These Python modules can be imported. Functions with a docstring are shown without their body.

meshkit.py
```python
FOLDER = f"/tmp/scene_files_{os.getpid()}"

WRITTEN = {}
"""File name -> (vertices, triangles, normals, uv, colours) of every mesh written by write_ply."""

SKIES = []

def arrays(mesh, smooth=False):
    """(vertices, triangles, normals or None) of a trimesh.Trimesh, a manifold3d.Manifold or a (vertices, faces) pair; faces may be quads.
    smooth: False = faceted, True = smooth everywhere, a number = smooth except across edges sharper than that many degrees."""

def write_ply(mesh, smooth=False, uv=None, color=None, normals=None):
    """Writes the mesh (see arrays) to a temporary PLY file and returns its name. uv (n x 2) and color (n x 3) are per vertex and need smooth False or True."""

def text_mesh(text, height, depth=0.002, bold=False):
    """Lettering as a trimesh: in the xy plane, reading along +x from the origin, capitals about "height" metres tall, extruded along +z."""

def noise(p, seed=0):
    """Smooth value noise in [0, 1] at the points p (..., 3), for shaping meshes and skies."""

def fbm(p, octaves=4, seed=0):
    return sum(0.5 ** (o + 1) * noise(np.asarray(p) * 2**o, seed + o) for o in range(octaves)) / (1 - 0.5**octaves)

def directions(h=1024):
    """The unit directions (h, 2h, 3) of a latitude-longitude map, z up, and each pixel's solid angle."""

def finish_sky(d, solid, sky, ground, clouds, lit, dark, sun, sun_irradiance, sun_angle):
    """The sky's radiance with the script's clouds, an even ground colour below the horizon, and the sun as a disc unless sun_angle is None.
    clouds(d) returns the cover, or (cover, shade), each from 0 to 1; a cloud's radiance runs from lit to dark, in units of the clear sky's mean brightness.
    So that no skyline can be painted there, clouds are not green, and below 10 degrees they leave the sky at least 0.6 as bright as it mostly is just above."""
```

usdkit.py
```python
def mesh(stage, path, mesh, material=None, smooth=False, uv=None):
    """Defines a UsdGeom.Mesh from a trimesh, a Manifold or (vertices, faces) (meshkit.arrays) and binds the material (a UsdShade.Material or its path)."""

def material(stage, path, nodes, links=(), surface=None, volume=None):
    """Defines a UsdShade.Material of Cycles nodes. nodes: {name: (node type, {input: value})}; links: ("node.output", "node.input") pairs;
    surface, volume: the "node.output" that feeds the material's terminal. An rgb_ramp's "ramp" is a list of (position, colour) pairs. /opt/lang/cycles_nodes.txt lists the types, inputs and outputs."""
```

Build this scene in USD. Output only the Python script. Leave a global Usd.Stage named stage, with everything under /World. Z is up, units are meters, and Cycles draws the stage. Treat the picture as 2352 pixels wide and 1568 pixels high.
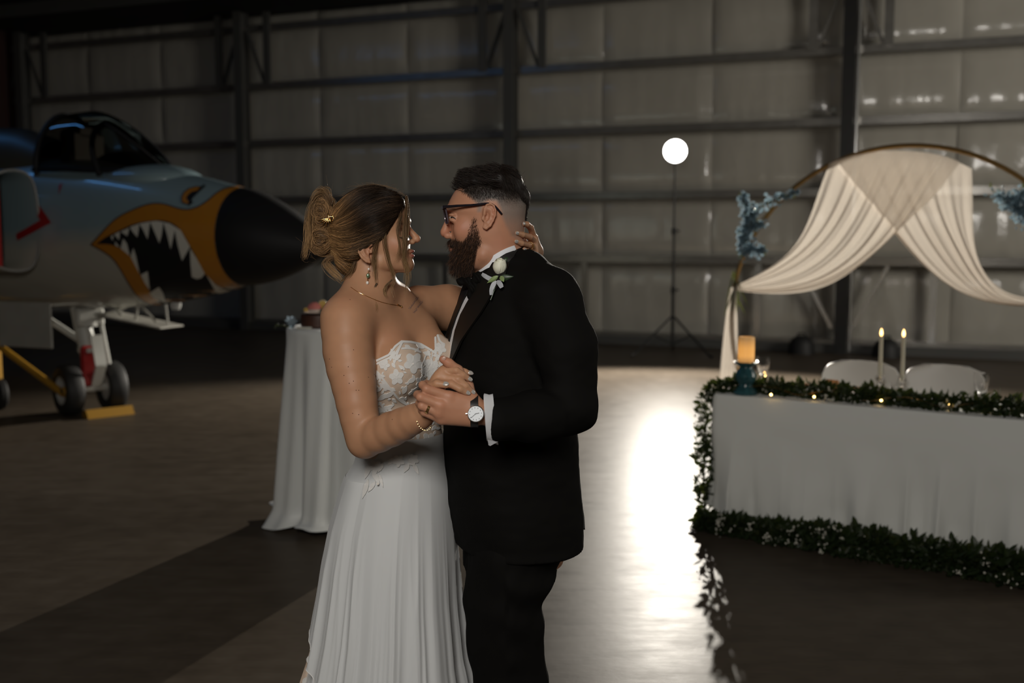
import math, random
import numpy as np
import trimesh
import usdkit, meshkit
from pxr import Usd, UsdGeom, UsdLux, UsdShade, Gf, Sdf, Vt
from shapely.geometry import Polygon, LineString
from shapely import affinity

random.seed(7)
RNG = np.random.default_rng(7)
stage = Usd.Stage.CreateInMemory()
UsdGeom.SetStageUpAxis(stage, 'Z')
UsdGeom.SetStageMetersPerUnit(stage, 1.0)
UsdGeom.Xform.Define(stage, '/World')
UsdGeom.Scope.Define(stage, '/World/Looks')

# ------------------------------------------------------------------ camera
PW, PH, FPX = 2352.0, 1568.0, 2450.0          # picture size, focal length in pixels
CAMZ, HORIZON = 1.60, 534.0
PITCH = math.atan((PH / 2 - HORIZON) / FPX)    # looking slightly down
cam = UsdGeom.Camera.Define(stage, '/World/Camera')
cam.CreateHorizontalApertureAttr(36.0)
cam.CreateFocalLengthAttr(36.0 * FPX / PW)
cam.CreateFStopAttr(2.5)
cam.CreateFocusDistanceAttr(2.72)
cam.CreateExposureAttr(0.0)
cam.CreateClippingRangeAttr(Gf.Vec2f(0.05, 200.0))
_x = UsdGeom.Xformable(cam)
_x.AddTranslateOp().Set(Gf.Vec3d(0, 0, CAMZ))
_x.AddRotateXOp().Set(90.0 - math.degrees(PITCH))

# ------------------------------------------------------------------ lights
FLASH_POS = None  # (set below, after the helper that turns a pixel and a depth into a point)


def P(px, py, D):
    """the point of the place at depth y = D that the photograph shows at (px, py)"""
    a, b = (px - PW / 2) / FPX, -(py - PH / 2) / FPX
    c, s = math.cos(PITCH), math.sin(PITCH)
    d = np.array([a, c + b * s, -s + b * c])
    return np.array([0, 0, CAMZ]) + d * (D / d[1])


def Fl(px, py, z=0.0):
    """the point at height z seen at (px, py)"""
    d = P(px, py, 1.0) - np.array([0, 0, CAMZ])
    return np.array([0, 0, CAMZ]) + d * ((z - CAMZ) / d[2])


def aim(prim, pos, target):
    """a light at pos whose -Z looks at target"""
    pos, target = np.asarray(pos, float), np.asarray(target, float)
    z = pos - target
    z /= np.linalg.norm(z)
    x = np.cross([0, 0, 1.0], z)
    x /= np.linalg.norm(x)
    y = np.cross(z, x)
    m = Gf.Matrix4d(*x, 0, *y, 0, *z, 0, *pos, 1)
    UsdGeom.Xformable(prim).AddTransformOp().Set(m)


def rect_light(name, pos, target, w, h, color, inten, cone=None):
    l = UsdLux.RectLight.Define(stage, '/World/' + name)
    l.CreateWidthAttr(w); l.CreateHeightAttr(h)
    l.CreateColorAttr(Gf.Vec3f(*color)); l.CreateIntensityAttr(inten)
    if cone:
        UsdLux.ShapingAPI.Apply(l.GetPrim()).CreateShapingConeAngleAttr(cone)
    aim(l, pos, target)
    return l


def disk_light(name, pos, target, r, color, inten, cone=None):
    l = UsdLux.DiskLight.Define(stage, '/World/' + name)
    l.CreateRadiusAttr(r)
    l.CreateColorAttr(Gf.Vec3f(*color)); l.CreateIntensityAttr(inten)
    if cone:
        UsdLux.ShapingAPI.Apply(l.GetPrim()).CreateShapingConeAngleAttr(cone)
    aim(l, pos, target)
    return l


LAMP = P(1551, 346, 14.0)                      # the flash head on its stand in front of the far wall
LAMP_AIM = np.array([0.1, 2.0, 0.6])
LDIR = (LAMP_AIM - LAMP) / np.linalg.norm(LAMP_AIM - LAMP)
_fl = UsdLux.SphereLight.Define(stage, '/World/flash_tube_light')
_fl.CreateRadiusAttr(0.045); _fl.CreateColorAttr(Gf.Vec3f(1.0, 0.93, 0.82)); _fl.CreateIntensityAttr(32000.0)
_sh = UsdLux.ShapingAPI.Apply(_fl.GetPrim()); _sh.CreateShapingConeAngleAttr(57.0); _sh.CreateShapingConeSoftnessAttr(0.38)
aim(_fl, LAMP + LDIR * 0.125, LAMP_AIM)
rect_light('bounce_light', (-0.45, -0.5, 2.65), (-0.1, 2.8, 1.1), 1.0, 0.9, (1.0, 0.95, 0.88), 26.0)
rect_light('door_light', (9.8, 5.2, 4.0), (3.6, 14.8, 2.4), 3.0, 3.0, (1.0, 0.94, 0.84), 11.0)
rect_light('blue_strip_light', (-7.0, 10.4, 5.6), (-6.9, 10.3, 0.0), 0.10, 5.0, (0.12, 0.42, 1.0), 9.0)
_dome = UsdLux.DomeLight.Define(stage, '/World/ambient_light')
_dome.CreateColorAttr(Gf.Vec3f(0.8, 0.85, 1.0)); _dome.CreateIntensityAttr(0.0)

# ------------------------------------------------------------------ helpers
_used = {}


def numbered(parent, name):
    n = _used.get((parent, name), 0)
    _used[(parent, name)] = n + 1
    return name if n == 0 else f'{name}_{n:03d}'


def path_of(parent):
    return '/World' if parent is None else str(parent.GetPath())


def tag(o, label=None, cat=None, group=None, kind=None):
    for k, v in (('label', label), ('category', cat), ('group', group), ('kind', kind)):
        if v:
            o.SetCustomDataByKey(k, v)
    return o


def thing(name, label=None, cat=None, loc=(0, 0, 0), rz=0.0, group=None, kind=None):
    p = '/World/' + numbered('/World', name)
    x = UsdGeom.Xform.Define(stage, p)
    x.AddTranslateOp().Set(Gf.Vec3d(*map(float, loc)))
    if rz:
        x.AddRotateZOp().Set(math.degrees(rz))
    return tag(x.GetPrim(), label, cat, group, kind)


def obj(name, mesh, mat, parent=None, smooth=35, label=None, cat=None, group=None, kind=None, color=None, loc=None):
    pp = path_of(parent)
    p = pp + '/' + numbered(pp, name)
    if isinstance(mesh, MB):
        mesh = mesh.arrays()
    m = usdkit.mesh(stage, p, mesh, M[mat] if isinstance(mat, str) else mat, smooth=smooth)
    if color is not None:
        UsdGeom.PrimvarsAPI(m).CreatePrimvar('tint', Sdf.ValueTypeNames.Color3fArray, 'vertex').Set(Vt.Vec3fArray.FromNumpy(np.asarray(color, np.float32)))
    if loc is not None:
        m.AddTranslateOp().Set(Gf.Vec3d(*map(float, loc)))
    return tag(m.GetPrim(), label, cat, group, kind)


def curves(name, strands, widths, mat, parent, colors=None, kind=None, label=None):
    """strands: list of (n x 3) arrays; widths: matching list of arrays (or one number)"""
    pp = path_of(parent)
    c = UsdGeom.BasisCurves.Define(stage, pp + '/' + numbered(pp, name))
    c.CreateTypeAttr('linear')
    pts = np.vstack(strands).astype(np.float32)
    c.CreatePointsAttr(Vt.Vec3fArray.FromNumpy(pts))
    c.CreateCurveVertexCountsAttr(Vt.IntArray.FromNumpy(np.array([len(s) for s in strands], np.int32)))
    w = np.concatenate(widths).astype(np.float32) if not np.isscalar(widths) else np.full(len(pts), widths, np.float32)
    c.CreateWidthsAttr(Vt.FloatArray.FromNumpy(w)); c.SetWidthsInterpolation('vertex')
    if colors is not None:
        UsdGeom.PrimvarsAPI(c).CreatePrimvar('tint', Sdf.ValueTypeNames.Color3fArray, 'vertex').Set(Vt.Vec3fArray.FromNumpy(np.asarray(colors, np.float32)))
    UsdShade.MaterialBindingAPI.Apply(c.GetPrim()).Bind(M[mat])
    return tag(c.GetPrim(), label, None, None, kind)


def copy_of(src, loc, rz=0.0, label=None, group=None, scale=None):
    """another instance of a finished thing, with its parts"""
    base = src.GetName()
    if base[-4:-3] == '_' and base[-3:].isdigit():
        base = base[:-4]
    x = UsdGeom.Xform.Define(stage, '/World/' + numbered('/World', base))
    p = x.GetPrim()
    p.GetReferences().AddInternalReference(src.GetPath())
    x.ClearXformOpOrder()
    xf = UsdGeom.Xformable(p)
    m = Gf.Matrix4d().SetRotate(Gf.Rotation(Gf.Vec3d(0, 0, 1), math.degrees(rz)))
    if scale:
        m = Gf.Matrix4d().SetScale(scale) * m
    m.SetTranslateOnly(Gf.Vec3d(*map(float, loc)))
    xf.MakeMatrixXform().Set(m)
    p.SetInstanceable(True)
    d = src.GetCustomData()
    return tag(p, label or d.get('label'), d.get('category'), group or d.get('group'))


def frame(t):
    t = np.asarray(t, float) / (np.linalg.norm(t) + 1e-12)
    a = np.cross(t, [0, 0, 1.0]) if abs(t[2]) < 0.9 else np.cross(t, [1.0, 0, 0])
    a /= np.linalg.norm(a)
    return t, a, np.cross(t, a)


def rot(ax, deg):
    return trimesh.transformations.rotation_matrix(math.radians(deg), ax)[:3, :3]


class MB:
    """collects simple shapes into one mesh"""

    def __init__(self):
        self.v, self.f, self.n = [], [], 0

    def add(self, v, f):
        v = np.asarray(v, float); f = np.asarray(f, int)
        if f.shape[1] == 4:
            f = np.vstack([f[:, [0, 1, 2]], f[:, [0, 2, 3]]])
        self.v.append(v); self.f.append(f + self.n); self.n += len(v)
        return self

    def mesh(self, m):
        return self.add(m.vertices, m.faces)

    def arrays(self):
        return np.vstack(self.v), np.vstack(self.f)

    def box(self, c, s, R=None, bevel=0.0):
        s = np.asarray(s, float) / 2
        b = min(bevel, *(s * 0.9)) if bevel else 0
        if b <= 0:
            v = np.array([[x, y, z] for x in (-1, 1) for y in (-1, 1) for z in (-1, 1)]) * s
            f = [[0, 1, 3, 2], [4, 6, 7, 5], [0, 4, 5, 1], [2, 3, 7, 6], [0, 2, 6, 4], [1, 5, 7, 3]]
            if R is not None:
                v = v @ np.asarray(R).T
            return self.add(v + c, f)
        v = []
        for x in (-1, 1):
            for y in (-1, 1):
                for z in (-1, 1):
                    q = np.array([x, y, z]) * s
                    for k in range(3):
                        w = q.copy()
                        for j in range(3):
                            if j != k:
                                w[j] -= np.sign(w[j]) * b
                        v.append(w)
        h = trimesh.convex.convex_hull(np.array(v))
        v = np.array(h.vertices)
        if R is not None:
            v = v @ np.asarray(R).T
        return self.add(v + c, h.faces)

    def bar(self, a, b, w, h, up=(0, 0, 1), bevel=0.0):
        """a box from a to b, w wide and h high"""
        a, b = np.asarray(a, float), np.asarray(b, float)
        t = b - a; L = np.linalg.norm(t); t = t / L
        x = np.cross(t, up)
        if np.linalg.norm(x) < 1e-6:
            x = np.cross(t, [1, 0, 0])
        x /= np.linalg.norm(x); y = np.cross(x, t)
        return self.box((a + b) / 2, (L, w, h), np.stack([t, x, y], 1), bevel)

    def tube(self, pts, r, sides=10, cap=True, closed=False):
        p = np.asarray(pts, float)
        r = np.broadcast_to(r, (len(p),)).astype(float)
        if closed:
            t = np.roll(p, -1, 0) - np.roll(p, 1, 0)
        else:
            t = np.gradient(p, axis=0)
        t /= np.linalg.norm(t, axis=1, keepdims=True) + 1e-12
        a = np.zeros_like(p)
        _, a[0], _ = frame(t[0])
        for i in range(1, len(p)):
            q = a[i - 1] - t[i] * np.dot(a[i - 1], t[i])
            a[i] = q / (np.linalg.norm(q) + 1e-12)
        b = np.cross(t, a)
        g = np.arange(sides) * 2 * np.pi / sides
        v = p[:, None] + r[:, None, None] * (np.cos(g)[None, :, None] * a[:, None] + np.sin(g)[None, :, None] * b[:, None])
        n = len(p)
        m = n if closed else n - 1
        i, j = np.meshgrid(np.arange(m), np.arange(sides), indexing='ij')
        i2 = (i + 1) % n
        q = np.stack([i * sides + j, i * sides + (j + 1) % sides, i2 * sides + (j + 1) % sides, i2 * sides + j], -1).reshape(-1, 4)
        v = v.reshape(-1, 3)
        f = np.vstack([q[:, [0, 1, 2]], q[:, [0, 2, 3]]])
        if cap and not closed:
            v = np.vstack([v, p[0], p[-1]])
            k = np.arange(sides)
            f = np.vstack([f, np.stack([np.full(sides, n * sides), (k + 1) % sides, k], 1),
                           np.stack([np.full(sides, n * sides + 1), (n - 1) * sides + k, (n - 1) * sides + (k + 1) % sides], 1)])
        return self.add(v, f)

    def lathe(self, prof, c=(0, 0, 0), seg=32, R=None):
        """prof: (radius, height) pairs"""
        prof = np.asarray(prof, float)
        g = np.arange(seg) * 2 * np.pi / seg
        v = np.stack([prof[:, None, 0] * np.cos(g), prof[:, None, 0] * np.sin(g), np.repeat(prof[:, 1:], seg, 1)], -1).reshape(-1, 3)
        n = len(prof)
        i, j = np.meshgrid(np.arange(n - 1), np.arange(seg), indexing='ij')
        q = np.stack([i * seg + j, i * seg + (j + 1) % seg, (i + 1) * seg + (j + 1) % seg, (i + 1) * seg + j], -1).reshape(-1, 4)
        if R is not None:
            v = v @ np.asarray(R).T
        return self.add(v + np.asarray(c, float), q)

    def grid(self, v, thick=0.0, flip=False, wrap=False):
        """v: (n, m, 3); thick gives it a back side along the normals"""
        v = np.asarray(v, float)
        n, m = v.shape[:2]
        mm = m if wrap else m - 1
        i, j = np.meshgrid(np.arange(n - 1), np.arange(mm), indexing='ij')
        j2 = (j + 1) % m
        q = np.stack([i * m + j, i * m + j2, (i + 1) * m + j2, (i + 1) * m + j], -1).reshape(-1, 4)
        if flip:
            q = q[:, ::-1]
        if not thick:
            return self.add(v.reshape(-1, 3), q)
        du = np.gradient(v, axis=0)
        dv = (np.roll(v, -1, 1) - np.roll(v, 1, 1)) if wrap else np.gradient(v, axis=1)
        nn = np.cross(dv, du)
        nn /= np.linalg.norm(nn, axis=2, keepdims=True) + 1e-12
        if flip:
            nn = -nn
        w = v + nn * thick
        idx = np.arange(n * m).reshape(n, m)
        rim = []
        if not wrap:
            rim += [idx[:, 0][::-1], idx[:, -1]]
        rim += [idx[0], idx[-1][::-1]]
        F = [q[:, ::-1], q + n * m]
        for r in rim:
            if wrap:
                r = np.append(r, r[0])
            F.append(np.stack([r[:-1], r[1:], r[1:] + n * m, r[:-1] + n * m], -1))
        return self.add(np.vstack([v.reshape(-1, 3), w.reshape(-1, 3)]), np.vstack(F))

    def sphere(self, c, r, sub=2, R=None):
        s = trimesh.creation.icosphere(subdivisions=sub)
        v = np.array(s.vertices) * np.asarray(r)
        if R is not None:
            v = v @ np.asarray(R).T
        return self.add(v + np.asarray(c, float), s.faces)

    def prism(self, poly, depth, o, x, y):
        """a shapely polygon in the plane of the axes x, y at o, made depth thick along x cross y"""
        x, y = np.asarray(x, float), np.asarray(y, float)
        z = np.cross(x, y)
        for g in getattr(poly, 'geoms', [poly]):
            if g.is_empty or g.area <= 0:
                continue
            m = trimesh.creation.extrude_polygon(g, depth, engine='earcut')
            v = np.array(m.vertices)
            self.add(np.asarray(o) + v[:, :1] * x + v[:, 1:2] * y + v[:, 2:] * z, m.faces)
        return self


def spline(pts, n=40, closed=False):
    """a smooth curve through the points"""
    from scipy.interpolate import CubicSpline
    p = np.asarray(pts, float)
    if closed:
        p = np.vstack([p, p[:1]])
    d = np.concatenate([[0], np.cumsum(np.linalg.norm(np.diff(p, axis=0), axis=1) ** 0.6 + 1e-9)])
    cs = CubicSpline(d, p, bc_type='periodic' if closed else 'natural')
    u = np.linspace(0, d[-1], n, endpoint=not closed)
    return cs(u)


def interp(x, xs, ys):
    """monotone smooth interpolation"""
    from scipy.interpolate import PchipInterpolator
    return PchipInterpolator(xs, ys, extrapolate=False)(np.clip(x, xs[0], xs[-1]))

# ------------------------------------------------------------------ materials
M = {}


def plain(name, color, rough=0.5, metal=0.0, bump=None, vary=None, **kw):
    """one principled surface; vary = (scale, amount) mottles the colour, bump = (scale, height) roughens it"""
    nodes = {'p': ('principled_bsdf', {'base_color': color, 'roughness': rough, 'metallic': metal, **kw})}
    links = []
    if vary or bump:
        nodes['tc'] = ('geometry', {})
    if vary:
        nodes['n'] = ('noise_texture', {'scale': vary[0], 'detail': 4.0})
        a, c = vary[1], np.array(color)
        nodes['r'] = ('rgb_ramp', {'ramp': [(0.3, tuple(c * (1 - a))), (0.7, tuple(np.minimum(c * (1 + a), 1)))]})
        links += [('tc.position', 'n.vector'), ('n.fac', 'r.fac'), ('r.color', 'p.base_color')]
    if bump:
        nodes['n2'] = ('noise_texture', {'scale': bump[0], 'detail': 3.0})
        nodes['b'] = ('bump', {'strength': 1.0, 'distance': bump[1]})
        links += [('tc.position', 'n2.vector'), ('n2.fac', 'b.height'), ('b.normal', 'p.normal')]
    M[name] = usdkit.material(stage, '/World/Looks/' + name, nodes, links, surface='p.BSDF')


def emit(name, color, strength):
    M[name] = usdkit.material(stage, '/World/Looks/' + name, {'e': ('emission', {'color': color, 'strength': strength})}, [], surface='e.emission')


plain('vinyl', (0.44, 0.42, 0.37), 0.15, specular_ior_level=1.0, bump=(16.0, 0.0016), vary=(1.3, 0.06))
plain('steel_girt', (0.32, 0.31, 0.29), 0.24, 0.75, vary=(6, 0.1))
plain('steel_column', (0.10, 0.10, 0.095), 0.45, 0.2)
plain('black_column', (0.012, 0.012, 0.012), 0.40)
plain('galvanised', (0.55, 0.55, 0.54), 0.22, 0.9)
plain('roof_dark', (0.02, 0.02, 0.02), 0.7)
plain('dark_red_wall', (0.035, 0.012, 0.010), 0.7)
plain('wall_dull', (0.16, 0.15, 0.14), 0.6)
plain('black_plastic', (0.012, 0.012, 0.012), 0.35)
plain('black_rubber', (0.015, 0.015, 0.015), 0.6)
plain('black_metal', (0.02, 0.02, 0.02), 0.35, 0.3)
emit('lamp_face', (1.0, 0.96, 0.90), 14.0)

M['concrete'] = usdkit.material(stage, '/World/Looks/concrete', {
    'tc': ('geometry', {}),
    'n1': ('noise_texture', {'scale': 0.55, 'detail': 6.0, 'roughness': 0.62, 'distortion': 0.5}),
    'n2': ('noise_texture', {'scale': 7.0, 'detail': 5.0, 'roughness': 0.6}),
    'mp': ('mapping', {'scale': (1.2, 5.0, 1.0)}),
    'n3': ('noise_texture', {'scale': 2.2, 'detail': 5.0, 'roughness': 0.65}),
    'mx': ('mix_float', {'fac': 0.45}),
    'mx2': ('mix_float', {'fac': 0.35}),
    'r': ('rgb_ramp', {'ramp': [(0.30, (0.050, 0.040, 0.030)), (0.5, (0.085, 0.068, 0.051)), (0.70, (0.120, 0.100, 0.078))]}),
    'rr': ('map_range', {'from_min': 0.3, 'from_max': 0.7, 'to_min': 0.31, 'to_max': 0.47}),
    'b': ('bump', {'strength': 0.5, 'distance': 0.004}),
    'p': ('principled_bsdf', {'specular_ior_level': 0.033}),
}, [('tc.position', 'n1.vector'), ('tc.position', 'n2.vector'), ('tc.position', 'mp.vector'), ('mp.vector', 'n3.vector'),
    ('n1.fac', 'mx.a'), ('n2.fac', 'mx.b'), ('mx.result', 'mx2.a'), ('n3.fac', 'mx2.b'), ('mx2.result', 'r.fac'), ('r.color', 'p.base_color'),
    ('mx2.result', 'rr.value'), ('rr.result', 'p.roughness'), ('mx2.result', 'b.height'), ('b.normal', 'p.normal')], surface='p.BSDF')
def project(q):
    q = np.asarray(q, float) - [0, 0, CAMZ]
    c_, s_ = math.cos(PITCH), math.sin(PITCH)
    dep, hgt = q[..., 1] * c_ - q[..., 2] * s_, q[..., 1] * s_ + q[..., 2] * c_
    return np.stack([PW / 2 + FPX * q[..., 0] / dep, PH / 2 - FPX * hgt / dep], -1)


# more materials
plain('white_cloth', (0.88, 0.89, 0.85), 0.75, sheen_weight=0.3)
plain('cocktail_cloth', (0.80, 0.82, 0.80), 0.45, sheen_weight=0.3)
plain('chair_plastic', (0.62, 0.60, 0.57), 0.4)
plain('table_plastic', (0.55, 0.55, 0.53), 0.5)
plain('candle_wax', (0.62, 0.58, 0.46), 0.45, subsurface_weight=0.3, subsurface_radius=(0.02, 0.012, 0.005), subsurface_scale=0.02)
plain('teal_ceramic', (0.030, 0.095, 0.11), 0.22, vary=(30, 0.3))
plain('brown_base', (0.10, 0.055, 0.03), 0.35)
plain('wood_orange', (0.42, 0.17, 0.045), 0.5, vary=(20, 0.2))
plain('dark_wood', (0.060, 0.022, 0.012), 0.5, vary=(14, 0.3))
plain('gold_metal', (0.78, 0.50, 0.20), 0.22, 1.0)
plain('arch_gold', (0.36, 0.22, 0.08), 0.35, 0.7)
plain('silver_metal', (0.75, 0.74, 0.72), 0.18, 1.0)
plain('wire_copper', (0.5, 0.3, 0.12), 0.4, 1.0)
plain('white_petal', (0.72, 0.70, 0.60), 0.6)
plain('stem_green', (0.10, 0.13, 0.03), 0.6)
plain('pink_icing', (0.62, 0.20, 0.17), 0.6)
plain('yellow_icing', (0.62, 0.42, 0.10), 0.6)
plain('cream_icing', (0.62, 0.52, 0.46), 0.6)
plain('paper_white', (0.62, 0.60, 0.52), 0.7)
emit('fairy_light', (1.0, 0.62, 0.20), 16.0)
emit('flame', (1.0, 0.58, 0.20), 6.0)
M['led_glow'] = usdkit.material(stage, '/World/Looks/led_glow', {
    'tc': ('texture_coordinate', {}), 's': ('separate_xyz', {}), 'r': ('rgb_ramp', {'ramp': [(0.0, (0.30, 0.12, 0.02)), (0.25, (0.85, 0.36, 0.06)), (0.55, (0.80, 0.33, 0.05)), (0.85, (0.38, 0.16, 0.03)), (1.0, (0.16, 0.08, 0.02))]}),
    'm': ('map_range', {'from_min': 0.0, 'from_max': 0.14}), 'p': ('principled_bsdf', {'base_color': (0.75, 0.55, 0.30), 'roughness': 0.4, 'emission_strength': 0.75})},
    [('tc.object', 's.vector'), ('s.z', 'm.value'), ('m.result', 'r.fac'), ('r.color', 'p.emission_color')], surface='p.BSDF')


def leafy(name, col, trans, fac=0.35):
    M[name] = usdkit.material(stage, '/World/Looks/' + name, {
        'oi': ('geometry', {}), 'r': ('rgb_ramp', {'ramp': [(0.0, tuple(np.array(col) * 0.55)), (0.6, col), (1.0, tuple(np.array(col) * 1.7))]}),
        'p': ('principled_bsdf', {'roughness': 0.45}), 't': ('translucent_bsdf', {'color': trans}), 'm': ('mix_closure', {'fac': fac})},
        [('oi.random_per_island', 'r.fac'), ('r.color', 'p.base_color'), ('p.BSDF', 'm.closure1'), ('t.BSDF', 'm.closure2')], surface='m.closure')


leafy('leaf_green', (0.040, 0.070, 0.022), (0.10, 0.13, 0.02), 0.25)
leafy('leaf_olive', (0.065, 0.085, 0.028), (0.14, 0.16, 0.03), 0.3)
leafy('blue_petal', (0.30, 0.45, 0.55), (0.40, 0.56, 0.66), 0.4)
leafy('pale_petal', (0.46, 0.56, 0.62), (0.4, 0.52, 0.62), 0.4)
M['sheer'] = usdkit.material(stage, '/World/Looks/sheer', {
    'd': ('diffuse_bsdf', {'color': (0.74, 0.68, 0.61)}), 't': ('translucent_bsdf', {'color': (0.80, 0.72, 0.63)}), 'x': ('transparent_bsdf', {'color': (1, 1, 1)}),
    'm': ('mix_closure', {'fac': 0.55}), 'm2': ('mix_closure', {'fac': 0.20})},
    [('d.BSDF', 'm.closure1'), ('t.BSDF', 'm.closure2'), ('m.closure', 'm2.closure1'), ('x.BSDF', 'm2.closure2')], surface='m2.closure')
M['glass'] = usdkit.material(stage, '/World/Looks/glass', {'p': ('principled_bsdf', {'base_color': (1, 1, 1), 'roughness': 0.02, 'ior': 1.45, 'transmission_weight': 1.0})}, [], surface='p.BSDF')


def leaf(L, w, bend=0.25, n=5):
    """a leaf along +x with a folded midrib: (vertices, faces)"""
    x = np.linspace(0, 1, n)
    h = w * np.sin(np.pi * x ** 0.8) * 0.5
    z = -bend * L * x ** 2
    mid = np.stack([x * L, 0 * x, z - 0.15 * w * np.sin(np.pi * x)], 1)
    a = np.stack([x * L, h, z], 1); b = np.stack([x * L, -h, z], 1)
    v = np.vstack([a, mid, b])
    f = []
    for i in range(n - 1):
        f += [[i, i + 1, n + i + 1, n + i], [n + i, n + i + 1, 2 * n + i + 1, 2 * n + i]]
    return v, np.array(f)


def turn(v, d, roll, rng=None):
    t, a, b = frame(d)
    c, s = math.cos(roll), math.sin(roll)
    return v @ np.stack([t, a * c + b * s, b * c - a * s], 0)


# ================================================================== the hangar
WD = np.array([math.cos(math.radians(-22.1)), math.sin(math.radians(-22.1)), 0.0])   # along the far wall, to the right
WN = np.array([WD[1], -WD[0], 0.0])                                                  # out of it, towards the camera
WO = np.array([0.0, 16.0, 0.0])
U0, U1, HT = -9.7, 14.0, 5.12                                                         # ends of the wall, its height


def W(u, z, off=0.0):
    return WO + WD * u + WN * off + np.array([0, 0, z])


DEPTH = 21.0
fl = MB()
c = [W(U0 - 0.3, 0, -0.4), W(U1 + 0.3, 0, -0.4), W(U1 + 0.3, 0, DEPTH + 0.3), W(U0 - 0.3, 0, DEPTH + 0.3)]
fl.add(np.vstack([c, np.array(c) - [0, 0, 0.2]]), [[3, 2, 1, 0], [4, 5, 6, 7], [0, 1, 5, 4], [1, 2, 6, 5], [2, 3, 7, 6], [3, 0, 4, 7]])
obj('floor', fl, 'concrete', smooth=False, kind='structure', label='polished grey brown concrete hangar floor')

wall = obj('wall_back', MB().add([W(U0, 0, -.30), W(U1, 0, -.30), W(U1, HT, -.30), W(U0, HT, -.30), W(U0, 0, -.22), W(U1, 0, -.22), W(U1, HT, -.22), W(U0, HT, -.22)],
           [[0, 1, 2, 3], [7, 6, 5, 4], [4, 5, 1, 0], [3, 2, 6, 7], [0, 3, 7, 4], [5, 6, 2, 1]]), 'wall_dull', smooth=False, kind='structure',
           label='far hangar wall of vinyl-faced insulation between steel girts')
GIRTS = [0.12, 1.22, 2.13, 3.05, 3.96, 4.88]
COLS = [-9.4, -4.7, 0.02, 4.76, 9.5]
# the insulation blankets: one bulging sheet between each pair of girts, from seam to seam
seams = np.arange(U0, U1 + 0.1, 1.58)
rows = list(zip([0.0] + GIRTS[1:], GIRTS[1:] + [HT]))
rg = np.random.default_rng(3)
for (z0, z1) in rows:
    for u0, u1 in zip(seams[:-1], seams[1:]):
        nu, nz = 30, 18
        a, b = np.meshgrid(np.linspace(0, 1, nz), np.linspace(0, 1, nu), indexing='ij')
        fat = rg.uniform(0.05, 0.10)
        bulge = fat * (1 - (2 * a - 1) ** 4) * (1 - np.abs(2 * b - 1) ** 10 * 0.35)
        uu, zz = u0 + (u1 - u0) * b, z0 + (z1 - z0) * a
        near = 1 - np.abs(2 * a - 1) ** 2
        pts = np.stack([uu * 7.0, zz * 1.2, np.full_like(uu, z0 * 9)], -1)
        wr = (meshkit.fbm(pts, 3, seed=5) - 0.5) * 0.020 + (meshkit.fbm(pts * [3.0, 1.0, 1], 2, seed=9) - 0.5) * 0.014 * (1.2 - near)
        off = -0.20 + bulge + wr * np.minimum(1, near * 2 + 0.15)
        v = (WO + WD * uu[..., None] + WN * off[..., None] + np.array([0, 0, 1]) * zz[..., None])
        obj('insulation_panel', MB().grid(v, flip=True), 'vinyl', wall, smooth=True)
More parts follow.
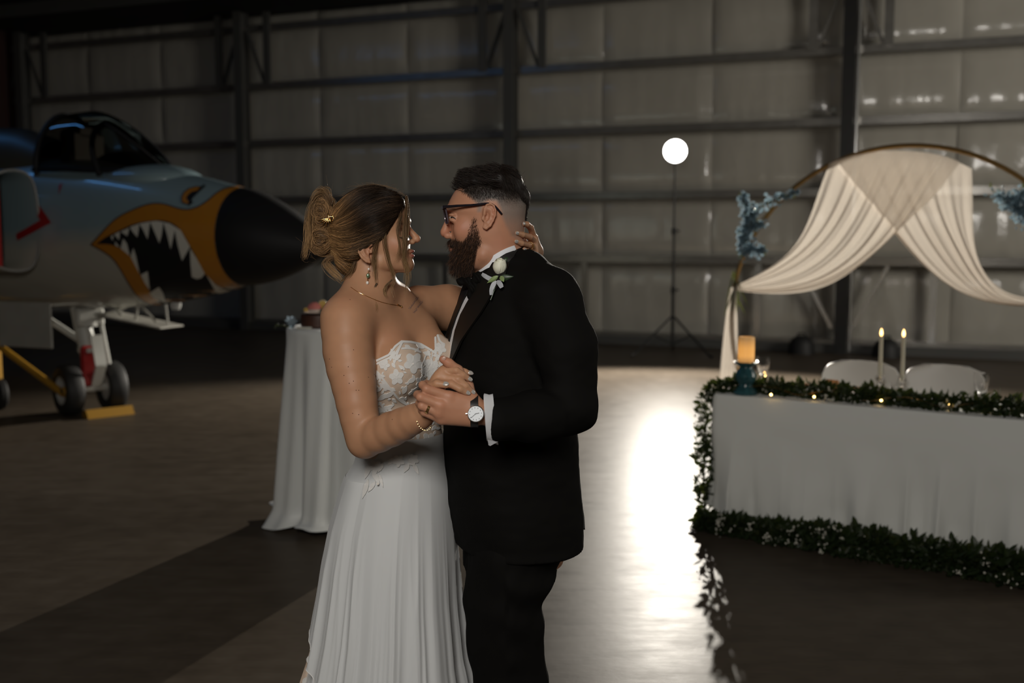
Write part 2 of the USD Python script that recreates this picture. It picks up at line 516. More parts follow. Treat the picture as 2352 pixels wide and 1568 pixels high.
for z in GIRTS:
    m = MB()
    g = 0.0
    # a zed-shaped girt: web and two lips
    m.bar(W(U0, z + 0.045, -0.05), W(U1, z + 0.045, -0.05), 0.19, 0.012)
    m.bar(W(U0, z, 0.045), W(U1, z, 0.045), 0.012, 0.10)
    m.bar(W(U0, z + 0.02, -0.145), W(U1, z + 0.02, -0.145), 0.012, 0.07)
    obj('girt', m, 'steel_girt', wall, smooth=False)
for k, u in enumerate(COLS):
    m = MB()
    top = HT + 0.02
    m.bar(W(u, 0, 0.20), W(u, top, 0.20), 0.155, 0.012, up=WN)
    m.bar(W(u, 0, 0.10), W(u, top, 0.10), 0.012, 0.20, up=WN)
    m.bar(W(u, 0, 0.0), W(u, top, 0.0), 0.15, 0.012, up=WN)
    c_ = obj('column', m, 'black_column' if u > 4 else 'steel_column', wall, smooth=False, label='black steel column' if u > 4 else None)
    if 4 < u < 6:
        obj('conduit', MB().tube([W(u + 0.115, 0.05, 0.16), W(u + 0.115, top, 0.16)], 0.022, 10), 'galvanised', wall)
    for s in (-1, 1):
        m = MB()
        m.bar(W(u + s * 0.47, 3.98, 0.06), W(u + s * 0.47, HT, 0.06), 0.115, 0.05, up=WN)
        obj('brace_post', m, 'steel_column' if u < 4 else 'steel_girt', wall, smooth=False)
        obj('brace', MB().bar(W(u + s * 0.40, 4.02, 0.05), W(u + s * 0.08, 4.86, 0.05), 0.05, 0.03, up=WN), 'steel_column' if u < 4 else 'steel_girt', wall, smooth=False)
        if k >= 2:
            obj('brace_post', MB().bar(W(u + s * 1.12, 0, 0.0), W(u + s * 1.12, 1.22, 0.0), 0.09, 0.05, up=WN), 'galvanised' if u > 4 else 'steel_girt', wall, smooth=False)
            if k >= 3:
                obj('brace', MB().bar(W(u + s * 0.56, 1.16, 0.06), W(u + s * 0.13, 0.33, 0.06), 0.045, 0.03, up=WN), 'galvanised', wall, smooth=False)
obj('baseboard_back', MB().bar(W(U0, 0.06, 0.02), W(U1, 0.06, 0.02), 0.14, 0.12), 'steel_column', smooth=False, kind='structure', label='dark sill channel along the foot of the far wall')


def side_wall(name, a, b, mat, label):
    a, b = np.asarray(a), np.asarray(b)
    t = (b - a) / np.linalg.norm(b - a)
    h = HT + 3.2
    obj(name, MB().bar(a + [0, 0, h / 2], b + [0, 0, h / 2], 0.2, h), mat, smooth=False, kind='structure', label=label)


side_wall('wall_left', W(U0 - .12, 0, -.2), W(U0 - .12, 0, DEPTH), 'dark_red_wall', 'dark red brown end wall of the hangar at the left')
side_wall('wall_right', W(U1 + .12, 0, -.2), W(U1 + .12, 0, DEPTH), 'wall_dull', 'grey end wall of the hangar at the right')
side_wall('wall_front', W(U0, 0, DEPTH + .12), W(U1, 0, DEPTH + .12), 'wall_dull', 'grey wall of the hangar behind the camera')
# the roof rises from the eave of the far wall
r0, r1 = HT, HT + 2.4
cl = MB().add([W(U0 - .2, r0, -.3), W(U1 + .2, r0, -.3), W(U1 + .2, r1, DEPTH + .2), W(U0 - .2, r1, DEPTH + .2),
               W(U0 - .2, r0 + .1, -.3), W(U1 + .2, r0 + .1, -.3), W(U1 + .2, r1 + .1, DEPTH + .2), W(U0 - .2, r1 + .1, DEPTH + .2)],
              [[0, 1, 2, 3], [7, 6, 5, 4], [4, 5, 1, 0], [3, 2, 6, 7], [0, 3, 7, 4], [5, 6, 2, 1]])
ceil = obj('ceiling', cl, 'roof_dark', smooth=False, kind='structure', label='dark sloping hangar roof above the eave')
for k in range(1, 5):
    o = 1.5 * k
    zz = r0 + (r1 - r0) * o / DEPTH - 0.13
    obj('purlin', MB().bar(W(U0, zz, o), W(U1, zz, o), 0.07, 0.2), 'steel_column', ceil, smooth=False)

# ------------------------------------------------------------------ the flash on its stand
base = Fl(1548, 792)
base = np.array([LAMP[0], LAMP[1], 0.0])
st = thing('light_stand', 'tall black light stand with spread tripod legs in front of the far wall', 'light stand', base)
zt = LAMP[2] - 0.20
ZL = np.array([0, 0, 1.0])
obj('pole', MB().tube([(0, 0, 0.12), (0, 0, 0.85)], 0.022).tube([(0, 0, 0.85), (0, 0, 1.62)], 0.017).tube([(0, 0, 1.62), (0, 0, zt)], 0.012), 'black_metal', st)
for zc in (0.85, 1.62):
    obj('collar', MB().lathe([(0, -.045), (.03, -.045), (.033, -.03), (.033, .03), (.03, .045), (0, .045)], (0, 0, zc), 16).tube([(0.03, 0, zc), (0.075, 0, zc)], 0.011), 'black_plastic', st)
for k in range(3):
    g = math.radians(200 + 120 * k)
    d = np.array([math.cos(g), math.sin(g), 0])
    obj('leg', MB().tube([d * 0.02 + ZL * 0.50, d * 0.56 + ZL * 0.02], 0.013).tube([d * 0.56 + ZL * 0.025, d * 0.60 + ZL * 0.012], 0.017), 'black_metal', st)
    obj('strut', MB().tube([d * 0.02 + ZL * 0.14, d * 0.28 + ZL * 0.27], 0.008), 'black_metal', st)
fh = thing('flash_head', 'brightly lit round flash head on top of the black stand', 'studio flash', LAMP)
zx = -LDIR; xx = np.cross(ZL, zx); xx /= np.linalg.norm(xx); yy = np.cross(zx, xx)
RL = np.stack([xx, yy, -zx], 1)       # columns: local axes, local z points where the lamp shines
obj('housing', MB().lathe([(0, -.22), (.05, -.22), (.06, -.20), (.06, -.04), (.10, 0.0), (.155, .055), (.155, .06), (.15, .06), (.10, .01), (0, .01)], (0, 0, 0), 32, RL), 'black_plastic', fh)
obj('diffuser', MB().lathe([(.148, .05), (.12, .068), (.06, .0705), (0.0, .0705)], (0, 0, 0), 32, RL), 'lamp_face', fh, label='white glowing flash face')
obj('mount', MB().tube([(0, 0, -0.195), (0, 0, -0.05)], 0.016), 'black_metal', fh)
# ================================================================== the parked fighter jet
plain('jet_black', (0.010, 0.010, 0.011), 0.55, specular_ior_level=0.25)
plain('jet_orange', (0.42, 0.17, 0.015), 0.30, coat_weight=0.3)
plain('jet_tooth', (0.62, 0.61, 0.55), 0.35)
plain('jet_red', (0.30, 0.012, 0.012), 0.35)
plain('jet_outline', (0.02, 0.025, 0.03), 0.35)
plain('jet_grey', (0.42, 0.41, 0.37), 0.35, vary=(5, 0.08))
plain('jet_lip', (0.20, 0.20, 0.19), 0.35)
plain('jet_white', (0.62, 0.62, 0.58), 0.4)
plain('jet_wheel', (0.50, 0.50, 0.48), 0.4)
plain('jet_olive', (0.06, 0.055, 0.04), 0.4)
plain('jet_seat', (0.03, 0.03, 0.03), 0.6)
plain('yellow_paint', (0.42, 0.22, 0.02), 0.45)
plain('jet_glass', (0.02, 0.022, 0.022), 0.08, specular_ior_level=0.6)
M['canopy_glass'] = usdkit.material(stage, '/World/Looks/canopy_glass', {
    't': ('transparent_bsdf', {'color': (0.20, 0.19, 0.17)}), 'g': ('glossy_bsdf', {'color': (0.9, 0.9, 0.9), 'roughness': 0.05}),
    'f': ('fresnel', {'IOR': 1.45}), 'm': ('mix_closure', {})}, [('f.fac', 'm.fac'), ('t.BSDF', 'm.closure1'), ('g.BSDF', 'm.closure2')], surface='m.closure')
M['jet_skin'] = usdkit.material(stage, '/World/Looks/jet_skin', {
    'g': ('geometry', {}), 's': ('separate_xyz', {}), 'n': ('noise_texture', {'scale': 1.6, 'detail': 3.0}),
    'a': ('math', {'math_type': 'multiply_add', 'value2': 0.30}), 'm': ('map_range', {'from_min': 1.62, 'from_max': 1.80}),
    'r': ('rgb_ramp', {'ramp': [(0.0, (0.40, 0.385, 0.33)), (1.0, (0.215, 0.30, 0.33))]}),
    'p': ('principled_bsdf', {'roughness': 0.30, 'coat_weight': 0.6, 'coat_roughness': 0.05})},
    [('g.position', 's.vector'), ('g.position', 'n.vector'), ('n.fac', 'a.value1'), ('s.z', 'a.value3'), ('a.value', 'm.value'), ('m.result', 'r.fac'), ('r.color', 'p.base_color')], surface='p.BSDF')

JO = Fl(210, 948)                       # the floor point under the nose gear
JS = np.array([-3.4, -2.4, -1.6, -1.0, -0.4, 0.0, 0.5, 0.9, 1.3, 1.70])
JC = np.array([1.66, 1.66, 1.64, 1.62, 1.60, 1.59, 1.575, 1.57, 1.567, 1.565])     # height of the centre line
JH = np.array([0.70, 0.70, 0.69, 0.68, 0.665, 0.65, 0.615, 0.565, 0.49, 0.395])    # half height
JW = np.array([0.62, 0.62, 0.61, 0.60, 0.59, 0.58, 0.555, 0.52, 0.465, 0.395])     # half width


def J(s, t, z):
    s, t, z = np.broadcast_arrays(np.asarray(s, float), np.asarray(t, float), np.asarray(z, float))
    return JO + WD * s[..., None] + WN * t[..., None] + np.array([0, 0, 1.0]) * z[..., None]


def jet_dims(s):
    return interp(s, JS, JC), interp(s, JS, JH), interp(s, JS, JW)


def jet_hit(pp):
    """where the lines of sight through pixels (n x 2) meet the fuselage, as (s, t, z)"""
    o = np.array([0, 0, CAMZ])
    d = np.array([P(x, y, 1.0) for x, y in pp]) - o
    k = np.linspace(6.8, 11.0, 700)
    q = o + d[:, None] * k[:, None] - JO
    s, t, z = q @ WD, q @ WN, q[..., 2]
    c, h, w = jet_dims(s)
    f = (t / w) ** 2 + ((z - c) / h) ** 2 - 1
    lim = (s < 1.700) & (s > -3.4)
    ok = (f < 0) & lim
    i = np.where(ok.any(1), ok.argmax(1), np.where(lim, f, 99).argmin(1))
    r = np.arange(len(d))
    out = np.stack([s[r, i], t[r, i], z[r, i]], 1)
    j = np.maximum(i - 1, 0)
    a = np.where(ok.any(1) & lim[r, j], f[r, j] / (f[r, j] - f[r, i] + 1e-12), 1.0)[:, None]
    return np.stack([s[r, j], t[r, j], z[r, j]], 1) * (1 - a) + out * a


def decal(poly_px, lift, step=7.0):
    """a painted shape on the flank of the fuselage, lying lift above the skin"""
    poly = Polygon(poly_px).buffer(0).segmentize(step)
    out = MB()
    for g in getattr(poly, 'geoms', [poly]):
        x0, y0, x1, y1 = g.bounds
        cells = []
        st = step * 1.5
        for i in np.arange(x0, x1, st):
            for j in np.arange(y0, y1, st):
                c = g.intersection(Polygon([(i, j), (i + st, j), (i + st, j + st), (i, j + st)]))
                cells += [k for k in getattr(c, 'geoms', [c]) if k.geom_type == 'Polygon' and k.area > 0.02]
        V, F, n = [], [], 0
        for c in cells:
            v, f = trimesh.creation.triangulate_polygon(c, engine='earcut')
            V.append(v); F.append(np.asarray(f) + n); n += len(v)
        m_ = trimesh.Trimesh(np.hstack([np.round(np.vstack(V), 4), np.zeros((n, 1))]), np.vstack(F), process=True)
        q = jet_hit(m_.vertices[:, :2])
        cc, hh, ww = jet_dims(q[:, 0])
        k = (1 + lift / 0.5) / np.maximum(np.sqrt((q[:, 1] / ww) ** 2 + ((q[:, 2] - cc) / hh) ** 2), 1e-6)
        out.add(J(q[:, 0], q[:, 1] * k, cc + (q[:, 2] - cc) * k), m_.faces)
    return out


jet = thing('fighter_jet', 'parked pale blue fighter jet with orange lipped shark mouth and black nose cone', 'jet', (0, 0, 0))
ss = np.linspace(-3.4, 1.70, 80)
th = np.linspace(0, 2 * np.pi, 97)[:-1]
c, h, w = jet_dims(ss)
body = MB().grid(J(ss[:, None] + 0 * th, w[:, None] * np.cos(th), c[:, None] + h[:, None] * np.sin(th)), wrap=True, flip=True)
fus = obj('fuselage', body, 'jet_skin', jet, smooth=True)
# the nose cone
RS = np.array([1.70, 1.82, 1.95, 2.10, 2.25, 2.38, 2.48, 2.53])
RR = np.array([0.398, 0.378, 0.340, 0.278, 0.198, 0.115, 0.045, 0.0])
RC = np.array([1.565, 1.557, 1.545, 1.528, 1.51, 1.495, 1.482, 1.477])
sr = np.linspace(1.70, 2.53, 40)
rr, rc = interp(sr, RS, RR), interp(sr, RS, RC)
obj('nose_cone', MB().grid(J(sr[:, None] + 0 * th, rr[:, None] * np.cos(th), rc[:, None] + rr[:, None] * np.sin(th)), wrap=True, flip=True), 'jet_black', jet, smooth=True)


def cr(pts):
    return [(x / 3.2667, y / 3.2667 + 220) for x, y in pts]


up_out = cr([(690, 1115), (760, 1040), (870, 930), (1000, 860), (1110, 820), (1190, 812), (1260, 825), (1340, 850), (1420, 857), (1500, 830), (1580, 775), (1650, 720), (1750, 685), (1850, 672)])
lo_out = cr([(690, 1115), (745, 1145), (830, 1200), (890, 1270), (950, 1370), (1000, 1450), (1060, 1520), (1130, 1556)])
up_in = cr([(725, 1112), (800, 1060), (900, 1010), (1000, 965), (1100, 943), (1200, 935), (1280, 950), (1350, 1000), (1420, 1110), (1480, 1220), (1540, 1330), (1620, 1410), (1700, 1446), (1770, 1458)])
lo_in = cr([(725, 1112), (830, 1115), (900, 1140), (960, 1180), (1010, 1250), (1050, 1330), (1090, 1400), (1140, 1480), (1200, 1535)])
U_o, L_o, U_i, L_i = (spline(np.array(p), 60) for p in (up_out, lo_out, up_in, lo_in))
rim = []                                    # the rim of the nose cone, near side, in the picture
for a in np.linspace(88, -72, 40):
    q = J(1.695, 0.395 * math.cos(math.radians(a)), 1.565 + 0.395 * math.sin(math.radians(a))) - [0, 0, CAMZ]
    c_, s_ = math.cos(PITCH), math.sin(PITCH)
    dep, hgt = q[1] * c_ - q[2] * s_, q[1] * s_ + q[2] * c_
    rim.append((PW / 2 + FPX * q[0] / dep, PH / 2 - FPX * hgt / dep))
belly = [(560, 667), (500, 684), (440, 694), (367, 700)]
whole = Polygon(np.vstack([U_o, rim, belly, L_o[::-1]])).buffer(0)
inner = Polygon(np.vstack([U_i, [(545, 669), (500, 682), (440, 692), (374, 698)], L_i[::-1]])).buffer(0)
obj('mouth_outline', decal(list(max(getattr(whole.buffer(3.2), 'geoms', [whole.buffer(3.2)]), key=lambda g: g.area).exterior.coords), 0.002), 'jet_outline', jet, smooth=True)
lipsh = whole.difference(inner)
lm = MB()
for g in getattr(lipsh, 'geoms', [lipsh]):
    if g.area > 30:
        a_ = decal(list(g.exterior.coords), 0.004)
        lm.add(*a_.arrays())
obj('lip', lm, 'jet_orange', jet, smooth=True, label='orange painted lip')
obj('mouth', decal(list(inner.exterior.coords), 0.006), 'jet_black', jet, smooth=True, label='black painted mouth')
teeth = [[(1310, 978), (1360, 1010), (1430, 1130), (1370, 1235), (1338, 1120)], [(1230, 948), (1280, 960), (1320, 985), (1285, 1150), (1258, 1040)],
         [(1130, 945), (1180, 940), (1230, 948), (1216, 1050), (1200, 1105), (1168, 1030)], [(1050, 960), (1130, 945), (1122, 1010), (1112, 1075), (1082, 1010)],
         [(980, 985), (1050, 960), (1045, 1010), (1035, 1060), (1000, 1020)], [(910, 1018), (975, 990), (970, 1020), (960, 1052)],
         [(862, 1040), (905, 1018), (900, 1082)], [(836, 1055), (858, 1045), (850, 1088)],
         [(930, 1070), (958, 1110), (980, 1200), (910, 1142)], [(1005, 1140), (1025, 1200), (1052, 1332), (985, 1205)],
         [(1060, 1338), (1112, 1312), (1128, 1452), (1090, 1400)], [(1195, 1428), (1225, 1470), (1245, 1545), (1160, 1510), (1120, 1475)],
         [(868, 1090), (905, 1136), (870, 1122)], [(1430, 1140), (1480, 1220), (1540, 1330), (1515, 1360), (1480, 1370), (1442, 1354), (1434, 1260)],
         [(1552, 1340), (1620, 1412), (1700, 1448), (1760, 1462), (1640, 1476), (1620, 1465)]]
for t_ in teeth:
    obj('tooth', decal(cr(t_), 0.008, 5.0), 'jet_tooth', jet, smooth=True)
ey = cr([(1372, 800), (1368, 765), (1385, 730), (1420, 702), (1470, 688), (1505, 690), (1490, 712), (1440, 722), (1408, 750), (1402, 780), (1420, 800), (1410, 812)])
obj('eye', decal(list(Polygon(ey).buffer(2.5).exterior.coords), 0.004, 4.0), 'jet_outline', jet, smooth=True)
obj('eye_iris', decal(ey, 0.006, 4.0), 'jet_orange', jet, smooth=True)
obj('eye_pupil', decal(cr([(1400, 770), (1430, 735), (1480, 715), (1532, 668), (1545, 680), (1450, 770), (1440, 790), (1455, 800), (1415, 835), (1425, 790)]), 0.008, 4.0), 'jet_black', jet, smooth=True)
obj('stencil', decal([(136, 425), (144, 420), (140, 435), (135, 447)], 0.003, 4.0), 'jet_red', jet, smooth=True)
# the air intake on the near flank, with its mirror twin: a lip, a red cover inside, a red warning chevron
for sd in (1, -1):
    pr = np.array([(0.585, 2.00), (0.66, 2.09), (0.82, 2.10), (0.98, 2.00), (1.06, 1.80), (1.06, 1.52), (0.98, 1.36), (0.82, 1.29), (0.66, 1.30), (0.585, 1.40)])
    cen = pr.mean(0)
    ring = spline(np.hstack([pr, np.zeros((len(pr), 1))]), 64, closed=True)[:, :2]
    secs = []
    for (s0, k) in ((-3.4, 1.10), (-1.2, 1.06), (-0.36, 1.03), (-0.07, 1.0), (-0.035, 0.975), (-0.05, 0.945), (-0.2, 0.91), (-0.8, 0.88)):
        q = cen + (ring - cen) * k
        secs.append(J(np.full(64, s0) + 0.18 * (1.06 - q[:, 0]) * (s0 > -.4), sd * q[:, 0], q[:, 1]))
    obj('intake', MB().grid(np.array(secs), wrap=True, flip=sd > 0), 'jet_skin', jet, smooth=50)
    q = cen + (ring - cen) * 0.92
    q[:, 0] = np.maximum(q[:, 0], 0.80)
    v = J(np.full(64, -0.10), sd * q[:, 0], q[:, 1])
    cm = MB().add(np.vstack([v, v.mean(0)]), [[k, (k + 1) % 64, 64] if sd < 0 else [(k + 1) % 64, k, 64] for k in range(64)])
    obj('intake_cover', cm, 'jet_red', jet, smooth=False, label='red intake cover')
    li = MB().tube(J(np.full(64, -0.035) + 0.18 * (1.06 - ring[:, 0]), sd * (cen + (ring - cen) * 0.985)[:, 0], (cen + (ring - cen) * 0.985)[:, 1]), 0.011, 8, closed=True)
    obj('intake_lip', li, 'jet_lip', jet)
chv = Polygon([(42, 424), (58, 424), (119, 512), (96, 511)]).union(Polygon([(119, 511), (40, 553), (38, 537), (93, 506)]))
obj('chevron', decal(list(chv.exterior.coords), 0.004), 'jet_red', jet, smooth=True, label='red painted warning chevron')
# cockpit canopy: windscreen and hood in a frame, standing on the upper deck
cs = np.linspace(-0.16, 0.98, 36)
ch = interp(cs, [-0.16, 0.0, 0.18, 0.38, 0.65, 0.85, 0.98], [0.47, 0.50, 0.51, 0.46, 0.29, 0.13, 0.0])
cw = interp(cs, [-0.16, 0.0, 0.18, 0.38, 0.65, 0.85, 0.98], [0.38, 0.39, 0.39, 0.37, 0.29, 0.19, 0.06])
cb = interp(cs, [-0.16, 0.0, 0.18, 0.38, 0.65, 0.85, 0.98], [2.13, 2.13, 2.13, 2.12, 2.11, 2.10, 2.09])
tt = np.linspace(0, np.pi, 30)
dome = J(cs[:, None] + 0 * tt, cw[:, None] * np.cos(tt), cb[:, None] + ch[:, None] * np.sin(tt))
obj('canopy', MB().grid(dome, flip=True), 'canopy_glass', jet, smooth=True, label='dark clear cockpit canopy')


def bow(s0, r, lean=0.0):
    i = [float(interp(s0, cs, k)) for k in (ch, cw, cb)]
    a = np.linspace(-0.12, np.pi + 0.12, 30)
    return J(s0 - lean * np.sin(a), (i[1] + .004) * np.cos(a), i[2] + (i[0] + .004) * np.sin(a))


fm = MB().tube(bow(-0.12, .03), 0.026, 8).tube(bow(0.50, .02, 0.18), 0.024, 8)
for sd in (1, -1):
    fm.tube(J(cs, sd * cw, cb), 0.022, 8)
    fm.tube(J(cs[18:], sd * cw[18:] * 0.45, (cb + ch * 0.88)[18:]), 0.012, 6)
obj('canopy_frame', fm, 'jet_black', jet)
obj('cockpit_coaming', MB().sphere(J(0.50, 0, 2.16), (0.30, 0.24, 0.13), 3, np.stack([WD, WN, [0, 0, 1]], 1)), 'jet_seat', jet, smooth=True)
sm = MB()
sm.box(J(0.02, 0, 2.22), (0.16, 0.42, 0.52), np.stack([WD, WN, [0, 0, 1]], 1), 0.04)
sm.box(J(0.03, 0, 2.46), (0.14, 0.28, 0.16), np.stack([WD, WN, [0, 0, 1]], 1), 0.04)
obj('ejection_seat', sm, 'jet_seat', jet)
# the spine behind the canopy
sp = np.linspace(-3.4, -0.24, 24)
sh = interp(sp, [-3.4, -1.6, -0.6, -0.24], [0.42, 0.43, 0.40, 0.28])
sw = interp(sp, [-3.4, -1.6, -0.6, -0.24], [0.34, 0.38, 0.36, 0.30])
obj('spine', MB().grid(J(sp[:, None] + 0 * tt, sw[:, None] * np.cos(tt), 2.12 + sh[:, None] * np.sin(tt)), flip=True), 'jet_olive', jet, smooth=True, label='dark olive spine behind the canopy')
# windscreen fairing on the near side
obj('windscreen_sill', MB().sphere(J(0.72, 0, 2.03), (0.52, 0.36, 0.15), 3, np.stack([WD, WN, [0, 0, 1]], 1)), 'jet_skin', jet, smooth=True)
# nose gear
GA = math.radians(42)
AX = np.array([math.cos(GA), math.sin(GA), 0.0])            # axle, the wheels are steered
FW = np.array([AX[1], -AX[0], 0.0])
zu = np.array([0, 0, 1.0])
for sd in (-1, 1):
    c0 = JO + AX * 0.19 * sd + zu * 0.225
    Rw = np.stack([FW, zu, AX * -1], 1) if sd < 0 else np.stack([FW, zu * -1, AX], 1)
    wh = obj('tyre', MB().lathe([(.125, -.07), (.20, -.075), (.222, -.05), (.226, 0), (.222, .05), (.20, .075), (.125, .07)], c0, 40, Rw), 'black_rubber', jet, smooth=40)
    obj('hub', MB().lathe([(0, .03), (.03, .045), (.04, .02), (.09, .03), (.115, .065), (.128, .07), (.128, -.05), (0, -.05)], c0, 40, Rw), 'jet_wheel', wh, smooth=30)
    obj('hub_cap', MB().lathe([(0, .075), (.022, .07), (.03, .03)], c0, 20, Rw), 'black_rubber', wh, smooth=30)
top = JO + zu * 1.02 - WD * 0.10
gs = MB().tube([JO - AX * 0.2 + zu * .225, JO + AX * 0.2 + zu * .225], 0.035, 12)
gs.tube([JO + zu * .22, JO + zu * .55], 0.048, 14).tube([JO + zu * .52, top - zu * 0.05], 0.075, 16)
gs.tube([JO + zu * .55, JO + zu * .59], 0.095, 16).tube([JO + zu * .78, JO + zu * .83], 0.10, 16)
gs.box(JO + zu * .86 + FW * .03, (0.24, 0.12, 0.16), np.stack([AX, FW, zu], 1), 0.02)
obj('strut', gs, 'jet_white', jet)
sc = MB()
sc.bar(JO + FW * .10 + zu * .70 + AX * .03, JO + FW * .19 + zu * .44 + AX * .03, 0.10, 0.025)
sc.bar(JO + FW * .19 + zu * .44 + AX * .03, JO + FW * .06 + zu * .25 + AX * .03, 0.09, 0.025)
sc.tube([JO + AX * .10 + zu * .80 + FW * .05, JO + AX * .17 + zu * .32 + FW * .06], 0.018)
obj('torque_link', sc, 'jet_white', jet)
obj('strut_sleeve', MB().box(JO + zu * .43 - AX * .02 + FW * .055, (0.15, 0.05, 0.36), np.stack([AX, FW, zu], 1), 0.02), 'jet_red', jet, label='red strut cover')
obj('drag_brace', MB().tube([JO + zu * .60, J(-0.75, 0.05, 1.0)], 0.03).tube([JO + zu * .80, J(0.45, -.1, 1.0)], 0.02), 'jet_white', jet)
Rj = np.stack([WD, WN, zu], 1)
obj('gear_door', MB().box(J(-0.42, 0.30, 0.80), (0.62, 0.02, 0.40), Rj, 0.008), 'jet_grey', jet, label='pale grey hanging gear door')
fd = MB().box(J(0.62, 0.06, 0.855), (0.72, 0.30, 0.016), Rj @ rot([0, 1, 0], 8), 0.006)
fd.tube([J(0.34, .05, 0.99), J(0.45, .05, .86)], 0.014).tube([J(0.66, .1, 1.0), J(0.62, .1, .86)], 0.012).tube([J(0.86, .0, 1.02), J(0.88, .0, .83)], 0.010).tube([J(0.66, .1, 1.0), J(0.84, .1, .85)], 0.012)
obj('forward_gear_door', fd, 'jet_grey', jet)
obj('landing_light', MB().lathe([(0, 0), (.03, .0), (.045, .03), (.045, .06), (0, .06)], J(1.02, .06, .955), 20), 'jet_wheel', jet)

tb = thing('tow_bar', 'yellow tow bar running left from the jet nose wheels', 'tow bar', (0, 0, 0))
a0, a1 = JO - AX * 0.24 + zu * 0.20, P(-120, 706, 9.9)
obj('bar', MB().tube([a0, a1], 0.032, 10).tube([a0 + AX * .0, a0 + AX * .05 + zu * .02], 0.05, 10), 'yellow_paint', tb)
obj('wheel', MB().lathe([(.05, -.04), (.12, -.04), (.14, -.02), (.14, .02), (.12, .04), (.05, .04)], [*(a0 + (a1 - a0) * .55)[:2], .142], 24, np.stack([zu, FW, AX], 1)), 'black_rubber', tb)
obj('wheel_fork', MB().bar([*(a0 + (a1 - a0) * .55)[:2], .14], a0 + (a1 - a0) * .55, 0.06, 0.03), 'yellow_paint', tb)
ck = thing('wheel_chock', 'yellow wooden chock on the floor against the jet nose wheel', 'wheel chock', (0, 0, 0))
k0, k1 = Fl(186, 957), Fl(292, 945)
kd = (k1 - k0) / np.linalg.norm(k1 - k0)
tri = Polygon([(-.07, 0), (.07, 0), (.05, .055), (-.02, .075)])
obj('block', MB().prism(tri, float(np.linalg.norm(k1 - k0)), k0 + np.cross(kd, zu) * 0.10, np.cross(zu, kd) * 1.0, zu), 'yellow_paint', ck, smooth=False)
# ================================================================== the sweetheart table
TH = 0.725
T0 = Fl(1640, 905, TH)                                    # front left corner of the table top
TD = Fl(2352, 966, TH) - T0; TD[2] = 0; TD /= np.linalg.norm(TD)
TB = np.array([-TD[1], TD[0], 0.0])                        # towards the back of the table
if TB[1] < 0:
    TB = -TB
TL, TW = 2.10, 0.56
zu = np.array([0, 0, 1.0])


def T(u, v, z):
    """a point by its place along the table, across it and its height above the floor"""
    u, v, z = np.broadcast_arrays(np.asarray(u, float), np.asarray(v, float), np.asarray(z, float))
    return T0 * [1, 1, 0] + TD * u[..., None] + TB * v[..., None] + zu * z[..., None]


RT = np.stack([TD, TB, zu], 1)
tab = thing('banquet_table', 'long folding table hidden under the white cloth beneath the arch', 'table', (0, 0, 0))
obj('tabletop', MB().box(T(TL / 2, TW / 2, TH - .03), (TL - .02, TW - .02, .04), RT, .01), 'table_plastic', tab)
for u in (0.2, TL - 0.2):
    obj('leg', MB().tube([T(u, .12, .0), T(u, .12, TH - .05)], 0.015).tube([T(u, TW - .12, .0), T(u, TW - .12, TH - .05)], 0.015).tube([T(u, .12, .25), T(u, TW - .12, .25)], 0.012), 'steel_girt', tab)
# the cloth: a sheet over the top whose front and ends hang almost to the floor in folds
nu, nv = 260, 60
per = [(0.0, 0.92), (0, 0)]


def cloth_ring():
    """points of the table's edge (closed), with the outward direction and the running length"""
    pts, out = [], []
    r = 0.03
    for (cu, cv, a0) in ((r, r, 180), (TL - r, r, 270), (TL - r, TW - r, 0), (r, TW - r, 90)):
        for a in np.linspace(a0, a0 + 90, 9):
            pts.append((cu + r * math.cos(math.radians(a)), cv + r * math.sin(math.radians(a))))
            out.append((math.cos(math.radians(a)), math.sin(math.radians(a))))
    pts, out = np.array(pts), np.array(out)
    P2, O2 = [], []
    for i in range(len(pts)):
        j = (i + 1) % len(pts)
        L = np.linalg.norm(pts[j] - pts[i])
        n = max(1, int(L / 0.010))
        for k in range(n):
            P2.append(pts[i] + (pts[j] - pts[i]) * k / n); O2.append(out[i] + (out[j] - out[i]) * k / n)
    return np.array(P2), np.array(O2)


cp, co = cloth_ring()
sl = np.arange(len(cp)) * 0.010
rows = []
ZZ = np.linspace(0, 1, 46)
for k, q in enumerate(ZZ):
    drop = q * np.interp(cp[:, 1], [.30, TW], [TH - 0.012, .20])
    f = np.clip((q - 0.30) / 0.5, 0, 1) ** 1.2
    fold = (meshkit.fbm(np.stack([sl * 7, np.full_like(sl, q * 0.5), 0 * sl], -1), 2, seed=2) - 0.5) * 0.16
    sharp = np.abs(np.sin(sl * 15 + 5 * meshkit.noise(np.stack([sl * 2.1, 0 * sl, 0 * sl], -1), 4))) ** 0.5 * -0.075 * meshkit.noise(np.stack([sl * 3.7, 0 * sl, 0 * sl + 3], -1), 6) * 1.2 - 0.010 * np.abs(np.sin(sl * 23 + 4 * meshkit.noise(np.stack([sl * 3, 0 * sl, 0 * sl], -1), 9))) ** 0.5
    sag = (meshkit.fbm(np.stack([sl * 2, np.full_like(sl, q * 3), 0 * sl + 4], -1), 2, seed=8) - 0.5) * 0.03 * min(1, q * 4)
    amt = 0.01 + (fold + sharp + 0.02) * f + sag + 0.045 * q
    hem = 0.02 * np.maximum(0, 1 - np.abs(sl - (sl[-1])) / 0.3)
    lift = (0.035 + 0.05 * np.exp(-((cp[:, 0] - 0.02) / 0.08) ** 2 - (cp[:, 1] / 0.2) ** 2)) * q
    g = cp + co * amt[:, None]
    rows.append(T(g[:, 0], g[:, 1], TH + 0.002 - drop + lift * (q > 0)))
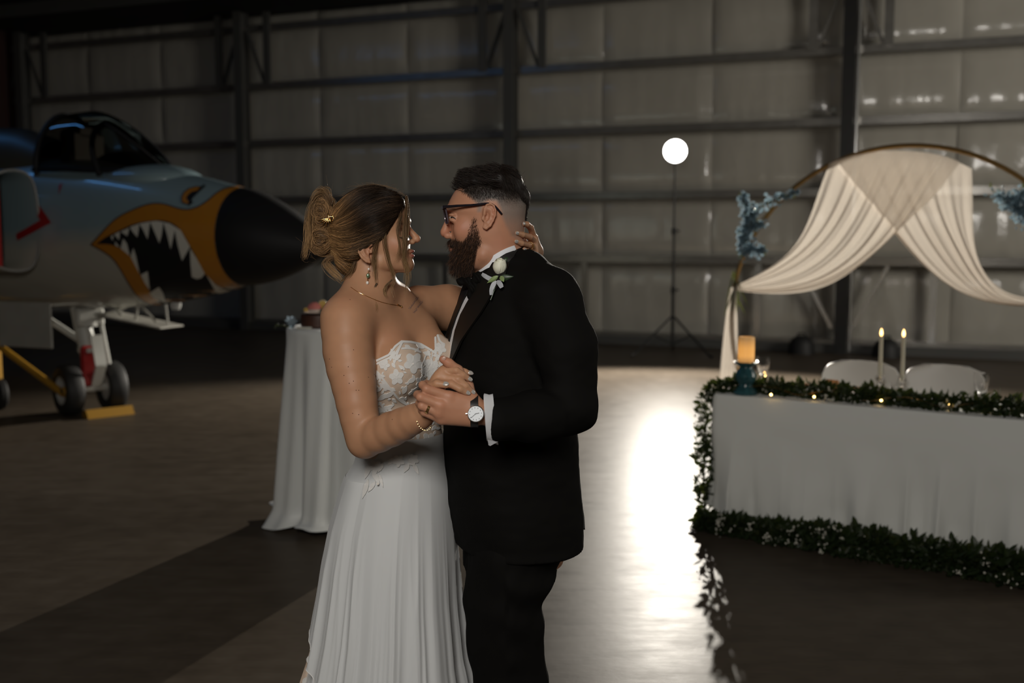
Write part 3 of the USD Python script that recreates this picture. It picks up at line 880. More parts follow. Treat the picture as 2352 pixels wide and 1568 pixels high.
rows = [T(cp[:, 0] * 0 + TL / 2, cp[:, 1] * 0 + TW / 2, TH + .003)] + [T(TL / 2 + (cp[:, 0] - TL / 2) * k, TW / 2 + (cp[:, 1] - TW / 2) * k, TH + .003) for k in (0.5, 0.9, 0.995)] + rows
obj('tablecloth', MB().grid(np.array(rows), wrap=True, flip=True), 'white_cloth', None, smooth=True, label='white cloth hanging in folds to the floor over the long table', cat='tablecloth')


def garland(name, label, path, rad, n, seed, mat='leaf_green', size=(0.03, 0.055), flowers=0, squash=(1, 1, 1), hang=0.0, thin=(0, 0)):
    """a leafy garland along a path: a stem, hundreds of leaves, some white sprigs"""
    rg = np.random.default_rng(seed)
    p = spline(path, 160)
    th_ = thing(name, label, 'garland', (0, 0, 0))
    obj('stem', MB().tube(p, 0.004, 6), 'stem_green', th_)
    tan = np.gradient(p, axis=0)
    for part, mt, cnt, sc in (('leaves', mat, n, 1.0), ('pale_leaves', 'leaf_olive', n // 3, 0.8)):
        mb = MB()
        for _ in range(cnt):
            i = rg.uniform(0, 159)
            if i < thin[0] and rg.random() < thin[1]:
                continue
            o = p[int(i)]
            r_ = rad if np.isscalar(rad) else float(np.interp(i, np.linspace(0, 159, len(rad)), rad))
            d = rg.normal(size=3); d /= np.linalg.norm(d)
            o = o + d * r_ * rg.uniform(0.1, 1.0) ** 0.6 * np.array(squash)
            o[2] = max(o[2], 0.008)
            dd = d * 0.8 + rg.normal(size=3) * 0.6 + tan[int(i)] / np.linalg.norm(tan[int(i)]) * 0.4 - zu * hang
            L = rg.uniform(*size) * sc
            v, f = leaf(L, L * rg.uniform(.42, .62), rg.uniform(0, .5), 4)
            v = turn(v, dd, rg.uniform(0, 6.3)) + o
            v[:, 2] = np.maximum(v[:, 2], 0.004)
            mb.add(v, f)
        obj(part, mb, mt, th_, smooth=False, kind='stuff')
    if flowers:
        mb = MB()
        for _ in range(flowers):
            i = int(rg.uniform(4, 155)); d = rg.normal(size=3); d /= np.linalg.norm(d)
            o = p[i] + (d * 0.8 + [-.3, -.6, .3]) * (rad if np.isscalar(rad) else float(np.interp(i, np.linspace(0, 159, len(rad)), rad))) * 0.9
            o[2] = max(o[2], 0.03)
            for k in range(9):
                mb.sphere(o + rg.normal(size=3) * 0.016, rg.uniform(.004, .007), 0)
        obj('white_sprigs', mb, 'white_petal', th_, smooth=True, kind='stuff', label='small white flower sprigs')
    return th_


ztop = TH + 0.035
gp = [T(-0.055, 0.05, 0.02), T(-0.06, 0.03, 0.3), T(-0.055, 0.03, 0.55), T(-0.03, 0.05, TH + .01), T(0.06, 0.12, ztop), T(0.35, 0.14, ztop), T(0.75, 0.11, ztop + .01), T(1.1, 0.12, ztop), T(1.45, 0.08, ztop + .015), T(2.0, 0.09, ztop)]
garland('leaf_garland', 'green leaf garland along the front of the table top and down its left corner', gp, [0.050, 0.048, 0.045, 0.05, 0.06, 0.065, 0.06, 0.055, 0.075, 0.07], 3000, 11, flowers=16, squash=(1, 1, .7), thin=(56, .55))
gp2 = [T(-0.02, -0.10, .03), T(0.2, -0.13, .04), T(0.5, -0.13, .045), T(0.75, -.16, .06), T(1.1, -.15, .05), T(1.35, -.17, .06), T(1.7, -.18, .05), T(2.1, -.18, .05)]
garland('leaf_garland', 'thick green leaf garland lying on the floor along the hem of the tablecloth', gp2, [0.05, 0.075, 0.08, 0.10, 0.085, 0.10, 0.085, 0.08], 4600, 12, size=(.035, .065), flowers=34, squash=(1, 1, .9))
# fairy lights tangled in the table garland
fw = spline([T(0.1 + 0.12 * k, 0.06 + 0.035 * ((k * 7) % 3 - 1), TH + 0.03 + 0.012 * ((k * 5) % 3)) for k in range(17)], 200)
fairy = thing('string_lights', 'fine wire of tiny warm fairy lights woven through the table garland', 'string lights', (0, 0, 0))
obj('wire', MB().tube(fw, 0.0012, 5), 'wire_copper', fairy)
for px, py in [(1771, 906), (1870, 911), (2024, 919), (2181, 930), (2272, 935), (2055, 899), (1757, 862)]:
    o = Fl(px, py, TH + 0.03) if py > 890 else Fl(px, py, TH + 0.05)
    obj('bulb', MB().sphere(o, 0.0052, 2), 'fairy_light', fairy, smooth=True)


def goblet(name, px, py, D, label):
    o = P(px, py, D); o[2] = TH + 0.004
    g = thing(name, label, 'glass', o)
    pr = [(0, 0), (.036, 0), (.036, .003), (.010, .010), (.006, .02), (.007, .05), (.012, .058), (.026, .075), (.034, .105), (.037, .14), (.038, .165), (.0365, .165), (.0355, .14), (.0325, .105), (.024, .078), (.008, .063), (0, .062)]
    obj('bowl', MB().lathe(pr, (0, 0, 0), 32), 'glass', g, smooth=40)
    return g


goblet('water_goblet', 1752, 872, 6.05, 'clear stemmed water glass beside the teal candle holder')
goblet('water_goblet', 2253, 896, 5.35, 'clear stemmed water glass in front of the second chair at the right')
# pillar candle in its holder
hb = T(0.17, 0.13, TH + .004)
hb = Fl(1712, 905, TH + .004)
ch_ = thing('candle_holder', 'teal ceramic pedestal candle holder at the left end of the table', 'candle holder', hb)
obj('pedestal', MB().lathe([(0, 0), (.062, 0), (.066, .012), (.055, .03), (.036, .045), (.034, .055), (.05, .075), (.058, .10), (.050, .125), (.036, .14), (.034, .15), (.05, .16), (.062, .168), (.064, .175), (0, .175)], seg=36), 'teal_ceramic', ch_)
obj('rim', MB().tube([(0.062 * math.cos(a), 0.062 * math.sin(a), .176) for a in np.linspace(0, 2 * np.pi, 36, endpoint=False)], .004, 8, closed=True), 'silver_metal', ch_)
pc = thing('pillar_candle', 'glowing amber pillar candle standing on the teal holder', 'candle', hb + zu * 0.1765)
obj('wax', MB().lathe([(0, 0), (.043, 0), (.044, .004), (.044, .13), (.041, .136), (.037, .128), (.033, .104), (0, .102)], seg=36), 'led_glow', pc)
obj('wick', MB().tube([(0, 0, .10), (0, 0.001, .122)], .002, 6), 'black_plastic', pc)
# taper candles in glass holders
for px, py, tall, lab in ((2020, 893, .33, 'left of the two slim white taper candles with lit tips'), (2071, 896, .33, 'right of the two slim white taper candles with lit tips')):
    o = Fl(px, py, TH + .004)
    hd = thing('taper_holder', ('left' if px < 2050 else 'right') + ' small cut glass candle holder under the ' + ('left' if px < 2050 else 'right') + ' taper candle', 'candle holder', o)
    obj('body', MB().lathe([(0, 0), (.036, 0), (.034, .012), (.014, .022), (.010, .035), (.018, .045), (.026, .062), (.027, .075), (.0135, .075), (.0135, .05), (0, .048)], seg=10), 'glass', hd, smooth=False)
    tc = thing('taper_candle', lab, 'candle', o + zu * 0.050)
    obj('wax', MB().lathe([(0, 0), (.0115, 0), (.0108, .24), (.009, .247), (0, .249)], seg=20), 'candle_wax', tc)
    obj('flame', MB().lathe([(0, .247), (.006, .252), (.0085, .262), (.0065, .276), (.0028, .287), (0, .292)], seg=16), 'flame', tc)
o = Fl(2060, 897, TH + .004)
tl = thing('tealight_glass', 'faceted clear tealight glass between the two taper candle holders', 'glass', o + TD * .005 - TB * .02)
obj('cup', MB().lathe([(0, 0), (.028, 0), (.038, .02), (.040, .05), (.037, .05), (.034, .022), (0, .006)], seg=9), 'glass', tl, smooth=False)
# wooden pieces lying among the leaves
for px, py, z, s_, rz_, lab in ((1910, 884, TH + .045, (.085, .03, .06), 0.5, 'small upright orange wooden block among the garland leaves'), (1955, 890, TH + .03, (.13, .05, .02), -0.3, 'flat orange wooden piece lying right of the block in the garland'), (1860, 884, TH + .02, (.10, .05, .015), .2, 'flat brown wooden piece lying left of the block in the garland')):
    o = Fl(px, py, z)
    w = thing('wooden_block', lab, 'wooden block', o, rz_)
    obj('block', MB().box((0, 0, 0), s_, rot([0, 1, 0], 8), .006), 'wood_orange', w)
# plates on the table
for u in (0.55, 1.20):
    pl = thing('plate', ('left' if u < .9 else 'right') + ' round white dinner plate half hidden behind the table garland', 'plate', T(u - .12, .38, TH + .004))
    obj('dish', MB().lathe([(0, 0), (.08, 0), (.085, .004), (.13, .016), (.132, .019), (.085, .009), (0, .006)], seg=40), 'chair_plastic', pl)

# two folding chairs behind the table
def folding_chair(loc, rz, label):
    c = thing('folding_chair', label, 'chair', loc, rz)
    bk = []
    for z in np.linspace(0, 1, 10):
        wv = np.linspace(-1, 1, 17)
        hw = 0.225 * (1 - 0.02 * z)
        h = 0.60 + 0.255 * z
        rad = 0.10
        cut = np.maximum(0, (h - (0.855 - rad)) / rad)
        ww = hw - rad + rad * np.sqrt(np.maximum(0, 1 - cut ** 2))
        bk.append(np.stack([wv * ww, 0.20 + 0.06 * z + 0.025 * (wv ** 2) * -1, 0 * wv + h], 1))
    obj('backrest', MB().grid(np.array(bk), thick=0.018), 'chair_plastic', c, smooth=40)
    obj('seat', MB().box((0, -0.02, .435), (.42, .40, .03), None, .012), 'chair_plastic', c)
    for s in (-1, 1):
        obj('leg', MB().tube([(s * .215, -.22, 0), (s * .215, .17, .55), (s * .215, .235, .70)], .013), 'galvanised', c)
        obj('leg', MB().tube([(s * .195, .26, 0), (s * .195, -.12, .43)], .013), 'galvanised', c)
    obj('crossbar', MB().tube([(-.215, -.14, .11), (.215, -.14, .11)], .009).tube([(-.195, .18, .10), (.195, .18, .10)], .009), 'galvanised', c)
    return c


ang = math.atan2(TD[1], TD[0])
c1 = P(1975, 870, 6.15); c2 = P(2172, 880, 5.95)
folding_chair((c1[0] - TB[0] * .2, c1[1] - TB[1] * .2, 0), ang, 'white plastic folding chair behind the table, left of the taper candles, with rounded back')
folding_chair((c2[0] - TB[0] * .2, c2[1] - TB[1] * .2, 0), ang + .04, 'white plastic folding chair behind the table at the right, beside the stemmed glass')

# ------------------------------------------------------------------ the arch
AO = P(2065, 745, 7.15)
AR = 1.187
ar = thing('wedding_arch', 'thin golden circular wedding arch behind the table', 'arch', (AO[0], AO[1], 0))


def A(a, r=AR, off=0.0):
    a = np.asarray(a, float)
    return AO + TD * (r * np.cos(a))[..., None] + zu * (r * np.sin(a))[..., None] - TB * np.asarray(off)[..., None]


lo = -math.asin((AO[2] - 0.012) / AR)
aa = np.linspace(lo, np.pi - lo, 100)
loc_ = np.array([AO[0], AO[1], 0])
obj('ring', MB().tube(A(aa) - loc_, 0.016, 10), 'arch_gold', ar)
for e in (lo, np.pi - lo):
    q = A(e) - loc_
    obj('foot', MB().bar(q - TB * .28 + zu * .0, q + TB * .28 + zu * .0, .04, .024), 'arch_gold', ar)


def onA(px, py, off=0.0):
    """the point of the arch's plane, off in front of it, seen at a pixel"""
    o = np.array([0, 0, CAMZ]); d = P(px, py, 1.0) - o
    t = ((AO - TB * off - o) @ TB) / (d @ TB)
    return o + d * t


def drape(name, label, strips, off, nfold, seed, amp=0.022):
    """cloth strung between paths: strips = list of pixel paths across the cloth, from its upper edge to its gathered end"""
    rg = np.random.default_rng(seed)
    paths = np.array([spline(np.array([onA(x, y, off) for x, y in s]), 60) for s in strips])   # (k, 60, 3)
    kk = np.linspace(0, 1, len(paths))
    q = np.linspace(0, 1, 110)
    from scipy.interpolate import CubicSpline
    S = CubicSpline(kk, paths, axis=0)(q)                    # (110, 60, 3)
    ph = rg.uniform(0, 6.28, 3)
    along = np.linspace(0, 1, 60)
    w = np.sin(q * np.pi * 2 * nfold + ph[0] + 1.2 * np.sin(q * 9 + ph[1])) * 0.7 + 0.3 * np.sin(q * np.pi * 2 * nfold * 1.9 + ph[2])
    am = amp * np.sin(np.pi * np.clip(along * 0.93 + 0.03, 0, 1)) ** 0.7
    S = S - TB * (w[:, None] * am)[..., None]
    return obj(name, MB().grid(S), 'sheer', None, smooth=True, label=label, cat='drape')


Lend = (1683, 659)
drape('fabric_drape', 'sheer cream drape swagged from the arch top down to the left side of the ring',
      [[(1905, 375), (1880, 440), (1850, 520), (1800, 590), Lend], [(1985, 352), (1950, 450), (1890, 550), (1800, 620), (1685, 661)],
       [(2065, 346), (2020, 440), (1950, 560), (1840, 640), (1687, 663)], [(2140, 352), (2090, 440), (2030, 540), (1880, 648), (1689, 665)], [(2205, 372), (2140, 455), (2070, 520), (1900, 655), (1692, 668)]], 0.045, 7, 5)
_l = onA(*Lend, .045) - AO
_r = AO - TD * (_l @ TD) + zu * _l[2]
Rend = tuple(project(_r))
Rx, Ry = Rend
drape('fabric_drape', 'sheer cream drape crossing behind, from the arch top down to its right side',
      [[(2232, 388), (2234, 480), (2245, 590), (2310, 670), Rend], [(2150, 356), (2170, 480), (2215, 590), (2300, 685), (Rx, Ry + 3)],
       [(2065, 346), (2105, 470), (2170, 590), (2285, 690), (Rx, Ry + 6)], [(1985, 352), (2030, 460), (2110, 585), (2260, 690), (Rx, Ry + 9)], [(1915, 372), (1985, 455), (2055, 525), (2200, 665), (Rx, Ry + 12)]], -0.03, 7, 6)
for sg in (0, 1):
    pts = [[(1676, 662), (1665, 740), (1652, 880), (1648, 980), (1646, 1060)], [(1683, 660), (1679, 740), (1672, 880), (1670, 980), (1668, 1060)], [(1690, 662), (1693, 740), (1693, 880), (1693, 980), (1693, 1060)]]
    if sg:
        def mir(x, y):
            l = onA(x, y, .05) - AO
            return tuple(project(AO - TD * (l @ TD) + zu * l[2]))
        pts = [[mir(*q) for q in s] for s in pts]
    drape('fabric_tail', 'narrow cream fabric tail hanging straight down from the ' + ('right' if sg else 'left') + ' side of the arch', pts, 0.05, 4, 9, 0.012)


def blossom(name, label, pixpath, seed, n, spread):
    """a spray of blue blossom wired to the ring"""
    rg = np.random.default_rng(seed)
    t = thing(name, label, 'flowers', (0, 0, 0))
    sprigs = [spline(np.array([onA(x, y, .07) for x, y in s]), 30) for s in pixpath]
    obj('stem', [m_ for m_ in [MB()] if [m_.tube(s, 0.004, 6) for s in sprigs]][0], 'stem_green', t)
    for nm, mt, cnt in (('blossoms', 'blue_petal', n), ('pale_blossoms', 'pale_petal', n // 3)):
        mb = MB()
        for _ in range(cnt):
            s = sprigs[rg.integers(len(sprigs))]
            i = rg.integers(3, 30)
            k = 0.35 + 0.65 * np.sin(np.pi * min(1, i / 30 + .12))
            o = s[i] + rg.normal(size=3) * spread * k
            d = rg.normal(size=3) + [-.3, -1.0, .2]
            for a in range(5):
                v, f = leaf(0.015, 0.013, -.3, 3)
                v = v @ rot([0, 0, 1], a * 72).T + [0, 0, 0]
                mb.add(turn(v[:, [2, 0, 1]], d, 0) + o, f)
        obj(nm, mb, mt, t, smooth=False, kind='stuff')
    mb = MB()
    for _ in range(60):
        s = sprigs[rg.integers(len(sprigs))]; i = rg.integers(0, 30)
        v, f = leaf(0.045, .018, .2, 4)
        mb.add(turn(v, rg.normal(size=3) + [0, 0, .4], rg.uniform(0, 6)) + s[i] + rg.normal(size=3) * spread * .6, f)
    obj('leaves', mb, 'leaf_olive', t, smooth=False, kind='stuff')


blossom('blossom_spray', 'pale blue blossom spray wired to the left shoulder of the arch', [[(1700, 585), (1722, 520), (1742, 480), (1790, 455), (1835, 440)], [(1722, 520), (1712, 480), (1706, 445)], [(1700, 585), (1712, 545), (1724, 520), (1752, 515)], [(1705, 580), (1730, 575), (1755, 572)], [(1705, 560), (1715, 520), (1735, 490)]], 21, 620, 0.030)
blossom('blossom_spray', 'pale blue blossom spray wired to the right shoulder of the arch', [[(2275, 435), (2310, 460), (2345, 490), (2370, 520), (2390, 545)], [(2310, 460), (2340, 470), (2370, 480)], [(2345, 430), (2350, 470), (2375, 515)]], 22, 460, 0.030)
bl = MB()
rg = np.random.default_rng(31)
for k in range(26):
    v, f = leaf(rg.uniform(.12, .26), .012, .1, 5)
    bl.add(turn(v, [rg.normal() * .25, rg.normal() * .2, -1], rg.uniform(0, 6)) + onA(1686 + rg.normal() * 4, 640 + rg.uniform(-25, 40), .04), f)
gb = thing('grass_bundle', 'bundle of dry grass blades tied below the left blossom spray', 'foliage', (0, 0, 0))
obj('blades', bl, 'leaf_olive', gb, smooth=False, kind='stuff')

# dark domed shapes at the foot of the far wall
for k, (px, py) in enumerate(((1840, 800), (2035, 808))):
    d_ = P(px, py, 1) - [0, 0, CAMZ]
    o = np.array([0, 0, CAMZ]) + d_ * (((WO + WN * 0.28 - [0, 0, CAMZ]) @ WN) / (d_ @ WN))
    b_ = thing('floor_weight', ('left' if k == 0 else 'right') + ' one of two dark domed weights at the foot of the far wall', 'floor weight', (o[0], o[1], 0))
    obj('dome', MB().lathe([(0, .24), (.07, .23), (.13, .19), (.165, .12), (.175, .04), (.18, 0), (0, 0)], seg=28), 'black_rubber', b_)
    obj('handle', MB().tube([(-.05, 0, .225), (-.045, 0, .265), (.045, 0, .265), (.05, 0, .225)], .012), 'black_rubber', b_)

# ================================================================== the cocktail table
CT = np.array([-0.925, 5.86, 0.0])
HC = 1.085
ct = thing('cocktail_table', 'tall round cocktail table hidden under a pale grey satin cloth', 'table', CT)
obj('tabletop', MB().lathe([(0, HC - .03), (.30, HC - .03), (.305, HC - .02), (.305, HC - .008), (.30, HC - .002), (0, HC - .002)], seg=48), 'table_plastic', ct)
obj('post', MB().tube([(0, 0, .03), (0, 0, HC - .03)], .03, 14), 'black_metal', ct)
obj('foot', MB().lathe([(0, 0), (.26, 0), (.26, .01), (.05, .03), (0, .035)], seg=32), 'black_metal', ct)
g = np.linspace(0, 2 * np.pi, 361)[:-1]
rowsC = [np.stack([0 * g, 0 * g, 0 * g + HC], 1), np.stack([.2 * np.cos(g), .2 * np.sin(g), 0 * g + HC], 1), np.stack([.30 * np.cos(g), .30 * np.sin(g), 0 * g + HC + .001], 1)]
for q in np.linspace(0.0, 1, 44):
    zz = HC * (1 - q) - 0.004
    f = q ** 0.9
    ph = 9 * g + 1.1 * np.sin(2 * g + 1) + 0.7 * np.sin(3 * g)
    r = 0.312 + 0.055 * q + f * (0.050 * np.sin(ph) + 0.016 * np.sin(2.3 * ph + 1 + 2 * q)) + 0.09 * max(0, q - .90) * 6
    hem = np.maximum(0, q - 0.93) / 0.07 * (0.035 + 0.03 * np.sin(ph * 0.5 + 1))
    rowsC.append(np.stack([r * np.cos(g), r * np.sin(g), np.maximum(zz + hem, 0.006)], 1))
obj('tablecloth', MB().grid(np.array(rowsC) + CT, wrap=True, flip=True), 'cocktail_cloth', None, smooth=True, label='pale grey satin cloth falling in folds over the tall cocktail table', cat='tablecloth')
# on it: a wooden cake stand with a small cake, blossom
q0 = P(733, 745, 5.80); q0[2] = HC + .004
bs = thing('cake_stand', 'round dark wooden log stand on the cocktail table', 'cake stand', q0)
obj('log', MB().lathe([(0, 0), (.093, 0), (.098, .006), (.100, .045), (.098, .066), (.092, .07), (0, .07)], seg=40), 'dark_wood', bs)
pt = thing('cake_plate', 'small pale plate on top of the dark log stand', 'plate', q0 + zu * .071)
obj('dish', MB().lathe([(0, 0), (.05, 0), (.082, .008), (.085, .012), (.05, .005), (0, .004)], seg=36), 'cream_icing', pt)
for nm, lab, dx, dy, dz, r, mt in (('cupcake', 'round pink frosted cake ball on the little plate', -.022, -.01, .012, .036, 'pink_icing'), ('lemon_slice', 'upright yellow citrus slice behind the pink cake ball', .02, .012, .045, .020, 'yellow_icing'), ('macaron', 'golden yellow sweet at the right of the plate', .044, 0, .012, .026, 'yellow_icing'), ('macaron', 'amber brown sweet at the left rim of the plate', -.072, 0.01, .013, .014, 'yellow_icing')):
    s_ = thing(nm, lab, 'sweet', q0 + zu * .071 + np.array([dx, dy, 0]))
    if nm == 'lemon_slice':
        obj('slice', MB().lathe([(0, -.006), (r, -.006), (r + .002, 0), (r, .006), (0, .006)], (0, 0, dz + r * .3), 24, np.stack([[1, 0, 0], [0, 0, 1], [0, -1, 0]], 1)), mt, s_)
        obj('rind', MB().tube([(math.cos(a) * (r + .002), 0, dz + r * .3 + math.sin(a) * (r + .002)) for a in np.linspace(0, 6.2832, 24, endpoint=False)], .003, 6, closed=True), 'candle_wax', s_)
    else:
        obj('base', MB().lathe([(0, 0), (r * .8, 0), (r * .95, r * .4), (0, r * .45)], (0, 0, dz), 20), 'cream_icing' if nm == 'cupcake' else mt, s_)
        obj('icing', MB().lathe([(0, r * .4), (r * 1.02, r * .42), (r * 1.05, r * .75), (r * .8, r * 1.15), (r * .35, r * 1.4), (0, r * 1.45)], (0, 0, dz), 20), mt, s_)


def blue_flower(loc, label, n=3, seed=0, s=1.0):
    rg = np.random.default_rng(seed)
    t = thing('blue_flower', label, 'flower', loc)
    for k in range(n):
        o = np.array([rg.uniform(-.03, .03), rg.uniform(-.02, .01), rg.uniform(.012, .04)]) * s
        d = np.array([rg.normal() * .5, -1, .5])
        mb = MB()
        for a in range(6):
            v, f = leaf(0.028 * s, 0.018 * s, -.3, 4)
            mb.add(turn((v @ rot([0, 0, 1], a * 60).T)[:, [2, 0, 1]], d, 0) + o, f)
        obj('bloom', mb, 'pale_petal', t, smooth=False)
    obj('stem', MB().tube([(-.02, 0, .006), (-.05 * s, 0, .012), (-.085 * s, -.01, .015)], .002, 5), 'stem_green', t)
    mb = MB()
    for k in range(7):
        mb.sphere((-.04 * s - .008 * k, rg.normal() * .006, .015 + rg.normal() * .006), .006, 1)
    obj('buds', mb, 'leaf_olive', t, smooth=True, kind='stuff')


q1 = P(672, 738, 5.72); q1[2] = HC + .004
blue_flower(q1, 'pale blue blossom lying left of the dark log stand', 3, 1, 1.1)
q2 = P(760, 745, 5.95); q2[2] = HC + .074
blue_flower(np.array([q0[0] + .075, q0[1] + .02, HC + .074]), 'pale blue blossom behind the bare shoulder on the log stand', 2, 2, .9)
cd_ = thing('place_card', 'small white folded card in front of the log stand', 'card', (q0[0] - .055, q0[1] - .13, HC + .003))
obj('card', MB().add([(-.04, -.02, 0), (.04, -.02, 0), (.04, 0, .012), (-.04, 0, .012), (-.04, .02, 0), (.04, .02, 0)], [[0, 1, 2, 3], [3, 2, 5, 4]]), 'paper_white', cd_, smooth=False)
# ================================================================== organic shapes: blended distance fields, meshed by surface nets
class Field:
    def __init__(self):
        self.prims = []

    def put(self, fn, lo, hi, k=0.0, op='u'):
        self.prims.append((fn, np.asarray(lo, float), np.asarray(hi, float), k, op))
        return self

    # ---- primitives
    def cone(self, a, b, ra, rb, k=0.01, op='u'):
        fn, lo, hi = cone_fn(a, b, ra, rb)
        return self.put(fn, lo, hi, k, op)

    def chain(self, pts, rad, k=0.003, join=0.006, op='u'):
        """a limb of several joints, blended among themselves by k and to the rest by join"""
        fs = [cone_fn(pts[i], pts[i + 1], rad[i], rad[i + 1]) for i in range(len(pts) - 1)]

        def fn(p):
            d = fs[0][0](p)
            for f, _, _ in fs[1:]:
                d = smin(d, f(p), k)
            return d
        return self.put(fn, np.min([f[1] for f in fs], 0) - k, np.max([f[2] for f in fs], 0) + k, join, op)

    def ell(self, c, r, R=None, k=0.01, op='u'):
        c = np.asarray(c, float); r = np.asarray(r, float) * np.ones(3)
        R = None if R is None else np.asarray(R, float)
        e = r if R is None else np.abs(R) @ r

        def fn(p):
            q = p - c
            if R is not None:
                q = q @ R
            k0 = np.linalg.norm(q / r, axis=-1)
            k1 = np.linalg.norm(q / (r * r), axis=-1)
            return k0 * (k0 - 1) / np.maximum(k1, 1e-9)
        return self.put(fn, c - e, c + e, k, op)

    def loft(self, st, R, k=0.01, op='u', power=2.0, cap=0.02):
        """stations (z, cx, cy, half along R's first axis, half along its second), R: 2 x 2 of horizontal axes as columns"""
        from scipy.interpolate import PchipInterpolator
        st = np.array(sorted(st))
        zs = st[:, 0]
        F = PchipInterpolator(zs, st[:, 1:])

        def fn(p):
            z = np.clip(p[..., 2], zs[0], zs[-1])
            g = F(z)
            q = (p[..., :2] - g[..., :2]) @ R
            h = np.abs(q) / g[..., 2:]
            k0 = (h[..., 0] ** power + h[..., 1] ** power) ** (1 / power)
            d = (k0 - 1) * np.minimum(g[..., 2], g[..., 3]) * np.where(k0 < 1, 1, 1.0)
            over = np.abs(p[..., 2] - z)
            return np.where(over > 0, np.sqrt(np.maximum(d, 0) ** 2 + over ** 2) + np.minimum(d, 0) * 0, d)
        m = st[:, 3:].max()
        lo = np.array([st[:, 1].min() - m, st[:, 2].min() - m, zs[0]]); hi = np.array([st[:, 1].max() + m, st[:, 2].max() + m, zs[-1]])
        return self.put(fn, lo, hi, k, op)

    # ---- evaluation
    def eval(self, p, margin=0.03):
        p = np.asarray(p, float)
        sh = p.shape[:-1]
        p = p.reshape(-1, 3)
        d = np.full(len(p), 0.2)
        for fn, lo, hi, k, op in self.prims:
            m = np.all((p > lo - margin - 2 * k) & (p < hi + margin + 2 * k), axis=1)
            if op == 'i':
                m[:] = True
            if m.any():
                d[m] = combine(d[m], fn(p[m]), k, op)
        return d.reshape(sh)

    def mesh(self, h, clip=None):
        los = np.min([q[1] for q in self.prims if q[4] == 'u'], 0) - 0.03
        his = np.max([q[2] for q in self.prims if q[4] == 'u'], 0) + 0.03
        if clip is not None:
            los, his = np.maximum(los, clip[0]), np.minimum(his, clip[1])
        B = 8
        n = np.ceil((his - los) / (h * B)).astype(int)
        ijk = np.stack(np.meshgrid(*[np.arange(k) for k in n], indexing='ij'), -1).reshape(-1, 3)
        cen = los + (ijk + 0.5) * h * B
        rad = B * h * 0.5 * 1.75
        d = self.eval(cen, margin=rad * 3)
        ijk = ijk[np.abs(d) < rad * 2.3]
        g = np.stack(np.meshgrid(*[np.arange(B + 1)] * 3, indexing='ij'), -1)
        org = los + ijk * (h * B)
        D = np.full((len(ijk), B + 1, B + 1, B + 1), 0.2)
        pts = g * h
        for fn, lo, hi, k, op in self.prims:
            m = np.all((org + B * h > lo - 3 * k - 8 * h) & (org < hi + 3 * k + 8 * h), axis=1)
            if op == 'i':
                m[:] = True
            idx = np.nonzero(m)[0]
            for c in range(0, len(idx), 1500):
                j = idx[c:c + 1500]
                D[j] = combine(D[j], fn((org[j][:, None, None, None] + pts)), k, op)
        inside = D < 0
        # one vertex in every cell the surface crosses
        occ = np.zeros(D.shape[:1] + (B, B, B), int)
        for a, b, c in np.ndindex(2, 2, 2):
            occ += inside[:, a:a + B, b:b + B, c:c + B]
        bi, ci, cj, ck = np.nonzero((occ > 0) & (occ < 8))
        V, W_ = np.zeros((len(bi), 3)), np.zeros(len(bi))
        for ax in range(3):
            for u, v in np.ndindex(2, 2):
                o0 = [0, 0, 0]; oth = [x for x in range(3) if x != ax]
                o0[oth[0]], o0[oth[1]] = u, v
                o1 = list(o0); o1[ax] = 1
                d0, d1 = D[bi, ci + o0[0], cj + o0[1], ck + o0[2]], D[bi, ci + o1[0], cj + o1[1], ck + o1[2]]
                x = (d0 < 0) != (d1 < 0)
                t = d0 / np.where(d0 == d1, 1, d0 - d1)
                q = np.repeat(np.array([o0], float), len(bi), 0); q[:, ax] = t
                V += np.where(x[:, None], q, 0); W_ += x
        cell = ijk[bi] * B + np.stack([ci, cj, ck], 1)
        V = los + (cell + V / W_[:, None]) * h
        NN = n * B + 2
        key = (cell[:, 0] * NN[1] + cell[:, 1]) * NN[2] + cell[:, 2]
        order = np.argsort(key); skey = key[order]
        faces = []
        for ax in range(3):
            oth = [(ax + 1) % 3, (ax + 2) % 3]
            s1 = [slice(0, B)] * 3
            s2 = list(s1); s2[ax] = slice(1, B + 1)
            A_, B_ = inside[(slice(None), *s1)], inside[(slice(None), *s2)]
            b, i, j, k = np.nonzero(A_ != B_)
            low = A_[b, i, j, k]
            c0 = ijk[b] * B + np.stack([i, j, k], 1)
            ids, okk = [], np.ones(len(b), bool)
            for u, v in ((0, 0), (1, 0), (1, 1), (0, 1)):
                c = c0.copy(); c[:, oth[0]] -= u; c[:, oth[1]] -= v
                kk = (c[:, 0] * NN[1] + c[:, 1]) * NN[2] + c[:, 2]
                pos = np.clip(np.searchsorted(skey, kk), 0, len(skey) - 1)
                okk &= (skey[pos] == kk) & (c >= 0).all(1)
                ids.append(order[pos])
            q = np.stack(ids, 1)
            q = np.where(low[:, None], q, q[:, ::-1])[okk]
            faces.append(q)
        F = np.vstack(faces)
        F = np.vstack([F[:, [0, 1, 2]], F[:, [0, 2, 3]]])
        # drop shreds that are not joined to the largest piece
        from scipy.sparse import coo_matrix
        from scipy.sparse.csgraph import connected_components
        e = np.vstack([F[:, :2], F[:, 1:]])
        nc, lab = connected_components(coo_matrix((np.ones(len(e)), (e[:, 0], e[:, 1])), shape=(len(V), len(V))), directed=False)
        if nc > 1:
            cnt = np.bincount(lab)
            keep = cnt[lab] > 0.02 * cnt.max()
            new = np.cumsum(keep) - 1
            F = new[F[keep[F].all(1)]]
            V = V[keep]
        return V, F

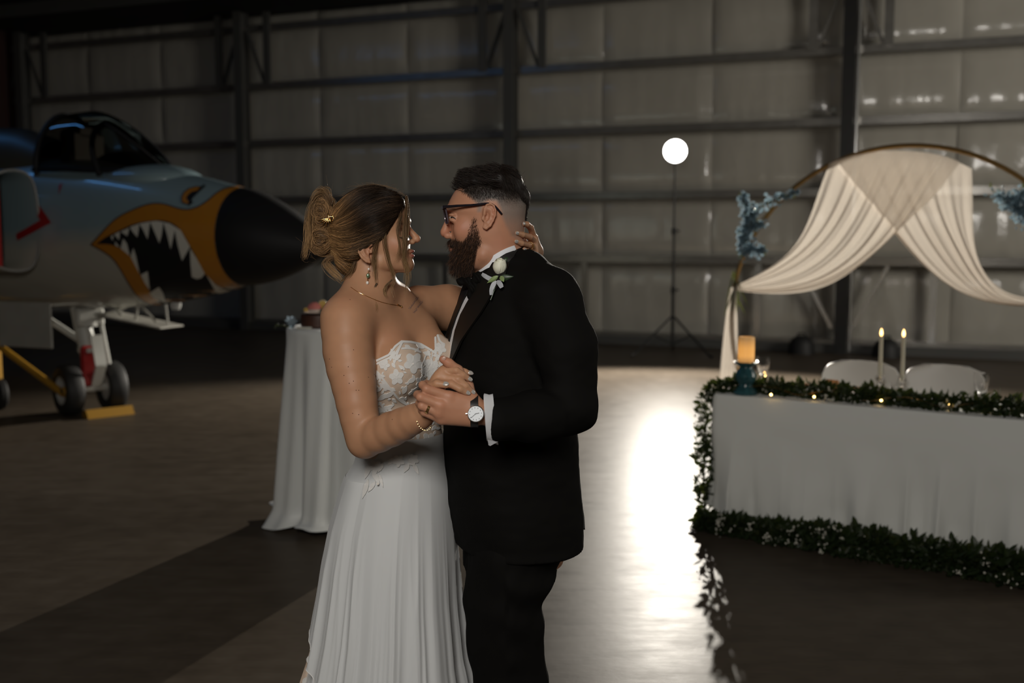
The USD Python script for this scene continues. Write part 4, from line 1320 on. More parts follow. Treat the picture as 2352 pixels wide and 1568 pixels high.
    def hits(self, pp, D0, D1, n=70, lift=0.0):
        """where the lines of sight through the pixels pp meet the surface, moved lift along its normal; also whether they do"""
        o = np.array([0, 0, CAMZ])
        d = rays(pp)
        ts = np.linspace(D0, D1, n)
        f = self.eval(o + d[:, None] * ts[:, None], margin=0.05)
        neg = f < 0
        hit = neg.any(1)
        i = np.where(hit, neg.argmax(1), f.argmin(1))
        i0 = np.maximum(i - 1, 0)
        a, b = ts[i0], ts[i]
        for _ in range(12):
            m = 0.5 * (a + b)
            s = self.eval(o + d * m[:, None], margin=0.05) < 0
            b = np.where(s, m, b); a = np.where(s, a, m)
        t = np.where(hit, b, ts[i])
        p = o + d * t[:, None]
        if lift:
            p = p + self.normal(p) * lift
        return p, hit

    def normal(self, p, e=0.0025):
        g = np.stack([self.eval(p + e * np.eye(3)[k], 0.05) - self.eval(p - e * np.eye(3)[k], 0.05) for k in range(3)], -1)
        return g / (np.linalg.norm(g, axis=-1, keepdims=True) + 1e-12)

    def decal(self, poly_px, D0, D1, lift, step=5.0, thick=0.0):
        """a piece of cloth or paint lying on the surface inside an outline of the picture"""
        poly = Polygon(poly_px).buffer(0).segmentize(step)
        V, F, n = [], [], 0
        st = step * 1.3
        for g in getattr(poly, 'geoms', [poly]):
            x0, y0, x1, y1 = g.bounds
            for i in np.arange(x0, x1, st):
                for j in np.arange(y0, y1, st):
                    c = g.intersection(Polygon([(i, j), (i + st, j), (i + st, j + st), (i, j + st)]))
                    for k in getattr(c, 'geoms', [c]):
                        if k.geom_type == 'Polygon' and k.area > 0.02:
                            v, f = trimesh.creation.triangulate_polygon(k, engine='earcut')
                            V.append(v); F.append(np.asarray(f) + n); n += len(v)
        m = trimesh.Trimesh(np.hstack([np.round(np.vstack(V), 3), np.zeros((n, 1))]), np.vstack(F), process=True)
        p, hit = self.hits(m.vertices[:, :2], D0, D1)
        nn = self.normal(p)
        f = np.asarray(m.faces)
        a = p[f]
        fl_ = (np.cross(a[:, 1] - a[:, 0], a[:, 2] - a[:, 0]) * nn[f[:, 0]]).sum(1) < 0
        f = np.where(fl_[:, None], f[:, ::-1], f)
        top = p + nn * lift
        if not thick:
            return top, f
        # closed solid: the top, a bottom and a rim
        low = top - nn * thick
        e = np.sort(np.vstack([f[:, [0, 1]], f[:, [1, 2]], f[:, [2, 0]]]), axis=1)
        de = np.vstack([f[:, [0, 1]], f[:, [1, 2]], f[:, [2, 0]]])
        _, inv, cnt = np.unique(e[:, 0] * len(top) + e[:, 1], return_inverse=True, return_counts=True)
        b = de[cnt[inv] == 1]
        N = len(top)
        rim = np.vstack([np.stack([b[:, 1], b[:, 0], b[:, 0] + N], 1), np.stack([b[:, 1], b[:, 0] + N, b[:, 1] + N], 1)])
        return np.vstack([top, low]), np.vstack([f, f[:, ::-1] + N, rim])


def rays(pp):
    pp = np.asarray(pp, float)
    a, b = (pp[:, 0] - PW / 2) / FPX, -(pp[:, 1] - PH / 2) / FPX
    c, s = math.cos(PITCH), math.sin(PITCH)
    d = np.stack([a, c + b * s, -s + b * c], 1)
    return d / d[:, 1:2]


def smin(a, b, k):
    if k <= 0:
        return np.minimum(a, b)
    h = np.maximum(k - np.abs(a - b), 0) / k
    return np.minimum(a, b) - h * h * k * 0.25


def combine(a, b, k, op):
    if op == 'u':
        return smin(a, b, k)
    if op == 's':
        return -smin(-a, b, k)
    return -smin(-a, -b, k)          # 'i': intersection


def cone_fn(a, b, ra, rb):
    a, b = np.asarray(a, float), np.asarray(b, float)
    ab = b - a
    L2 = float(ab @ ab) + 1e-12

    def fn(p):
        q = p - a
        t = np.clip((q @ ab) / L2, 0, 1)
        w = q - t[..., None] * ab
        return np.sqrt(np.einsum('...i,...i->...', w, w)) - (ra + (rb - ra) * t)
    m = max(ra, rb)
    return fn, np.minimum(a, b) - m, np.maximum(a, b) + m


def px2(points):
    """where the photograph shows points of the place"""
    return project(points)


def head_fn(O, fwd, S, st, pw_front=2.3, zc=None, seam=None):
    """a head from its profile: stations (py, front px, back px, widest px, half width m); O the point of pixel (0, 0), fwd +1 or -1 along x"""
    from scipy.interpolate import PchipInterpolator
    st = np.array(sorted(st))
    F = PchipInterpolator(st[:, 0], st[:, 1:])
    y0, y1 = st[0, 0], st[-1, 0]

    def fn(p):
        px = (p[..., 0] - O[0]) * S
        py = (O[2] - p[..., 2]) * S
        t = p[..., 1] - O[1]
        yy = np.clip(py, y0, y1)
        g = F(yy)
        f, b, c, w = (g[..., k] for k in range(4))
        u = (px - c) / S * fwd
        front = u > 0
        A_ = np.where(front, np.abs(f - c), np.abs(c - b)) / S + 1e-6
        pw = np.where(front, pw_front, 2.1)
        k0 = ((np.abs(u) / A_) ** pw + (np.abs(t) / w) ** pw) ** (1 / pw)
        d = (k0 - 1) * np.minimum(A_, w)
        over = np.abs(py - yy) / S
        return np.where(over > 0, np.sqrt(np.maximum(d, 0) ** 2 + over ** 2), d)
    w = st[:, 4].max()
    xs = O[0] + np.array([st[:, 1:3].min(), st[:, 1:3].max()]) / S
    zs = O[2] - np.array([y1, y0]) / S
    return fn, np.array([xs[0], O[1] - w, zs[0]]), np.array([xs[1], O[1] + w, zs[1]])


def scatter(V, F, n, accept, rng):
    """n points on a mesh where accept(points) allows, with their normals"""
    a, b, c = V[F[:, 0]], V[F[:, 1]], V[F[:, 2]]
    cr_ = np.cross(b - a, c - a)
    ar_ = np.linalg.norm(cr_, axis=1)
    cen = (a + b + c) / 3
    w = ar_ * accept(cen)
    i = rng.choice(len(F), n, p=w / w.sum())
    u, v = rng.random(n), rng.random(n)
    s = u + v > 1
    u, v = np.where(s, 1 - u, u), np.where(s, 1 - v, v)
    p = a[i] + (b - a)[i] * u[:, None] + (c - a)[i] * v[:, None]
    return p, cr_[i] / (ar_[i][:, None] + 1e-15)


def inside_px(pp, poly):
    """which pixels lie inside an outline"""
    import shapely
    return shapely.contains_xy(Polygon(poly), pp[:, 0], pp[:, 1])


def edge_px(pp, line):
    """distance of pixels from a polyline"""
    import shapely
    return shapely.distance(shapely.points(pp), LineString(line))


def soft(x, a, b):
    t = np.clip((np.asarray(x, float) - a) / (b - a), 0, 1)
    return t * t * (3 - 2 * t)


def mixc(c, d, w):
    return c * (1 - w[:, None]) + np.asarray(d) * w[:, None]


def pxs(pts, D):
    """pixels (x, y) or (x, y, depth) as points of the place"""
    return [P(q[0], q[1], q[2] if len(q) > 2 else D) for q in pts]


def st2(py, cx, D, hf, hl):
    q = P(cx, py, D)
    return (q[2], q[0], q[1], hf, hl)


def ear(F, T, curve, anti, concha, trag, lat0, sgn, rr):
    """an ear from the pixel paths of its rim and inner fold, standing out from the side of the head"""
    cx = np.mean([q[0] for q in curve]); cy = np.mean([q[1] for q in curve])
    def lat(q, extra=0.0):
        return sgn * (lat0 + extra)
    # the plate of the ear
    n = len(curve)
    F.ell(T(cx - 2, cy, sgn * (lat0 + .002)), (.0155, .0055, .026), k=.006)
    for i in range(n):
        q0 = curve[i]
        F.cone(T(q0[0] * .8 + cx * .2, q0[1] * .8 + cy * .2, sgn * (lat0 + .004)), T(cx, cy, sgn * (lat0 + .001)), .0045, .004, k=.004)
    F.ell(T(*concha, sgn * (lat0 + .009)), (.0085, .0075, .0125), k=.004, op='s')
    ext = np.linspace(0.004, 0.010, n)
    F.chain([T(q[0], q[1], sgn * (lat0 + .006 + .006 * np.sin(np.pi * i / (n - 1)))) for i, q in enumerate(curve)], [rr * (0.8 if 0 < i < n - 3 else 1.25) for i in range(n)], k=.002, join=.004)
    F.chain([T(q[0], q[1], sgn * (lat0 + .0075)) for q in anti], [rr * .85] * len(anti), k=.002, join=.005)
    F.ell(T(*trag, sgn * (lat0 + .0045)), (.0045, .004, .006), k=.004)


def tinted(name, rough, **kw):
    M[name] = usdkit.material(stage, '/World/Looks/' + name, {
        'a': ('attribute', {'attribute': 'tint'}), 'p': ('principled_bsdf', {'roughness': rough, **kw})}, [('a.color', 'p.base_color')], surface='p.BSDF')


tinted('skin', 0.48, subsurface_weight=0.12, subsurface_radius=(1.0, 0.35, 0.2), subsurface_scale=0.006, specular_ior_level=0.28)
tinted('hair', 0.5, specular_ior_level=0.22)
tinted('beard_hair', 0.5, specular_ior_level=0.35)
plain('suit_black', (0.0042, 0.0039, 0.0035), 0.8, bump=(700, 0.0004), specular_ior_level=0.10)
plain('satin_black', (0.0085, 0.0075, 0.0065), 0.45, specular_ior_level=0.25)
plain('shirt_white', (0.74, 0.75, 0.78), 0.6)
plain('glasses_black', (0.010, 0.008, 0.012), 0.18)
plain('lens_rim', (0.10, 0.08, 0.10), 0.12, 0.3)
plain('nail_silver', (0.46, 0.43, 0.40), 0.25, 0.25)
plain('nail_skin', (0.50, 0.32, 0.25), 0.3)
plain('rose_white', (0.80, 0.78, 0.62), 0.55, subsurface_weight=0.1, subsurface_scale=0.004)
plain('leaf_dark', (0.020, 0.040, 0.016), 0.4)
plain('sepal_green', (0.22, 0.30, 0.12), 0.5)
M['ribbon'] = usdkit.material(stage, '/World/Looks/ribbon', {
    'g': ('geometry', {}), 'w': ('wave_texture', {'scale': 260.0, 'distortion': 0.5}), 'r': ('rgb_ramp', {'ramp': [(0.0, (0.40, 0.42, 0.45)), (1.0, (0.66, 0.68, 0.72))]}),
    'd': ('principled_bsdf', {'roughness': 0.5}), 'x': ('transparent_bsdf', {}), 'm': ('mix_closure', {'fac': 0.25})},
    [('g.position', 'w.vector'), ('w.fac', 'r.fac'), ('r.color', 'd.base_color'), ('d.BSDF', 'm.closure1'), ('x.BSDF', 'm.closure2')], surface='m.closure')
plain('dial_white', (0.80, 0.84, 0.88), 0.3)
plain('ink', (0.015, 0.015, 0.02), 0.4)
plain('leather_black', (0.010, 0.009, 0.009), 0.45)
plain('pearl', (0.80, 0.76, 0.70), 0.18, specular_ior_level=0.8)
plain('gem_green', (0.10, 0.16, 0.08), 0.1, specular_ior_level=1.0)
plain('mole', (0.10, 0.045, 0.025), 0.6)
plain('tattoo', (0.045, 0.045, 0.07), 0.6)
plain('lash', (0.012, 0.008, 0.006), 0.5)
plain('eye_white', (0.5, 0.45, 0.42), 0.15)
plain('shoe_black', (0.01, 0.01, 0.01), 0.2)
plain('lace', (0.72, 0.71, 0.69), 0.6, sheen_weight=0.2, bump=(900, 0.0006))
plain('nude_mesh', (0.60, 0.47, 0.37), 0.6, bump=(1500, 0.0003))
M['chiffon'] = usdkit.material(stage, '/World/Looks/chiffon', {
    'd': ('principled_bsdf', {'base_color': (0.70, 0.72, 0.73), 'roughness': 0.6, 'sheen_weight': 0.25}), 't': ('translucent_bsdf', {'color': (0.72, 0.68, 0.58)}), 'm': ('mix_closure', {'fac': 0.12})},
    [('d.BSDF', 'm.closure1'), ('t.BSDF', 'm.closure2')], surface='m.closure')
M['lens'] = usdkit.material(stage, '/World/Looks/lens', {
    't': ('transparent_bsdf', {}), 'g': ('glossy_bsdf', {'roughness': 0.02}), 'f': ('fresnel', {'IOR': 1.5}), 'm': ('mix_closure', {})},
    [('f.fac', 'm.fac'), ('t.BSDF', 'm.closure1'), ('g.BSDF', 'm.closure2')], surface='m.closure')
# ================================================================== the groom: facing left, his left side to the camera
GD = 2.82
GS = FPX / (P(1120, 520, GD)[1] * math.cos(PITCH) + (CAMZ - 1.6) * 0)      # pixels per metre at his head
GO = P(0, 0, GD)
GO = np.array([P(1120, 520, GD)[0] - 1120 / GS, GD, P(1120, 520, GD)[2] + 520 / GS])


def G(px, py, lat=0.0):
    """a point of his head: a pixel of the profile and a distance out from its middle, positive towards the camera"""
    return np.array([GO[0] + px / GS, GD - lat, GO[2] - py / GS])


groom = thing('person', 'bearded man in a black tuxedo with glasses, a white rose and a wristwatch', 'person', (0, 0, 0))
ga = math.radians(18)
GF = np.array([-math.cos(ga), -math.sin(ga), 0.0])      # the way his chest faces
GL = np.array([math.sin(ga), -math.cos(ga), 0.0])       # his left
GR2 = np.stack([GF[:2], GL[:2]], 1)


# ---- body: head, neck, trunk and the left arm with its hand, one surface
gb_ = Field()
head_st = [(401, 1128, 1150, 1140, .012), (404, 1104, 1170, 1138, .030), (412, 1080, 1188, 1136, .048), (430, 1054, 1203, 1136, .067), (450, 1039, 1209, 1138, .075), (470, 1030, 1210, 1140, .0775),
           (484, 1028, 1208, 1140, .0775), (497, 1036, 1205, 1138, .076), (520, 1037, 1198, 1130, .072), (545, 1036, 1186, 1120, .067), (560, 1036, 1176, 1112, .063), (580, 1038, 1160, 1100, .058),
           (600, 1047, 1135, 1090, .050), (613, 1055, 1112, 1082, .040), (620, 1064, 1095, 1078, .022)]
gb_.put(*head_fn(GO, -1, GS, head_st, 2.05), k=0.0)
gb_.cone(G(1140, 540), G(1150, 605), .060, .064, k=.03)                               # neck
gb_.cone(G(1150, 520), G(1150, 590), .052, .054, k=.03)
gb_.ell(G(1032, 484), (.012, .036, .009), k=.012)                                      # brow
gb_.cone(G(1034, 499), G(1021, 531), .0085, .0105, k=.010)                             # nose
gb_.ell(G(1022, 536), (.0105, .0125, .0105), k=.006)
for s in (-1, 1):
    gb_.ell(G(1029, 541, s * .013), (.010, .007, .0085), k=.006)
    gb_.ell(G(1022, 546, s * .0065), (.0045, .003, .003), k=.002, op='s')
    gb_.ell(G(1034, 502, s * .033), (.014, .019, .014), k=.014, op='s')                # eye socket
    gb_.ell(G(1045.5, 500.5, s * .031), (.0135, .0135, .0135), k=.003)
    gb_.ell(G(1041, 506, s * .033), (.010, .014, .004), k=.004)                        # lower lid
    gb_.ell(G(1042, 494, s * .033), (.012, .016, .004), k=.004)
    gb_.ell(G(1064, 527, s * .046), (.020, .015, .022), k=.022)                        # cheek
gb_.cone(G(1056, 608, .010), G(1110, 585, .055), .018, .014, k=.025)
gb_.cone(G(1056, 608, -.010), G(1110, 585, -.055), .018, .014, k=.025)
gb_.ell(G(1037, 563), (.010, .023, .0055), k=.006)                                     # lips
gb_.ell(G(1039, 573), (.010, .020, .0065), k=.006)
gb_.ell(G(1052, 601), (.012, .02, .015), k=.016)                                       # chin


g_curve = [(1115, 494), (1115, 481), (1120, 472.5), (1128, 469.5), (1135.5, 474), (1139.5, 484), (1138.5, 496), (1133.5, 508), (1127, 518), (1118.5, 524.5), (1113, 522)]
g_anti = [(1122, 481), (1130, 484), (1131, 494), (1127, 505), (1121, 512)]
for s in (1, -1):
    ear(gb_, G, g_curve, g_anti, (1120, 498), (1111.5, 503), .0755, s, .0032)
# trunk and arm under the clothes
gb_.loft([st2(596, 1160, 2.84, .055, .062), st2(630, 1172, 2.85, .075, .10), st2(680, 1180, 2.85, .11, .165), st2(780, 1178, 2.85, .13, .165), st2(950, 1178, 2.85, .14, .16), st2(1100, 1180, 2.85, .14, .165), st2(1280, 1180, 2.85, .13, .17)], GR2, k=.03)
gb_.chain(pxs([(1262, 690, 2.67), (1308, 925, 2.60), (1170, 962, 2.49), (1096, 944, 2.450)], 0), [.055, .040, .031, .0275], k=.02, join=.02)
for lx, D in ((1178, 2.75), (1168, 2.95)):
    gb_.chain(pxs([(lx, 1290, D), (lx - 10, 1500, D)], 0) + [np.array([P(lx + 12, 1500, D)[0], D, .08])], [.085, .055, .042], k=.03, join=.03)
# the hand that holds hers: wrist, back of the hand, four fingers curling away, thumb
WR = P(1090, 944, 2.448)
kn = {'index': [(1033, 910, 2.432), (980, 893, 2.424), (971, 884, 2.440), (981, 880, 2.458)], 'middle': [(1012, 930, 2.424), (966, 912, 2.418), (959, 906, 2.440), (975, 903, 2.462)],
      'ring': [(1008, 948, 2.427), (969, 932, 2.422), (963, 926, 2.444), (978, 922, 2.462)], 'little': [(1014, 963, 2.436), (974, 947, 2.432), (968, 942, 2.450), (982, 938, 2.465)]}
fr = {'index': [.0118, .0106, .0096, .0085], 'middle': [.0118, .0106, .0096, .0085], 'ring': [.0112, .0100, .0092, .0082], 'little': [.0100, .0088, .0080, .0072]}
for i, (nm, ch__) in enumerate(kn.items()):
    q = pxs(ch__, 0)
    gb_.chain([WR + (q[0] - WR) * .10 + np.array([0, 0, (.018, .006, -.006, -.016)[i]]), q[0]], [.0185, .0125], k=.01, join=.016)
    gb_.chain(q, fr[nm], k=.003, join=.0045)
    gb_.ell(q[0] + np.array([0, -.004, .001]), (.010, .007, .009), k=.008)
gb_.ell(P(1052, 934, 2.448), (.030, .013, .024), k=.015)
gth = pxs([(1082, 920, 2.455), (1074, 886, 2.462), (1052, 850, 2.458), (1031, 834, 2.452), (1017, 825, 2.448)], 0)
gb_.chain(gth, [.017, .0135, .0115, .0105, .0088], k=.006, join=.012)
gV, gF = gb_.mesh(0.0026)
# colour: flesh, ruddy cheeks, nose and ears, the clipped hair of the sides, the shadow of the beard
pp = px2(gV)
lat_ = np.abs(GD - gV[:, 1])
col = np.tile([0.44, 0.215, 0.130], (len(gV), 1))
col *= (0.93 + 0.14 * meshkit.fbm(gV * 60, 3, seed=3))[:, None]
isH = gV[:, 2] > P(1100, 640, 2.8)[2]
red = np.exp(-((pp[:, 0] - 1062) / 24) ** 2 - ((pp[:, 1] - 522) / 20) ** 2) * .55 + np.exp(-((pp[:, 0] - 1020) / 11) ** 2 - ((pp[:, 1] - 536) / 11) ** 2) * .6
red += np.exp(-((pp[:, 0] - 1134) / 10) ** 2 - ((pp[:, 1] - 492) / 26) ** 2) * .5 + np.exp(-((pp[:, 0] - 1150) / 25) ** 2 - ((pp[:, 1] - 560) / 22) ** 2) * .35
col = mixc(col, (0.47, 0.19, 0.12), np.clip(red * isH, 0, .8))
stub = [(1058, 440), (1075, 452), (1093, 470), (1093, 490), (1108, 490), (1112, 470), (1122, 462), (1138, 464), (1146, 480), (1150, 500), (1158, 520), (1172, 545), (1185, 552), (1202, 545), (1215, 500), (1218, 440), (1195, 402), (1130, 390), (1075, 396)]
fade = np.where(inside_px(pp, stub), 1.0, 0.0) * np.clip(edge_px(pp, stub + stub[:1]) / 9, 0, 1) * isH
grain = 0.62 + 0.76 * (meshkit.noise(gV * 900, 5) * .6 + meshkit.noise(gV * 420, 6) * .4)
col = mixc(col, (0.25, 0.215, 0.19), np.clip(fade * (.35 + .5 * soft(pp[:, 1], 530, 480)), 0, 1))
dark = np.clip((0.16 + 0.95 * soft(pp[:, 1], 486, 434)) * fade * grain, 0, .97)
col = mixc(col, (0.035, 0.028, 0.024), dark)
beard = [(1088, 494), (1097, 500), (1099, 520), (1106, 545), (1108, 556), (1098, 575), (1092, 600), (1090, 622), (1060, 634), (1036, 620), (1034, 596), (1040, 584), (1034, 582), (1033, 572), (1044, 569), (1036, 560), (1030, 557), (1031, 549), (1046, 546), (1060, 552), (1068, 545), (1076, 530), (1080, 510)]
bs_ = np.where(inside_px(pp, beard), 1.0, 0.0) * np.clip(edge_px(pp, beard + beard[:1]) / 7, 0, 1) * isH
dens = np.clip(0.35 + 0.6 * soft(pp[:, 1], 520, 600) + .35 * soft(np.hypot(pp[:, 0] - 1080, (pp[:, 1] - 560) * .8), 40, 12), 0, 1)
col = mixc(col, (0.050, 0.026, 0.016), np.clip(bs_ * dens * (.55 + .6 * grain) * .72, 0, .95))
lip = np.exp(-((pp[:, 0] - 1034) / 7) ** 2 - ((pp[:, 1] - 568) / 8) ** 2) * (lat_ < .024)
col = mixc(col, (0.36, 0.13, 0.10), np.clip(lip * .8, 0, .8) * isH)
brow = np.exp(-((pp[:, 0] - 1036) / 12) ** 2 - ((pp[:, 1] - 479 - (pp[:, 0] - 1036) * .1) / 4) ** 2) * (lat_ > .008)
col = mixc(col, (0.05, 0.03, 0.02), np.clip(brow, 0, .8) * isH)
knk = np.zeros(len(gV))
for q in list(kn.values()):
    knk += np.exp(-np.sum((gV - P(*q[0])) ** 2, 1) / .00012) * .5 + np.exp(-np.sum((gV - P(*q[1])) ** 2, 1) / .0001) * .3
knk += np.exp(-np.sum((gV - gth[-1]) ** 2, 1) / .0002) * .7
col = mixc(col, (0.46, 0.17, 0.11), np.clip(knk, 0, .7))
body_g = obj('body', (gV, gF), 'skin', groom, smooth=True, color=col, label='fair skin, shaved sides of the head')
rgm = np.random.default_rng(41)
# eyes: the near one shows beside the glasses
for s in (1, -1):
    obj('eye', MB().sphere(G(1043.5, 500.5, s * .032), .0118, 3), 'eye_white', groom, smooth=True)
ll = gb_.hits(spline(np.array([(1047, 503.5, 0), (1042, 499.5, 0), (1038, 498.5, 0), (1036, 500, 0)]), 12)[:, :2], 2.3, 3.0)[0] + [0, -.0006, 0]
obj('eyelashes', MB().tube(ll, np.interp(np.linspace(0, 1, 12), [0, .3, 1], [.0006, .0016, .0022]), 6), 'lash', groom)
# hair on top: a dark mass and brushed strands over it
hg = Field()
hg.cone(G(1072, 418), G(1140, 414), .022, .030, k=.02)
hg.cone(G(1060, 424), G(1076, 414), .012, .020, k=.015)
for s in (-1, 1):
    hg.cone(G(1074, 422, s * .032), G(1150, 420, s * .048), .020, .026, k=.025)
    hg.cone(G(1150, 420, s * .045), G(1190, 452, s * .030), .026, .020, k=.03)
hg.ell(G(1142, 418), (.062, .058, .032), k=.03)
hg.cone(G(1160, 420), G(1196, 460), .030, .022, k=.03)
hg.cone(G(1194, 452), G(1207, 500), .0135, .006, k=.02)
hV, hF = hg.mesh(0.004)
hV = hV + (meshkit.fbm(hV * [30, 90, 60], 2, seed=4)[:, None] - .5) * .006
hair_g = obj('hair', (hV, hF), 'hair', groom, smooth=True, color=np.tile([0.008, 0.005, 0.004], (len(hV), 1)), label='short dark brown hair combed up on top')
hp = px2(hV)
sp_, sn_ = scatter(hV, hF, 5200, lambda c: ((px2(c)[:, 1] < 505)).astype(float), rgm)
strs, wd, cc = [], [], []
for p_, n_ in zip(sp_, sn_):
    x = (p_[0] - GO[0]) * GS
    flow = np.array([-.9 if x < 1150 else .25, rgm.normal() * .18, .35 if x < 1150 else -.7])
    if x > 1190:
        flow = np.array([.08, 0, -1.0])
    flow = flow - n_ * (flow @ n_) * .8
    L = rgm.uniform(.012, .026) * (1.0 if x < 1190 else .5)
    t = np.linspace(0, 1, 5)[:, None]
    strs.append(p_ - n_ * .002 + flow * L * t + n_ * (.003 + .45 * L * t * (1 - .5 * t)) * (1.0 if x < 1185 else .3) + rgm.normal(size=3) * .001 * t)
    wd.append(np.array([.0007, .0007, .0006, .0005, .0002]))
    b = rgm.uniform(.6, 1.9)
    cc.append(np.tile(np.array([0.010, 0.006, 0.004]) * b, (5, 1)))
curves('hair_strands', strs, wd, 'hair', groom, np.vstack(cc), kind='stuff')


def short_hair(name, n, poly, dens_fn, L, flow_fn, base, seed, w=.00045, curl=.3):
    rg = np.random.default_rng(seed)

    def acc(c):
        q = px2(c)
        ok = inside_px(q, poly) & (c[:, 2] > P(1100, 640, 2.8)[2])
        return ok * np.clip(edge_px(q, poly + poly[:1]) / 6, .05, 1) * dens_fn(q) + 1e-9 * ok
    p, nrm = scatter(gV, gF, n, acc, rg)
    q = px2(p)
    st, wd, cc = [], [], []
    t = np.linspace(0, 1, 4)[:, None]
    for a, m, k in zip(p, nrm, q):
        l = L(k) * rg.uniform(.6, 1.25)
        f = flow_fn(k) + rg.normal(size=3) * curl
        f = f / np.linalg.norm(f)
        f = f - m * min(0, f @ m)
        st.append(a + (m * .55 + f * .8) * l * t + f * l * .35 * t ** 2 + rg.normal(size=3) * curl * .25 * l * t ** 2)
        wd.append(np.array([1, .95, .8, .35]) * w)
        cc.append(np.tile(np.array(base(rg)), (4, 1)))
    curves(name, st, wd, 'beard_hair', groom, np.vstack(cc), kind='stuff')


def beard_col(rg):
    b = rg.uniform(.5, 1.6)
    return np.array([0.024, 0.012, 0.007]) * b if rg.random() < .80 else np.array([0.11, 0.050, 0.022]) * b


bf = Field()
bf.ell(G(1066, 600), (.024, .040, .022), k=.015)
bf.cone(G(1057, 601), G(1082, 602), .019, .018, k=.02)
bf.cone(G(1050, 590), G(1056, 604), .009, .016, k=.015)
for s in (-1, 1):
    bf.cone(G(1080, 604, s * .022), G(1090, 575, s * .052), .017, .010, k=.02)
    bf.cone(G(1034, 556, s * .008), G(1044, 566, s * .026), .0065, .004, k=.006)
bV, bF = bf.mesh(0.0035)
bV = bV + (meshkit.fbm(bV * [140, 140, 60], 2, seed=8)[:, None] - .5) * .006
obj('beard', (bV, bF), 'beard_hair', groom, smooth=True, color=np.tile([0.010, 0.0055, 0.004], (len(bV), 1)), label='full dark brown beard')
down = np.array([-.25, 0, -1.0])
short_hair('beard_strands', 9000, beard, lambda q: np.clip(.35 + .65 * soft(q[:, 1], 515, 575), 0, 1), lambda k: .005 + .006 * float(soft(k[1], 530, 605)),
           lambda k: np.array([-.10 - .15 * float(soft(k[0], 1060, 1095)), -.1, -.9]), beard_col, 42, .00050, .32)
sp_, sn_ = scatter(bV, bF, 5200, lambda c: np.ones(len(c)), rgm)
strs, wd, cc = [], [], []
t4 = np.linspace(0, 1, 5)[:, None]
for p_, n_ in zip(sp_, sn_):
    f = np.array([.05, 0, -.9]) + rgm.normal(size=3) * .4
    L = rgm.uniform(.005, .011)
    strs.append(p_ - n_ * .001 + (n_ * .5 + f * .8) * L * t4 + rgm.normal(size=3) * .3 * L * t4 ** 2)
    wd.append(np.array([1, 1, .9, .7, .3]) * .0005)
    cc.append(np.tile(beard_col(rgm) * .7, (5, 1)))
curves('beard_strands', strs, wd, 'beard_hair', groom, np.vstack(cc), kind='stuff')
side = [q for q in stub]
short_hair('side_hair', 12000, side, lambda q: np.clip(1.25 * soft(q[:, 1], 482, 436), 0, 1), lambda k: .0012 + .0075 * float(soft(k[1], 470, 432)), lambda k: np.array([.25, -.1, -.9]),
           lambda rg: np.array([0.020, 0.014, 0.011]) * rg.uniform(.6, 1.4), 43, .00035, .2)
fl_, wd = [], []
for k in range(40):
    x = rgm.uniform(1080, 1205)
    s0 = G(x, 398 + 0.006 * (x - 1140) ** 2, rgm.normal() * .03)
    d = np.array([rgm.normal() * .5 + .2, rgm.normal() * .3, 1.0])
    fl_.append(s0 + d * np.linspace(0, 1, 5)[:, None] * rgm.uniform(.01, .022) + rgm.normal(size=3) * .004 * np.linspace(0, 1, 5)[:, None] ** 2)
fl_.append(np.array([G(1167, 398), G(1168, 385), G(1167, 372), G(1165, 362)]))
curves('flyaway_hair', fl_, [np.full(len(s), .0003) for s in fl_], 'hair', groom, np.tile([.05, .03, .02], (sum(map(len, fl_)), 1)), kind='stuff')

# ---- glasses
gl_x, hw_ = 1022, .066
for s in (1, -1):
    cxl = .034 * s
    ring = []
    for a in np.linspace(0, 2 * np.pi, 40, endpoint=False):
        u, v = math.cos(a), math.sin(a)
        r_ = (abs(u) ** 3.2 + abs(v) ** 3.2) ** (-1 / 3.2)
        lat = cxl + .026 * u * r_
        h = .021 * v * r_
        ring.append(G(gl_x + 4 + 0.11 * GS * (lat * s - .034) * 1.6 + 6 * (-h / .021) * .5, 496 - h * GS, lat))
    ring = np.array(ring)
    fr_ = obj('glasses_rim', MB().tube(ring, .0023, 8, closed=True), 'lens_rim', groom, label='dark glasses rim')
    obj('lens', MB().add(np.vstack([ring, ring.mean(0) + [-.001, 0, 0]]), [[k, (k + 1) % 40, 40] for k in range(40)]), 'lens', fr_, smooth=True)
    tp = spline(np.array([G(1022, 477, s * hw_), G(1060, 474.5, s * .075), G(1100, 472, s * .081), G(1130, 471, s * .083), G(1143, 481, s * .082), G(1153, 493, s * .079)]), 40)
    obj('glasses_temple', MB().tube(tp, np.interp(np.linspace(0, 1, 40), [0, .1, .6, 1], [.0042, .0036, .0030, .0027]), 10), 'glasses_black', fr_, label='black glasses temple')
br = [G(1019, 479, t) for t in np.linspace(-.068, .068, 16)]
obj('glasses_browline', MB().tube(br, .0036, 8), 'glasses_black', groom)

